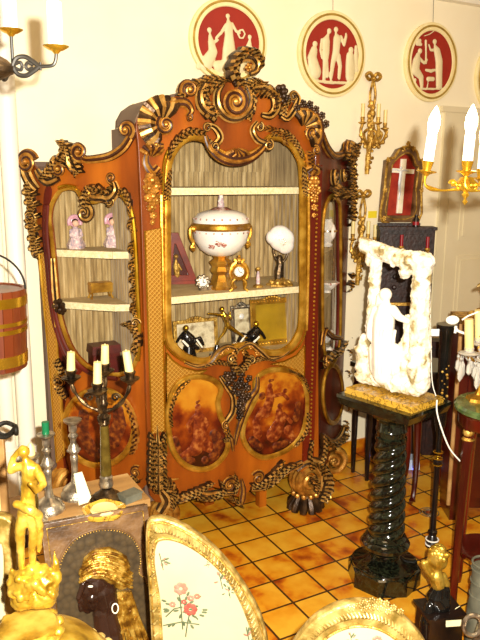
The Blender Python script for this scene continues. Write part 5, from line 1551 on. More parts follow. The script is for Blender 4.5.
# shaped medallion: large circle above, flaring foot below
med = [(60, 560), (66, 548), (76, 537), (90, 530.5), (105, 528), (120, 529.5), (132, 536), (139, 547), (141.5, 560), (140, 572), (146, 579), (151, 592), (156, 620), (160, 650), (163, 690), (62, 690), (58, 640), (54, 600), (56, 580)]
plate([smooth_pts(P2(PR, med), 3, True)], PR, 0.0, 0.006, 'medallion', M['chased'], t)
mb = MB(); tube_px(mb, PR, med, 0.004, 0.007, 7, 3, True)
build(mb, 'medallion_moulding', M['panelwood'], t)
mb = MB(); 
ms = smooth_pts(P2(PR, [(x + (101 - x) * .035, y + (575 - y) * .035) for x, y in med]), 5, True)
for a, b in ms[::1]: mb.ball(PR.at(a, b, 0.008), 0.0025, 5, 4)
build(mb, 'beading', M['oldgold'], t)
mb = MB()
for pts in ([(96, 584, 14)], [(91, 590, 11), (92, 602, 10)], [(93, 598, 5), (90, 600, 5)], [(103, 592, 14), (106, 604, 13)], [(83, 582, 3.5), (82, 588, 3.2), (79, 596, 3), (80, 601, 3.0)], [(80, 605, 2.6), (81, 610, 2.4)], [(104, 612, 12), (108, 632, 14), (106, 660, 22)], [(84, 600, 5), (88, 609, 5)]):
    relief(mb, PR, pts, 1.0, 0.012, 0.75)
relief(mb, PR, [(83, 584, 3), (80.5, 592, 2.6), (78.5, 598, 2.6)], 1.0, 0.032, 1.0); relief(mb, PR, [(87, 580, 2.6), (95, 580, 2.8)], 1.0, 0.036, 0.9); relief(mb, PR, [(92, 598, 6)], 1.0, 0.026, 0.9)
hd = build(mb, 'head', M['skin_dark'], t, blob=0.0026)
mb = MB(); relief(mb, PR, [(89, 586.5, 0.9), (92, 586.5, 1.0)], 1, 0.046, 0.6); build(mb, 'eye_glint', M['ivory'], hd)  # ivory bead added as the bright glint on the eye
mb = MB(); relief(mb, PR, [(98, 565, 17), (105, 563, 17), (114, 568, 17)], 1.0, 0.012, 0.72)
relief(mb, PR, [(86, 572, 8), (90, 570, 10)], 1.0, 0.014, 0.7); relief(mb, PR, [(122, 580, 10)], 1.0, 0.014, 0.7)
tb_ = build(mb, 'turban', M['turban'], t, blob=0.004)
mb = MB()
for i in range(7):
    y = 549 + i * 3.4
    P = [(82 - i * 0.7, y + 11 - i * .2), (91, y + 1 + (i % 2)), (104, y - 1 + i * .5), (119, y + 4 + i), (130 - (i < 2) * 3, y + 15)]
    q = smooth_pts([PR.st(*a) for a in P], 5)
    mb.tube([PR.at(a, b, 0.012 + 0.044 * math.sin(PI * (0.1 + 0.8 * j / (len(q) - 1))) ** 0.7) for j, (a, b) in enumerate(q)], [0.0036 + 0.0022 * abs(math.sin(j * .35 + i * 1.7)) for j in range(len(q))], 7)
build(mb, 'turban_fold', M['turban'], tb_)
mb = MB()
for i in range(5):
    tube_px(mb, PR, [(116 + i * 3, 590), (119 + i * 3.4, 604), (118 + i * 5, 620), (122 + i * 6, 640), (122 + i * 7, 665)], 0.010, 0.016, 7)
for i in range(24): mb.ball(PR.px(rnd.uniform(115, 135), rnd.uniform(592, 650), 0.02), rnd.uniform(.006, .011), 7, 5)
build(mb, 'hanging_scarf', M['turban'], t)
mb = MB(); c = PR.st(112, 603); mb.tube([PR.at(c[0] + 0.011 * math.cos(a), c[1] + 0.017 * math.sin(a), 0.052) for a in [2 * PI * i / 20 for i in range(20)]], 0.0022, 7, True); build(mb, 'earring', M['ivory'], t)
# low bench that carries the panel
bz = (PR.at(W_ / 2, -H_, 0)).z - 0.012; bc = PR.at(W_ / 2, -H_, 0)
t = thing('low_bench', 'dark low bench under the leaning relief panel', 'bench', (bc.x, bc.y, 0))
mb = MB(); ang = math.atan2(Sx.y, Sx.x); mb.box(V((bc.x, bc.y, bz - 0.03)), (0.5, 0.2, 0.03), ang); build(mb, 'seat', M['mahog'], t)
for sx in (-1, 1):
    mb = MB(); mb.box(V((bc.x, bc.y, (bz - 0.045) / 2)) + V((math.cos(ang), math.sin(ang), 0)) * (0.2 * sx), (0.04, 0.16, bz - 0.045), ang); build(mb, 'leg', M['mahog'], t)

# ------------------------------------------------------------------ gilt figure on a domed urn, very near
D0 = ahead(30, 610, 1.40); FU = facing(D0)
kk = pk(D0)
ctr = FU.px(34, 716, 0)
t = thing('gilt_urn', 'bright gilt domed urn topped by a standing golden figure', 'urn', V((ctr.x, ctr.y, ctr.z - 0.30)))
def ur(r, z): return (r, z)
c0 = V((ctr.x, ctr.y, ctr.z))
mb = MB(); mb.lathe([(0.07, -0.30), (0.08, -0.27), (0.03, -0.24), (0.03, -0.2), (0.13, -0.14), (0.195, -0.04), (0.2, 0.0), (0.197, 0.012)], c0, 40); build(mb, 'bowl', M['brightgilt'], t)
mb = MB(); mb.lathe([(0.205, 0.008), (0.207, 0.02), (0.2, 0.03), (0.195, 0.05), (0.178, 0.095), (0.14, 0.145), (0.10, 0.172), (0.065, 0.186), (0.06, 0.19)], c0, 48); build(mb, 'domed_lid', M['brightgilt'], t)
mb = MB()
for i in range(44):
    a = 2 * PI * i / 44; mb.ball(c0 + V((0.188 * math.cos(a), 0.188 * math.sin(a), 0.075)), 0.012, 7, 5)
build(mb, 'leaf_band', M['gildwood'], t)
mb = MB(); mb.lathe([(0.066, 0.185), (0.068, 0.195), (0.06, 0.20), (0.062, 0.212), (0.056, 0.218)], c0, 30)
for i in range(12):
    a = 2 * PI * i / 12; mb.ball(c0 + V((0.062 * math.cos(a), 0.062 * math.sin(a), 0.205)), (0.013, 0.013, 0.010), 8, 6)
build(mb, 'collar', M['brightgilt'], t)
Q = lambda x, y, d=0.0: FU.px(x, y, d)
u1 = FU.unit(30, 560)
mb = MB()
capsule(mb, [(Q(22, 598), 11 * u1), (Q(46, 596), 11 * u1)]); capsule(mb, [(Q(16, 590, .01), 8 * u1), (Q(30, 584, .02), 8 * u1), (Q(46, 580, .01), 8 * u1)])
capsule(mb, [(Q(50, 590), 8 * u1), (Q(56, 576), 5 * u1), (Q(56, 562), 2.6 * u1), (Q(54, 549), 0.9 * u1)]); capsule(mb, [(Q(20, 578), 8 * u1), (Q(34, 572), 9 * u1), (Q(44, 570), 6 * u1)])
capsule(mb, [(Q(12, 582), 5 * u1), (Q(12, 570), 2.2 * u1)]); capsule(mb, [(Q(36, 584, .03), 4 * u1), (Q(44, 592, .03), 4 * u1)])
for i in range(14): mb.ball(Q(rnd.uniform(14, 54), rnd.uniform(574, 602), rnd.uniform(.005, .03)), rnd.uniform(2.5, 5) * u1, 7, 5)
build(mb, 'wave_base', M['brightgilt'], t, blob=0.003, rough=(0.004, 60))
mb = MB()
mb.ball(Q(24, 452), 5.2 * u1, 12, 9)
capsule(mb, [(Q(25, 458), 3 * u1), (Q(29, 468), 7 * u1), (Q(30, 482), 7.5 * u1), (Q(28, 496), 6.2 * u1), (Q(27, 508), 8 * u1)])
capsule(mb, [(Q(21, 466), 4 * u1), (Q(11, 470), 3.4 * u1), (Q(13, 458), 2.8 * u1), (Q(22, 448), 2.4 * u1)])
capsule(mb, [(Q(36, 468), 4.2 * u1), (Q(44, 484, .02), 3.4 * u1), (Q(37, 490, .04), 2.8 * u1), (Q(31, 484, .045), 2.4 * u1)])
capsule(mb, [(Q(24, 512), 6.2 * u1), (Q(20, 530), 5 * u1), (Q(21, 548), 3.8 * u1), (Q(22, 570), 2.8 * u1)])
capsule(mb, [(Q(31, 512), 6 * u1), (Q(34, 530), 4.6 * u1), (Q(32, 548), 3.8 * u1), (Q(33, 570), 2.8 * u1)])
build(mb, 'figure', M['brightgilt'], t, blob=0.0024, rough=(0.0016, 60))
mb = MB(); capsule(mb, [(Q(17, 504, .02), 4 * u1), (Q(30, 510, .03), 4.5 * u1), (Q(38, 514, .01), 4 * u1), (Q(40, 532), 3.2 * u1), (Q(39, 550), 2.4 * u1)]); build(mb, 'drapery', M['brightgilt'], t, blob=0.003, rough=(0.002, 90))
t2 = thing('round_stand', 'round dark stand carrying the gilt urn', 'stand', (c0.x, c0.y, 0))
zt = c0.z - 0.30
mb = MB(); mb.lathe([(0.18, zt - 0.03), (0.19, zt - 0.015), (0.18, zt)], (c0.x, c0.y, 0), 30); build(mb, 'top', M['ebony'], t2)
mb = MB(); mb.lathe([(0.15, 0), (0.14, 0.03), (0.03, 0.06), (0.03, zt - 0.03)], (c0.x, c0.y, 0), 20); build(mb, 'column', M['ebony'], t2)

# far left scraps: pale wooden box frame and a black wreath
p = base_at(6, 528, 0.80)
t = thing('gilt_wood_frame', 'pale wooden picture frame standing upright at left edge', 'picture frame', V((0.30, 2.42, 0.80)))
fp = facing(V((0.26, 2.44, 0.80)))
a0, a1 = fp.st(-40, 500)[0], fp.st(8.5, 500)[0]; b1 = fp.st(0, 438)[1]
plate([[(a0, 0), (a1, 0), (a1, b1), (a0, b1)], [(a0 + .02, .02), (a1 - .02, .02), (a1 - .02, b1 - .02), (a0 + .02, b1 - .02)]], fp, 0, 0.02, 'frame', M['tabletop'], t, 0.003)
mb = MB(); mb.slab(fp, a0 + .015, a1 - .015, .015, b1 - .015, 0.002, 0.008); build(mb, 'picture', M['candle'], t)
mb = MB(); wc = fp.at(fp.st(6, 436)[0], b1 + 0.03, 0.01)
mb.tube([wc + fp.S * (0.045 * math.cos(a)) + fp.T * (0.022 * math.sin(a) + 0.004 * math.sin(5 * a)) + fp.N * (0.012 * math.cos(3 * a)) for a in [2 * PI * i / 40 for i in range(40)]], 0.008, 8, True)
mb.tube([wc + fp.S * (0.04 * math.cos(a)) + fp.T * (0.018 * math.cos(2 * a)) - fp.T * 0.0 for a in [2 * PI * i / 30 for i in range(30)]], 0.006, 7, True)
lo = min(v.z for v in mb.v); mb.v = [v - V((0, 0, lo - fp.at(0, b1).z)) for v in mb.v]
solo(mb, 'iron_wreath', M['iron'], 'black twisted iron wreath lying on top of the pale frame', 'ornament')
# upholstered carved chair corner at the far left bottom
fq = facing(ahead(4, 560, 1.75))
t = thing('carved_chair', 'gilt carved chair back with pale cover behind the gilt urn', 'chair', V((fq.o.x, fq.o.y, 0)))
lo_ = [(-60, 525), (-30, 514), (0, 512), (14, 518), (18, 540), (16, 600), (18, 680), (-60, 680)]; li_ = [(-50, 545), (-30, 536), (0, 536), (8, 542), (9, 580), (8, 660), (-50, 660)]
plate([smooth_pts(P2(fq, lo_), 3, True), smooth_pts(P2(fq, li_), 3, True)], fq, 0, 0.03, 'back_frame', M['gildwood'], t, 0.006)
plate([smooth_pts(P2(fq, [(x + (x + 20) * .05, y) for x, y in li_]), 3, True)], fq, 0.004, 0.018, 'back_cover', M['satincream'], t)
for x in (-50, 12):
    q = fq.px(x, 670); mb = MB(); mb.tube([q, V((q.x, q.y, 0))], [0.02, 0.014], 10); build(mb, 'leg', M['gildwood'], t)
mb = MB(); q = fq.px(-20, 675) + TB * 0.2; mb.box(V((q.x, q.y, 0.42)), (0.22, 0.36, 0.08), -0.5)
for s in (-1, 1):
    mb.tube([V((q.x, q.y, 0.40)) + fq.S * s * 0.09 + TB * 0.15, V((q.x, q.y, 0.0)) + fq.S * s * 0.09 + TB * 0.15], [0.018, 0.012], 8)
build(mb, 'seat', M['satincream'], t)

# ------------------------------------------------------------------ hanging bucket
fb = facing(ahead(4, 324, 2.35)); fo = fb.o
t = thing('hanging_bucket', 'red-brown staved bucket with brass hoops hanging by an iron handle', 'bucket', fb.px(-8, 372))
A = [fb.st(26.5, 283), fb.st(25.5, 368), fb.st(-8, 372), fb.st(-8, 290)]
kb = fb.unit(10, 330)
axis = V((0, 0, 1)); bot = fb.px(-9, 366); 
R1, R0, Hb = 36 * kb, 34.5 * kb, 78 * kb
tilt = (fb.T + fb.S * 0.02).normalized()
X_ = fb.S - tilt * fb.S.dot(tilt); X_.normalize(); Y_ = tilt.cross(X_)
mb = MB(); vs_, fs = [], []
NS = 22
for i in range(NS):
    for (r, z) in ((R0, 0), (R1, Hb), (R1 - .012, Hb), (R0 - .012, .012)):
        for e in (0.03, 0.97):
            a = 2 * PI * (i + e) / NS
            vs_.append(bot + X_ * r * math.cos(a) + Y_ * r * math.sin(a) + tilt * z)
    b = i * 8
    fs += [(b, b + 1, b + 3, b + 2), (b + 2, b + 3, b + 5, b + 4), (b + 4, b + 5, b + 7, b + 6), (b + 6, b + 7, b + 1, b), (b, b + 2, b + 4, b + 6), (b + 1, b + 7, b + 5, b + 3)]
mb.add(vs_, fs); mb.lathe([(R0 - .004, 0.004), (R0 - .004, 0.014)], bot, 24, tilt)
mb.lathe([(R0 - .006, 0.004), (R1 - .006, Hb - .004)], bot, 24, tilt)
build(mb, 'staves', M['bucket'], t, smooth=0)
for z0, z1 in ((0.06, 0.20), (0.475, 0.53), (0.57, 0.62), (0.80, 0.92)):
    r0_ = R0 + (R1 - R0) * z0; r1_ = R0 + (R1 - R0) * z1
    mb = MB(); mb.lathe([(r0_, z0 * Hb), (r0_ + .003, z0 * Hb), (r1_ + .003, z1 * Hb), (r1_, z1 * Hb)], bot, 40, tilt)
    build(mb, 'hoop', M['brass'], t)
mb = MB(); tc_ = bot + tilt * Hb
P = [tc_ + X_ * ((R1 + .003) * math.cos(a)) + tilt * (34 * kb * math.sin(a)) for a in [PI * i / 24 for i in range(25)]]
mb.tube(P, 0.0035, 7); build(mb, 'handle', M['iron'], t)
mb = MB(); htop = tc_ + tilt * 34 * kb
mb.tube([htop + V((0, 0, 0.02 * math.sin(a) + 0.015)) + X_ * 0.012 * math.cos(a) for a in [-PI / 2 + 1.5 * PI * i / 14 for i in range(15)]] + [htop + V((0, 0, 0.10)), htop + V((0, 0, 3.28 - htop.z))], 0.003, 7); build(mb, 'hook_rod', M['iron'], t)

# ------------------------------------------------------------------ floral chair backs
def flowers(pl, spots, parent, sc, d):
    lf, rs, rd = MB(), MB(), MB()
    r2 = random.Random(11)
    for (x, y, s, kind) in spots:
        c = pl.st(x, y); s *= sc
        if kind == 'big':
            for i in range(26):
                a = r2.uniform(0, 2 * PI); q = r2.uniform(0.25, 1.0)
                p0 = (c[0] + s * q * math.cos(a) * 0.8, c[1] + s * q * math.sin(a) * 1.05 - s * 0.1)
                lf.ball(pl.at(p0[0], p0[1], d), (s * .11, s * .05, .0012), 6, 4, ((pl.S * math.cos(a) + pl.T * math.sin(a)), (pl.T * math.cos(a) - pl.S * math.sin(a)), pl.N))
            for (dx, dy, q, mm) in ((-.05, .72, .26, rs), (.28, -.1, .26, rd), (.30, .35, .13, rs), (.52, .42, .12, rs), (-.35, .1, .12, rs), (0.05, .2, .1, rd)):
                for j in range(7):
                    a = 2 * PI * j / 7
                    mm.ball(pl.at(c[0] + s * dx + s * q * .6 * math.cos(a), c[1] + s * dy + s * q * .6 * math.sin(a), d + .0005), (s * q * .42, s * q * .42, .0014), 7, 4, (pl.S, pl.T, pl.N))
            for (x0, y0, x1, y1) in ((-.7, -.75, .6, -.7), (-.1, .5, .0, -.9), (0, -.2, .55, -.5), (0, 0, -.6, -.4), (.25, -.3, .1, -1.2)):
                lf.tube([pl.at(c[0] + s * x0, c[1] + s * y0, d), pl.at(c[0] + s * (x0 + x1) / 2, c[1] + s * ((y0 + y1) / 2 + .12), d), pl.at(c[0] + s * x1, c[1] + s * y1, d)], s * 0.025, 5)
        else:
            for i in range(9):
                a = r2.uniform(0, 2 * PI); q = r2.uniform(0.2, 1.0)
                (lf if i % 3 else rs).ball(pl.at(c[0] + s * q * math.cos(a), c[1] + s * q * math.sin(a), d), (s * .28, s * .13, .0012), 6, 4, ((pl.S * math.cos(a) + pl.T * math.sin(a)), (pl.T * math.cos(a) - pl.S * math.sin(a)), pl.N))
            lf.tube([pl.at(c[0] - s * .2, c[1] + s, d), pl.at(c[0] + s * .2, c[1] - s, d)], s * 0.06, 5)
    build(lf, 'embroidered_leaves', M['embleaf'], parent); build(rs, 'embroidered_roses', M['emrose'], parent)
    if rd.v: build(rd, 'embroidered_red_roses', M['embred'], parent)
FA = facing(ahead(205, 590, 2.02))
t = thing('medallion_chair', 'large gilt-framed chair back in cream floral satin, front centre left', 'chair', V((FA.px(210, 640).x, FA.px(210, 640).y, 0)))
oA = [(150, 522), (156, 518), (167, 518.5), (184, 526), (200, 536), (214, 548), (228, 563.5), (240, 580), (250, 596), (258, 612), (263, 628), (266, 646), (266, 690), (258, 730), (235, 760), (200, 768), (170, 750), (158, 710), (155, 650), (152, 590), (149, 550)]
iA = [(156, 541), (163, 536), (176, 537), (192, 544), (209, 556), (224, 571), (237, 590), (247, 612), (254, 636), (256, 660), (254, 690), (244, 722), (224, 744), (200, 748), (180, 734), (168, 700), (163, 650), (160, 600), (154, 560)]
sa, sb_ = smooth_pts(P2(FA, oA), 4, True), smooth_pts(P2(FA, iA), 4, True)
fr_ = plate([sa, sb_], FA, -0.01, 0.03, 'back_frame', M['gildwood'], t, 0.008)
cov = plate([smooth_pts(P2(FA, [(x + (x - 205) * .04, y + (y - 640) * .04) for x, y in iA]), 4, True)], FA, -0.006, 0.024, 'back_cover', M['satincream'], t, 0.006)
mb = MB()
mid = smooth_pts(P2(FA, [((a + c) / 2, (b + d_) / 2) for (a, b), (c, d_) in zip(oA, iA)]), 9, True)
for i in range(0, len(mid), 2):
    a, b = mid[i]; a2, b2 = mid[(i + 1) % len(mid)]; tx, ty = a2 - a, b2 - b; Ln = math.hypot(tx, ty) or 1; tx /= Ln; ty /= Ln
    mb.tube([FA.at(a - tx * .006 - ty * .009, b - ty * .006 + tx * .009, .022), FA.at(a, b, .030), FA.at(a + tx * .006 + ty * .009, b + ty * .006 - tx * .009, .022)], [.002, .0048, .002], 6)
rc = build(mb, 'ribbon_carving', M['gildwood'], fr_)
mb = MB()
for i, (a, b) in enumerate(smooth_pts(P2(FA, [(x + (x - 205) * .012, y + (y - 640) * .012) for x, y in iA]), 12, True)):
    mb.ball(FA.at(a, b, .022), .0028, 5, 4)
tube_px(mb, FA, [(x - (x - 205) * .012, y - (y - 640) * .008) for x, y in oA], 0.003, 0.024, 6, 4, True)
build(mb, 'beading', M['oldgold'], fr_)
flowers(FA, [(183, 603, 25, 'big'), (162, 558, 8, 's'), (221, 577, 8, 's'), (229, 588, 6, 's'), (248, 632, 9, 's'), (208, 561, 3, 's'), (217, 652, 16, 'big')], cov, FA.unit(190, 600), 0.0185)
def chair_rest(t, FAx, zc, half, seat_z=0.44):
    """legs and seat of a chair whose back was measured in the photograph"""
    c = FAx.at(zc, 0); fwd = FAx.N
    fwd = V((fwd.x, fwd.y, 0)).normalized(); s3 = V((FAx.S.x, FAx.S.y, 0)).normalized(); c = V((c.x, c.y, 0)) + fwd * 0.03
    mb = MB(); Rz = math.atan2(s3.y, s3.x); mb.box(c + fwd * 0.22 + V((0, 0, seat_z - .05)), (half * 2 + .06, 0.46, 0.06), Rz); build(mb, 'seat_rail', M['gildwood'], t)
    mb = MB(); mb.ball(c + fwd * 0.22 + V((0, 0, seat_z - .01)), (half + .01, 0.21, 0.045), 20, 8, (s3, fwd, V((0, 0, 1)))); build(mb, 'seat', M['satincream'], t)
    for sx in (-1, 1):
        for f in (0.02, 0.42):
            mb = MB(); q = c + fwd * f + s3 * (sx * half); mb.tube([V((q.x, q.y, 0)), V((q.x, q.y, seat_z - .06))], [.014, .024], 10)
            if f < .1: mb.tube([V((q.x, q.y, seat_z - .1)), V((q.x, q.y, seat_z + .06)), V((q.x, q.y, seat_z + .10)) - s3 * sx * half * .3], [.02, .018, .014], 8)
            build(mb, 'leg', M['gildwood'], t)
def low(pl, pts): return min(pl.st(*q)[1] + pl.o.z for q in pts)
chair_rest(t, FA, FA.st(212, 640)[0], 0.17, max(0.30, low(FA, oA) - 0.02))
FB = facing(ahead(360, 640, 1.72))
t = thing('oval_back_chair', 'gilt oval chair back with carved flower crest, cut off by bottom edge', 'chair', V((FB.px(360, 690).x, FB.px(360, 690).y, 0)))
def ov(cx, cy, rx, ry, n=28): return [(cx + rx * math.cos(2 * PI * i / n), cy + ry * math.sin(2 * PI * i / n)) for i in range(n)]
oB, iB = ov(359, 692, 76, 91), ov(359, 693, 61, 72)
fr_ = plate([smooth_pts(P2(FB, oB), 3, True), smooth_pts(P2(FB, iB), 3, True)], FB, -0.01, 0.03, 'back_frame', M['gildwood'], t, 0.008)
cov = plate([P2(FB, ov(359, 693, 63, 74, 48))], FB, -0.006, 0.024, 'back_cover', M['satincream'], t, 0.006)
mb = MB(); mid = smooth_pts(P2(FB, ov(359, 692, 69, 82, 40)), 3, True)
for i in range(len(mid)):
    a, b = mid[i]; a2, b2 = mid[(i + 1) % len(mid)]; tx, ty = a2 - a, b2 - b; Ln = math.hypot(tx, ty) or 1; tx /= Ln; ty /= Ln
    mb.tube([FB.at(a - tx * .005 - ty * .008, b - ty * .005 + tx * .008, .021), FB.at(a, b, .028), FB.at(a + tx * .006 + ty * .008, b + ty * .006 - tx * .008, .021)], [.002, .0042, .002], 6)
build(mb, 'leaf_carving', M['gildwood'], fr_)
mb = MB()
for x, y in ((350, 602), (357, 599), (363, 596), (370, 594), (377, 595), (384, 597), (391, 601), (398, 605), (362, 603), (370, 601), (378, 602), (386, 605)):
    posy(mb, FB, x, y, 0.0095, 6, 0.026)
build(mb, 'flower_crest', M['gildwood'], fr_)
mb = MB(); tube_px(mb, FB, ov(359, 693, 62, 73, 30), 0.003, 0.024, 6, 3, True); build(mb, 'beading', M['oldgold'], fr_)
flowers(FB, [(376, 648, 18, 'big'), (340, 652, 10, 's'), (350, 634, 6, 's')], cov, FB.unit(360, 640), 0.0185)
chair_rest(t, FB, FB.st(359, 690)[0], 0.14, max(0.36, low(FB, oB) - 0.02))
# ------------------------------------------------------------------ chandeliers
FC = facing(ahead(30, 60, 1.36))
def chandelier_l():
    c = FC.px(-6, 66); u = FC.unit(30, 60)
    t = thing('candle_chandelier', 'black iron and brass chandelier with white candles at top left', 'chandelier', c)
    Q = lambda x, y, d=0.0: FC.px(x, y, d)
    mb = MB(); mb.lathe([(0.004, -0.03), (20 * u, -0.012), (22 * u, -0.002), (14 * u, 0.012), (6 * u, 0.02), (5 * u, 0.10), (8 * u, 0.12), (3 * u, 0.14)], c, 26); build(mb, 'hub', M['bronze'], t)
    mb = MB()
    topz = 3.28 - c.z; n_ = int((topz - 0.14) / 0.05)
    for i in range(n_):
        z = 0.14 + (i + .5) * (topz - 0.14) / n_; ax = (V((1, 0, 0)), V((0, 1, 0)))[i % 2]
        mb.tube([c + V((0, 0, z)) + ax * 0.012 * math.cos(a) + V((0, 0, 0.03 * math.sin(a))) for a in [2 * PI * j / 10 for j in range(10)]], 0.003, 5, True)
    mb.lathe([(0.05, topz - .02), (0.03, topz - 0.03), (0.05, topz)], c, 16)
    build(mb, 'chain', M['iron'], t)
    s3 = V((RT.x, RT.y, 0)).normalized(); f3 = V((FW.x, FW.y, 0)).normalized()
    def arm(e, zc):
        dv = e - c; zc += dv.z / u; dv.z = 0; L = dv.length; dirv = dv / L; e = c + dirv * L; mb = MB()
        for s in (-1, 1):
            mb.tube([c + dirv * (L * a) + V((0, 0, b * s * u + 0 * u)) for a, b in smooth_pts([(0.30, 0), (0.37, 8), (0.5, 9.5), (0.62, 5), (0.72, 0)], 5)], 2.5 * u, 8)
            mb.tube([c + dirv * (L * a) + V((0, 0, b * s * u)) for a, b in smooth_pts([(0.62, 1), (0.54, 3.5), (0.50, 0)], 4)], 1.8 * u, 7)
            mb.tube([c + dirv * (L * a) + V((0, 0, b * s * u)) for a, b in smooth_pts([(0.34, 2), (0.42, 4), (0.45, 0)], 4)], 1.8 * u, 7)
        mb.tube([c + dirv * (L * a) + V((0, 0, b * u)) for a, b in smooth_pts([(0.68, 0), (0.80, 0), (0.93, 1), (0.98, 5), (1.0, 12), (1.0, zc)], 5)], 1.9 * u, 8)
        mb.tube([c + dirv * (L * .74) + V((0, 0, -4 * u)), c + dirv * (L * .74) + V((0, 0, 4 * u))], 1.3 * u, 6)
        mb.tube([c, c + dirv * (L * .34)], 1.9 * u, 8)
        o = build(mb, 'arm', M['iron'], t)
        q = e + V((0, 0, zc * u))
        mb = MB(); mb.lathe([(r * u, z * u) for r, z in ((2, -4), (5, -1), (8, 0), (13, 3), (13.6, 4), (12.5, 4), (7, 1.5), (6.5, 6), (5, 6))], q, 26); build(mb, 'drip_pan', M['brass'], o)
        mb = MB(); mb.lathe([(r * u, z * u) for r, z in ((7.6, 2), (7.8, 40), (7.6, 47), (3, 48))], q, 24); build(mb, 'candle_sleeve', M['sleeve'], o)
    arm(Q(56, 50, 0.0), 0)
    arm(Q(11, 33, -0.12), 0)
    arm(Q(20, 90, 0.26) + V((0, 0, 0.0)), 0) if False else None
    arm(c + (-s3 * 0.7 + f3 * 0.7) * 62 * u, 16); arm(c - s3 * 62 * u, 16); arm(c + (-s3 * .55 - f3 * .83) * 62 * u, 16)
chandelier_l()
FD = facing(ahead(455, 180, 1.45))
def chandelier_r():
    c = FD.px(534, 186); u = FD.unit(450, 180)
    t = thing('gilt_chandelier', 'ornate gilt chandelier with lit flame-shaped bulbs at the upper right', 'chandelier', c)
    mb = MB(); mb.lathe([(r * u, z * u) for r, z in ((0.5, -22), (2, -19), (1, -16), (3, -13), (2, -10), (6, -6), (9, -1), (8, 3), (4, 6), (5, 9), (3, 12), (2.5, 70), (4, 74), (2, 78))], c, 20, flute=(8, .08)); build(mb, 'hub', M['brass'], t)
    mb = MB(); topz = 3.28 - c.z; n_ = int((topz - 0.15) / 0.05)
    for i in range(n_):
        z = 0.15 + (i + .5) * (topz - 0.15) / n_; ax = (V((1, 0, 0)), V((0, 1, 0)))[i % 2]
        mb.tube([c + V((0, 0, z)) + ax * 0.011 * math.cos(a) + V((0, 0, 0.03 * math.sin(a))) for a in [2 * PI * j / 10 for j in range(10)]], 0.003, 5, True)
    mb.lathe([(0.05, topz - .02), (0.03, topz - 0.03), (0.05, topz)], c, 16)
    build(mb, 'chain', M['brass'], t)
    s3 = V((RT.x, RT.y, 0)).normalized(); f3 = V((FW.x, FW.y, 0)).normalized()
    def arm(e, tilt=0.0):
        dv = e - c; zc = dv.z / u; dv.z = 0; L = dv.length; dirv = dv / L; mb = MB()
        P = smooth_pts([(0.0, 0), (0.2, -3), (0.4, 2), (0.6, -2), (0.85, -5), (1.0, min(0, zc - 8)), (1.0, zc - 1)], 5)
        mb.tube([c + dirv * (L * a) + V((0, 0, b * u)) for a, b in P], [1.7 * u * (1 + .4 * math.sin(i * .9)) for i in range(len(P))], 8)
        for a, s in ((.3, 1), (.55, -1), (.75, 1)):
            mb.tube([c + dirv * (L * a + 4.2 * u * (1 - i / 16) * math.cos(i * .55)) + V((0, 0, s * 2 * u + 4.2 * u * (1 - i / 16) * math.sin(i * .55))) for i in range(14)], 1.2 * u, 6)
            mb.ball(c + dirv * (L * a) + V((0, 0, s * 3 * u)), 2.2 * u, 7, 5)
        o = build(mb, 'arm', M['brass'], t)
        q = c + dirv * L + V((0, 0, zc * u)); ax = (V((0, 0, 1)) + s3 * tilt).normalized()
        mb = MB(); mb.lathe([(r * u, z * u) for r, z in ((2, -5), (4, -3), (10, -1), (10.5, 0), (9, 0.5), (4, 1), (5, 5), (6, 9), (5.5, 10))], q, 22, ax); build(mb, 'drip_pan', M['brass'], o)
        mb = MB(); mb.lathe([(r * u, z * u) for r, z in ((5.0, 7), (5.2, 33), (4.8, 36))], q, 20, ax); build(mb, 'candle_sleeve', M['sleeve'], o)
        mb = MB(); mb.lathe([(r * u, z * u) for r, z in ((4.0, 36), (5.4, 41), (6.1, 46), (5.6, 52), (3.9, 57), (1.5, 62), (0.3, 64))], q, 20, ax); build(mb, 'flame_bulb', M['bulb'], o)
    arm(FD.px(426.5, 171, 0), 0.10)
    arm(FD.px(466.5, 171, 0.03), 0.03)
    arm(FD.px(481, 178, -0.14), 0.02)
    arm(c + (s3 * .3 + f3 * .95) * 100 * u + V((0, 0, 4 * u)), 0.0); arm(c + s3 * 100 * u + V((0, 0, 4 * u)), 0.0); arm(c + (s3 * .3 - f3 * .95) * 80 * u + V((0, 0, 4 * u)), 0.0)
    mb = MB(); q = FD.px(466, 186, 0.01)
    mb.lathe([(r * u, z * u) for r, z in ((0.5, -19), (2.4, -16), (1, -13), (3.4, -9), (2, -6), (8, -2), (11, 2), (7, 6), (5, 9))], q, 18, flute=(6, .15))
    for i in range(10): mb.ball(q + V((9 * u * math.cos(i * .63), 9 * u * math.sin(i * .63), 1 * u)), 2.6 * u, 7, 5)
    build(mb, 'pendant', M['brass'], t)
chandelier_r()
for q_ in ((434, 115, 1.45), (467, 100, 1.41)):
    pass

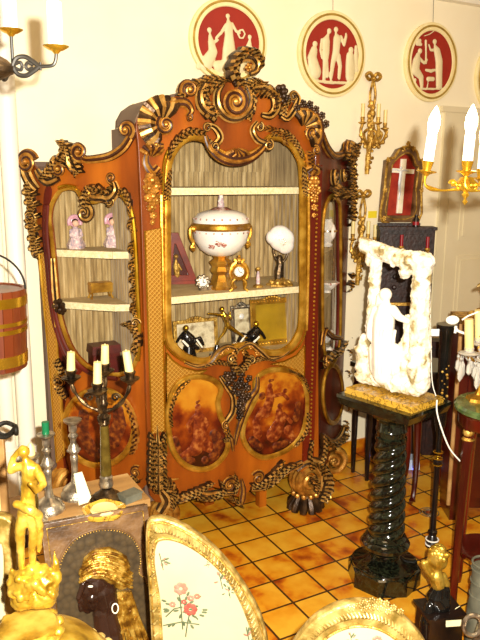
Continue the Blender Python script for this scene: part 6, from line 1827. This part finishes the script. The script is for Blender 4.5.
# ------------------------------------------------------------------ pedestal and alabaster group
PX, PY = 2.172, 2.437
t = thing('twisted_pedestal', 'polished black-green marble pedestal with spirally twisted column', 'pedestal', (PX, PY, 0))
c = V((PX, PY, 0))
mb = MB()
def octa(r, z): return [V((PX + r * math.cos(PI / 8 + PI / 4 * i + 0.35), PY + r * math.sin(PI / 8 + PI / 4 * i + 0.35), z)) for i in range(8)]
rings = [octa(0.182, 0), octa(0.182, 0.085), octa(0.174, 0.092)]
vs_ = [p for r in rings for p in r]; fs = [(k * 8 + i, k * 8 + (i + 1) % 8, (k + 1) * 8 + (i + 1) % 8, (k + 1) * 8 + i) for k in range(2) for i in range(8)] + [tuple(range(7, -1, -1)), tuple(range(16, 24))]
mb.add(vs_, fs)
mb.lathe([(0.164, 0.09), (0.164, 0.102), (0.150, 0.108), (0.10, 0.118), (0.078, 0.135), (0.078, 0.16), (0.095, 0.172), (0.118, 0.192), (0.122, 0.21), (0.112, 0.225), (0.10, 0.232), (0.104, 0.24), (0.098, 0.25), (0.09, 0.256)], c, 40)
build(mb, 'base', M['blackmarble'], t)
mb = MB(); rows = []; NZ, NA = 150, 60
for i in range(NZ + 1):
    f = i / NZ; z = 0.252 + 0.50 * f; r = 0.088 - 0.016 * f; tw = 2 * PI * 2.6 * f
    fl = min(1, min(f, 1 - f) * 14)
    rows.append([V((PX + (r + 0.016 * fl * (abs(math.cos(1.5 * (a - tw))) - 0.6)) * math.cos(a), PY + (r + 0.016 * fl * (abs(math.cos(1.5 * (a - tw))) - 0.6)) * math.sin(a), z)) for a in [2 * PI * j / NA for j in range(NA + 1)]])
mb.grid(rows); build(mb, 'twisted_shaft', M['blackmarble'], t, smooth=50)
mb = MB(); mb.lathe([(0.07, 0.748), (0.078, 0.755), (0.078, 0.77), (0.07, 0.776), (0.072, 0.80), (0.078, 0.806), (0.074, 0.815), (0.072, 0.85), (0.08, 0.86), (0.095, 0.872), (0.10, 0.89), (0.11, 0.90)], c, 40); build(mb, 'capital', M['blackmarble'], t)
RA = math.radians(-78)
SA = V((math.cos(RA), math.sin(RA), 0)); SB_ = V((math.cos(RA + PI / 2), math.sin(RA + PI / 2), 0))
mb = MB(); mb.box(c + V((0, 0, 0.908)), (0.32, 0.25, 0.02), RA, 1.15); mb.box(c + V((0, 0, 0.935)), (0.405, 0.31, 0.036), RA, 1.06); mb.box(c + V((0, 0, 0.960)), (0.43, 0.33, 0.016), RA); build(mb, 'top_slab', M['blackmarble'], t)
PZ = 0.968
t = thing('alabaster_group', 'white alabaster statue of a draped woman in a rocky grotto arch', 'sculpture', c + V((0, 0, PZ)))
pz_ = c + V((0, 0, PZ))
mb = MB(); mb.box(pz_ + V((0, 0, 0.014)), (0.40, 0.25, 0.028), RA, 0.97); build(mb, 'plinth', M['siena'], t)
PSt = PL(c + V((0, 0, 0)), SA, -SB_ if (-SB_).dot(EYE - c) > 0 else SB_)
PSt.N = SA.cross(V((0, 0, 1))); 
if PSt.N.dot(V((-1, -1, 0))) < 0: PSt.N = -PSt.N
uS = PSt.unit(390, 320)
Q = lambda x, y, d=0.0: PSt.px(x, y, d)
rs_ = random.Random(5)
def lump(mb, pts, jit=3, n=10, d=0.0, dj=0.05):
    """rock mass along a path, roughened with smaller stones"""
    capsule(mb, [(Q(x, y, d), r * uS) for x, y, r in pts])
    for i in range(n):
        a, b = rs_.choice(list(zip(pts[:-1], pts[1:]))) if len(pts) > 1 else (pts[0], pts[0]); f = rs_.random(); r = a[2] + (b[2] - a[2]) * f
        an = rs_.uniform(0, 2 * PI)
        mb.ball(Q(a[0] + (b[0] - a[0]) * f, a[1] + (b[1] - a[1]) * f, d) + SA * (r * uS * .75 * math.cos(an)) + V((0, 0, r * uS * .75 * math.sin(an))) + PSt.N * rs_.uniform(-.4, .9) * r * uS, (rs_.uniform(.3, .55) * r * uS,) * 3, 6, 4)
mb = MB()
lump(mb, [(366, 246, 8), (378, 250, 8), (390, 255, 8.5), (404, 259, 9), (420, 262, 10), (426, 262, 9)], n=20)
lump(mb, [(365, 243, 5), (362, 241, 4)], n=4); lump(mb, [(371, 256, 6), (370, 262, 5)], n=6)
lump(mb, [(376, 258, 6.5), (375, 280, 6), (374, 300, 6.5), (373, 330, 8)], n=14)
lump(mb, [(424, 262, 9), (421, 285, 9), (420, 310, 9.5), (420, 340, 10), (419, 370, 11), (420, 384, 10)], n=22)
lump(mb, [(410, 266, 7), (405, 274, 5)], n=10); lump(mb, [(403, 272, 4), (402, 276, 3)], n=4)
lump(mb, [(364, 338, 5), (364, 352, 8), (364, 368, 9), (368, 376, 8)], n=12)
lump(mb, [(362, 376, 7), (380, 380, 7), (400, 385, 8), (416, 389, 7)], n=20, d=0.01)
lump(mb, [(405, 345, 6), (406, 362, 8), (404, 376, 9)], n=24)
lump(mb, [(408, 318, 4), (408, 332, 5), (407, 348, 6)], n=10)
lo = PZ + 0.026
for i, v in enumerate(mb.v):
    if v.z < lo: mb.v[i] = V((v.x, v.y, lo))
build(mb, 'grotto', M['alabaster'], t, blob=0.0055, rough=(0.006, 55))
mb = MB()
dW = 0.035
W3 = lambda *a: capsule(mb, [(Q(x, y, dW + (q[0] if q else 0)), r * uS) for x, y, r, *q in a])
W3((385.5, 294.5, 6.6)); W3((381, 297, 5), (379, 305, 4)); W3((386, 302, 4), (385, 309, 8), (384, 320, 11), (383, 332, 11), (384, 348, 12), (385, 364, 13), (383, 374, 11))
W3((376, 310, 5), (371, 324, 4.6), (370, 336, 4), (378, 344, 4)); W3((393, 310, 5), (399, 317, 4), (407, 321, 3))
W3((376, 350, 8), (377, 368, 8)); W3((394, 350, 7), (395, 368, 7)); W3((380, 374, 5), (381, 381, 4))
for i, v in enumerate(mb.v):
    if v.z < lo: mb.v[i] = V((v.x, v.y, lo))
build(mb, 'woman', M['smoothalab'], t, blob=0.0045)
mb = MB()
for k_ in range(6):
    x0_ = 376 + k_ * 3.4
    mb.tube([Q(x0_ + dx, y, dW + 0.045 + 0.01 * math.sin(k_)) for dx, y in smooth_pts([(2, 330), (0, 345), (-1 + k_ * .3, 360), (0, 374)], 4)], 1.5 * uS, 7)
build(mb, 'drapery_fold', M['smoothalab'], t)
# lamp cable behind it
mb = MB(); mb.tube([PSt.px(x, y, -0.09) for x, y in smooth_pts([(431, 262), (430, 300), (431, 340), (432, 380), (436, 396)], 5)], 0.0022, 6)
solo(mb, 'thin_flex', M['plastic'], 'thin white flex running down the back edge of the statue', 'cable')
qa, qb = on_floor(437, 412, 0.90), on_floor(460, 462, 0.62)
mb = MB(); fcb = facing(c + SA * 0.26); mb.tube([fcb.px(x, y) for x, y in smooth_pts([(437, 400), (437, 412), (442, 430), (450, 449), (461, 462)], 6)], 0.0035, 7)
solo(mb, 'white_flex', M['plastic'], 'white electric flex hanging off the right edge of the pedestal', 'cable')

# ------------------------------------------------------------------ dark cupboard against the wall
pz0 = EYE + ray(378.5, 226) * (3.66 / ray(378.5, 226).y)
PF = facing(V((pz0.x, pz0.y, 0)))
VC = pz0.y
u0 = PF.st(379, 260)[0]; u1_ = PF.st(434.5, 245)[0]; zt = PF.st(404, 227)[1]
CUPC = PF.at((u0 + u1_) / 2, 0, -0.05)
t = thing('carved_cupboard', 'tall dark carved oak cupboard against the wall behind the statue', 'cupboard', CUPC)
mb = MB(); mb.slab(PF, u0, u1_, 0.06, zt - 0.02, -0.11, 0.0); mb.slab(PF, u0 + .02, u1_ - .02, 0, 0.06, -0.1, -.02); build(mb, 'body', M['darkcarved'], t)
mb = MB(); mb.slab(PF, u0 - .01, u1_ + .01, zt - .02, zt, -0.115, 0.015); build(mb, 'top', M['darkcarved'], t)
mb = MB(); mb.slab(PF, u0, u1_ - 0.08, zt, zt + 0.02, -0.11, -0.09); build(mb, 'back_rail', M['darkcarved'], t)
for a0, a1 in ((u0 + .02, (u0 + u1_) / 2 - .008), ((u0 + u1_) / 2 + .008, u1_ - .02)):
    mb = MB(); mb.slab(PF, a0, a1, 0.12, 0.78, 0, 0.012); mb.slab(PF, a0 + .03, a1 - .03, 0.17, 0.73, 0.012, 0.018)
    mb.ball(PF.at((a0 + a1) / 2, 0.45, 0.016), (0.04, 0.02, 0.12), 12, 8); o = build(mb, 'door', M['darkcarved'], t)
mb = MB(); mb.slab(PF, u0 + .02, u1_ - .02, 1.20, zt - .05, 0, 0.012)
for i in range(14):
    mb.ball(PF.at(rnd.uniform(u0 + .04, u1_ - .04), rnd.uniform(1.24, zt - .08), 0.012), rnd.uniform(.010, .022), 7, 5)
build(mb, 'carved_panel', M['darkcarved'], t)
mb = MB(); mb.slab(PF, u0 + .02, u1_ - .02, 1.14, 1.16, 0, 0.02); build(mb, 'gilt_rail', M['oldgold'], t)
mb = MB(); mb.slab(PF, u1_ + .002, u1_ + .15, 0.04, 0.86, -0.10, 0.0); mb.slab(PF, u1_ + .002, u1_ + .16, 0.86, 0.885, -0.105, 0.012)
for z0, z1 in ((.08, .42), (.46, .82)): mb.slab(PF, u1_ + .02, u1_ + .13, z0, z1, 0, .01)
build(mb, 'side_case', M['darkcarved'], t)
p = PF.at(PF.st(417, 224)[0], zt, -0.03)
t = thing('dark_bottle', 'small dark bottle with red label on top of the carved cupboard', 'bottle', p)
mb = MB(); mb.lathe([(0.022, 0), (0.023, 0.05), (0.012, 0.066), (0.011, 0.08)], p, 14); build(mb, 'glass', M['ebony'], t)
mb = MB(); mb.lathe([(0.0235, 0.012), (0.0238, 0.035)], p, 14); build(mb, 'label_band', M['redwax'], t)
for x, y in ((427.5, 245), (401.5, 243)):
    pf2 = PL(PF.at(0, 0, 0.045), PF.S, PF.N); a, b = pf2.st(x, y)
    t = thing('red_candle', ('short dark red candle on bracket at the right of the cupboard front' if x > 410 else 'short dark red candle on bracket above the middle of the statue slab'), 'candle', pf2.at(a, b - .05))
    mb = MB(); mb.cyl(pf2.at(a, b - .03), pf2.at(a, b + .055), 0.012, 12); build(mb, 'wax', M['redwax'], t)
    mb = MB(); mb.lathe([(0.01, -.05), (0.02, -.03), (0.017, -.02)], pf2.at(a, b), 12); mb.cyl(pf2.at(a, b - .04), pf2.at(a, b - .04, -.062), 0.006, 8); build(mb, 'bracket', M['oldgold'], t)
# dark writing table in front of the cupboard
VT = 3.47; PT = PL((0, VT, 0), (1, 0, 0), (0, -1, 0))
ua, ub = PT.st(357, 430)[0], PT.st(357, 430)[0] + 0.30
t = thing('dark_console', 'dark mahogany console table in the shadow behind the pedestal', 'table', ((ua + ub) / 2, VT, 0))
mb = MB(); mb.box(((ua + ub) / 2, VT, 0.78), (ub - ua, 0.2, 0.03)); build(mb, 'table_top', M['ebony'], t)
mb = MB(); mb.box(((ua + ub) / 2, VT, 0.70), (ub - ua - .05, 0.17, 0.13)); build(mb, 'apron', M['mahog'], t)
for x in (ua + .04, ub - .04):
    for y in (VT - .075, VT + .075):
        mb = MB(); mb.tube([V((x, y, 0)), V((x, y, 0.64))], [0.014, 0.024], 8); build(mb, 'leg', M['ebony'], t)
# small box with a blue light
p = on_floor(410, 470); fbx = facing(p)
t = thing('blue_box', 'pale blue plastic box with a blue light on the tiles behind pedestal', 'box', p)
mb = MB(); mb.box(p + V((0.0, 0.05, 0.04)), (0.17, 0.11, 0.075), -0.4, 0.96); build(mb, 'case', M['bluebox'], t)
mb = MB(); q = fbx.px(414, 466, 0.03); mb.ball((q.x, q.y, 0.02), 0.010, 8, 6); build(mb, 'light', M['led'], t)
# cabriole-legged stand
p = on_floor(416, 502)
t = thing('cabriole_table', 'dark red table on curved cabriole legs right of the pedestal', 'table', (p.x + .12, p.y + .10, 0))
ft = facing(p); hT = 0.86
cx_, cy_ = p.x + .12, p.y + .10
for i in range(3):
    an = math.radians(212 + 120 * i); dv = V((math.cos(an), math.sin(an), 0)); o3 = V((cx_, cy_, 0))
    mb = MB(); P = smooth_pts([(.17, .01, .022), (.15, .03, .016), (.125, .12, .016), (.125, .30, .02), (.15, .50, .026), (.19, .66, .034), (.19, .76, .036), (.17, .83, .03)], 4)
    mb.tube([o3 + dv * a + V((0, 0, b)) for a, b, _ in P], [r for _, _, r in P], 10)
    mb.tube([o3 + dv * .15 + V((0, 0, .012)), o3 + dv * .21 + V((0, 0, .012)), o3 + dv * .225 + V((0, 0, .03))], [.014, .013, .006], 8)
    build(mb, 'leg', M['mahog'], t)
mb = MB(); mb.lathe([(.17, hT - .05), (.18, hT - .03), (.185, hT - .01), (.18, hT)], (cx_, cy_, 0), 36); build(mb, 'table_top', M['ebony'], t)
p = on_floor(429, 513)
mb = MB()
for r in (0.058, 0.04, 0.024):
    mb.tube([V((p.x + r * math.cos(a), p.y + r * math.sin(a), 0.005)) for a in [2 * PI * i / 30 for i in range(30)]], 0.003, 5, True)
solo(mb, 'wire_trivet', M['silver'], 'concentric wire rings lying on the tiles beside slender black foot', 'trivet')
# slender torchere with brass-ringed ball foot
p = on_floor(431, 556); k = pk(p); fT = facing(p)
zT = fT.st(437, 324)[1]
t = thing('black_torchere', 'slender black torchere with brass-ringed ball foot right of pedestal', 'stand', p)
mb = MB(); mb.lathe([(.004, 0), (.012, .01), (.018, .04), (.034, .06), (.03, .075), (.02, .085)], p, 20); build(mb, 'foot', M['ebony'], t)
mb = MB(); mb.lathe([(.030, .072), (.034, .085), (.028, .10), (.022, .12), (.016, .13)], p, 20); build(mb, 'ball', M['ebony'], t)
mb = MB()
for z in (.073, .10): mb.tube([p + V((.033 * math.cos(a), .033 * math.sin(a), z)) for a in [2 * PI * i / 20 for i in range(20)]], .004, 6, True)
build(mb, 'silver_ring', M['plastic'], t)
mb = MB(); mb.lathe([(.018, .128), (.024, .134), (.024, .15), (.016, .156), (.015, .50), (.02, .53), (.024, .55), (.016, .56)], p, 20, flute=(8, .08)); build(mb, 'shaft', M['ebony'], t)
mb = MB(); 
for z in (.53, .565, .60): mb.tube([p + V((.023 * math.cos(a), .023 * math.sin(a), z)) for a in [2 * PI * i / 18 for i in range(18)]], .004, 6, True)
build(mb, 'brass_ring', M['brass'], t)
mb = MB(); mb.lathe([(.015, .60), (.017, .7), (.03, .76), (.034, .85), (.028, .95), (.034, zT - .06), (.05, zT - .03), (.052, zT)], p, 20); build(mb, 'upper_shaft', M['black'], t)
mb = MB(); mb.slab(fT, fT.st(429, 320)[0], fT.st(437, 320)[0], zT - .05, zT - .015, .045, .052); build(mb, 'label_plate', M['greybird'], t)
mb = MB()
for i in range(12): mb.ball(p + V((0, 0, 0.90 + i * .016)) + fT.N * .030 + fT.S * .016 * math.sin(i * 1.9), .006 + .002 * math.sin(i), 7, 5)
build(mb, 'gilt_mount', M['oldgold'], t)

# ------------------------------------------------------------------ right-hand tall stand with marble top
pl_ = on_floor(441, 607); ST = V((pl_.x + .21, pl_.y - .05, 0)); ZS = 1.0
t = thing('marble_top_stand', 'tall red mahogany plant stand with round green marble top', 'stand', ST)
for i, an in enumerate((173, 245, 310, 20, 95)[:4] if False else (173, 263, 353, 83)):
    a = math.radians(an); dv = V((math.cos(a), math.sin(a), 0))
    mb = MB(); P = [(.170, 0, .016), (.170, .03, .02), (.168, .10, .018), (.165, .30, .019), (.160, .55, .022), (.155, .78, .024), (.150, .84, .028), (.150, .87, .022), (.150, .90, .026), (.148, .955, .022)]
    mb.tube([ST + dv * r + V((0, 0, z)) for r, z, _ in P], [w for _, _, w in P], 8); o = build(mb, 'leg', M['mahog'], t)
    mb = MB(); mb.ball(ST + dv * .152 + V((0, 0, .885)), .026, 10, 7); mb.lathe([(.018, .84), (.03, .85), (.022, .862)], ST + dv * .152, 12); build(mb, 'gilt_mount', M['oldgold'], o)
mb = MB(); mb.lathe([(.165, .90), (.17, .91), (.17, .955), (.178, .965)], ST, 40); build(mb, 'frieze', M['mahog'], t)
mb = MB(); mb.lathe([(.05, .26), (.13, .265), (.135, .28), (.12, .285)], ST, 30); mb.cyl(ST + V((.14, 0, .272)), ST + V((-.14, 0, .272)), .012, 8); mb.cyl(ST + V((0, .14, .272)), ST + V((0, -.14, .272)), .012, 8); build(mb, 'lower_shelf', M['mahog'], t)
mb = MB(); mb.lathe([(.178, .966), (.188, .972), (.19, .988), (.182, ZS)], ST, 44); build(mb, 'marble_top', M['greenmarble'], t)
# crystal girandole on it
gp = on_floor(480, 400, ZS); FG = facing(gp); k = FG.unit(470, 350)
t = thing('crystal_girandole', 'gilt girandole with cream candles and hanging crystal drops at right edge', 'candelabra', gp)
mb = MB(); mb.lathe([(r * k, z * k) for r, z in ((13, 0), (12, 3), (5, 6), (3, 12), (4, 18), (2.5, 24), (3, 60), (5, 64), (2.5, 68), (2, 108), (4, 112), (1, 118))], gp, 20, flute=(6, .1)); build(mb, 'stem', M['gold'], t)
for (x, y, d, ctop) in ((469, 353, 0.03, 319), (479, 343, -0.05, 310), (492, 352, 0.05, 318), (486, 360, 0.09, 328)):
    q = FG.px(x, y, d); mb = MB(); r0 = gp + V((0, 0, 44 * k))
    mb.tube([V(a) for a in smooth_pts([tuple(r0), tuple((r0 + q) / 2 - V((0, 0, 6 * k))), tuple(q - V((0, 0, 4 * k)))], 6)], 1.7 * k, 7)
    o = build(mb, 'branch', M['gold'], t)
    mb = MB(); mb.lathe([(r * k, z * k) for r, z in ((2, -4), (9, -1), (10.5, 0), (9, .8), (4, 1.2), (4.6, 5), (4, 6))], q, 20, flute=(10, .05)); build(mb, 'drip_pan', M['crystal'], o)
    mb = MB(); mb.cyl(q + V((0, 0, 3 * k)), FG.px(x, ctop, d), 4.3 * k, 14); build(mb, 'candle', M['candle'], o)
    for i in range(7):
        a = 2 * PI * i / 7 + .4; e = q + V((9.5 * k * math.cos(a), 9.5 * k * math.sin(a), -1.5 * k)); L_ = (18 + 8 * (i % 2)) * k
        mb = MB(); mb.tube([e, e - V((0, 0, L_ * .35))], .5 * k, 4); mb.ball(e - V((0, 0, 3 * k)), 1.6 * k, 6, 4)
        mb.tube([e - V((0, 0, L_ * .35)), e - V((0, 0, L_ * .5)), e - V((0, 0, L_ * .85)), e - V((0, 0, L_))], [.6 * k, 2.3 * k, 2.6 * k, .4 * k], 6)
        build(mb, 'crystal_drop', M['crystal'], o)
mb = MB(); q = gp + V((0, 0, 112 * k))
for i in range(7):
    a = 2 * PI * i / 7; mb.tube([q, q + V((6 * k * math.cos(a), 6 * k * math.sin(a), 4 * k)), q + V((12 * k * math.cos(a), 12 * k * math.sin(a), 1 * k))], [1.4 * k, 2.4 * k, .6 * k], 6)
mb.lathe([(2 * k, 0), (4 * k, 5 * k), (1 * k, 10 * k)], q, 10); build(mb, 'leaf_finial', M['gildwood'], t)
# white rosette tag with ribbon
mb = MB(); q = FG.st(454, 321); 
for i in range(20): pass
mb.ball(FG.at(q[0], q[1], -.02), (6.5 * k, 4.5 * k, .01), 18, 10, (FG.S, FG.T, FG.N)); mb.tube([FG.px(455, 327, -.02), FG.px(458, 331, -.02), FG.px(466, 334, -.02)], 1.3 * k, 6); mb.tube([FG.px(456, 326, -.02), FG.px(455, 333, -.02)], 1.3 * k, 6)
mb.tube([FG.px(462, 320, -.02), FG.px(468, 316, -.02), FG.px(478, 312, -.02)], .8 * k, 6)
solo(mb, 'white_plug', M['plastic'], 'white switch on its flex tied beside the girandole candle', 'switch')

# ------------------------------------------------------------------ mahogany cabinet with gilt top behind the girandole
pm_ = on_floor(449, 520); FM = facing(pm_)
zm = FM.st(452, 324)[1]
t = thing('mahogany_chest', 'tall dark red mahogany chest with gilt carved crest behind the girandole', 'chest', FM.at(.25, 0, -.12))
mb = MB(); mb.slab(FM, 0, .5, 0.08, zm, -.22, 0)
for a, b in ((0.0, .05), (.45, .5)): mb.slab(FM, a, b, 0, .08, -.2, 0)
build(mb, 'body', M['mahog'], t)
mb = MB(); mb.slab(FM, .05, .47, .15, .62, 0, .015); build(mb, 'door', M['mahog'], t)
mb = MB(); mb.slab(FM, .05, .47, .66, zm - .06, 0, .015); build(mb, 'door', M['mahog'], t)
mb = MB()
for i in range(14): mb.ball(FM.at(.01 + .036 * i, zm + .025 + .07 * math.sin(PI * min(1, i / 9)), .0), .024 + .006 * (i % 2), 8, 6)
mb.slab(FM, -.01, .51, zm, zm + .03, -.22, .012); build(mb, 'gilt_crest', M['oldgold'], t)
mb = MB(); mb.tube([FM.at(-.012, .1, .0), FM.at(-.012, zm, 0)], .012, 10); build(mb, 'gilt_colonnette', M['tabletop'], t)

# ------------------------------------------------------------------ gilt putto on ebony base
pb = on_floor(437, 652); FP = facing(pb); u = FP.unit(438, 570)
t = thing('putto_bust', 'gilded child bust with black drapery on an ebony plinth', 'bust', pb)
Q = lambda x, y, d=0.0: FP.px(x, y, d)
a0, b0 = FP.st(440, 607)
mb = MB(); mb.box(pb + FP.S * a0 + V((0, 0, b0 / 2)), (34 * u, 28 * u, b0), -0.3, .94); mb.box(pb + FP.S * a0 + V((0, 0, b0 - .008)), (38 * u, 32 * u, .014), -0.3); build(mb, 'plinth', M['ebony'], t)
mb = MB(); capsule(mb, [(Q(438, 560), 9 * u), (Q(437, 554), 8.6 * u)]); capsule(mb, [(Q(433, 566), 5 * u), (Q(431, 560), 4 * u)]); mb.ball(Q(432, 563, 0), 2.2 * u, 7, 5)
capsule(mb, [(Q(437, 568), 4 * u), (Q(436, 576), 7 * u), (Q(438, 584), 6.5 * u)]); capsule(mb, [(Q(430, 574), 3.4 * u), (Q(426, 568), 3.4 * u), (Q(424, 563), 3 * u)])
capsule(mb, [(Q(443, 576), 3.6 * u), (Q(447, 584), 3 * u)])
body = build(mb, 'body', M['brightgilt'], t, blob=.0035)
mb = MB()
for i in range(26):
    a = rnd.uniform(0, 2 * PI); b = rnd.uniform(.1, 1.3); d = V((math.cos(a) * math.cos(b), math.sin(a) * math.cos(b), math.sin(b))); mb.ball(Q(438, 556) + d * 8.6 * u, 2.6 * u, 7, 5)
build(mb, 'curls', M['brightgilt'], body)
mb = MB(); capsule(mb, [(Q(439, 588), 6 * u), (Q(436, 598), 9 * u), (Q(440, 604), 10 * u)]); capsule(mb, [(Q(446, 590), 4 * u), (Q(444, 602), 6 * u)]); capsule(mb, [(Q(430, 606, .02), 5 * u), (Q(426, 622, .03), 6 * u), (Q(428, 645, .03), 8 * u)])
build(mb, 'drapery', M['black'], t, blob=.004)
mb = MB(); mb.prism([FP.st(*q) for q in ((440, 608), (455, 607), (455, 613), (440, 614))], FP, .085, .0865)
mb.tube([FP.px(455, 609, .085), FP.px(460, 606, .085)], .0012, 5)
solo(mb, 'price_tag', M['paper'], 'small white tag hanging on the ebony plinth of gilded bust', 'tag')
# stoneware at the bottom right corner
p = on_floor(478, 655); k = pk(p)
t = thing('stoneware_jar', 'grey-green stoneware jar with ribbed neck at bottom right corner', 'jar', p)
fz = facing(p); hj = fz.st(478, 562)[1]
mb = MB(); mb.lathe([(.05, 0), (.062, .05), (.062, hj * .5), (.055, hj * .62), (.052, hj * .95)], p, 28); build(mb, 'body', M['stone'], t)
mb = MB()
for f in (.66, .8, .93, .99): mb.tube([p + V((.054 * math.cos(a), .054 * math.sin(a), hj * f)) for a in [2 * PI * i / 26 for i in range(26)]], .005, 6, True)
build(mb, 'neck_rib', M['stone'], t)
p = on_floor(486, 690); fz = facing(p); hj = fz.st(480, 605)[1]
t = thing('ring_handled_jug', 'mottled grey jug with ring handle in the bottom right corner', 'jug', p)
mb = MB(); mb.lathe([(.04, 0), (.06, .06), (.07, hj * .5), (.05, hj * .8), (.04, hj * .9), (.045, hj)], p, 26); build(mb, 'body', M['silver'], t)
mb = MB(); q = fz.st(471, 622); mb.tube([fz.at(q[0] + .035 * math.cos(a), q[1] + .045 * math.sin(a), .02) for a in [2 * PI * i / 24 for i in range(24)]], .009, 8, True); build(mb, 'handle', M['silver'], t)
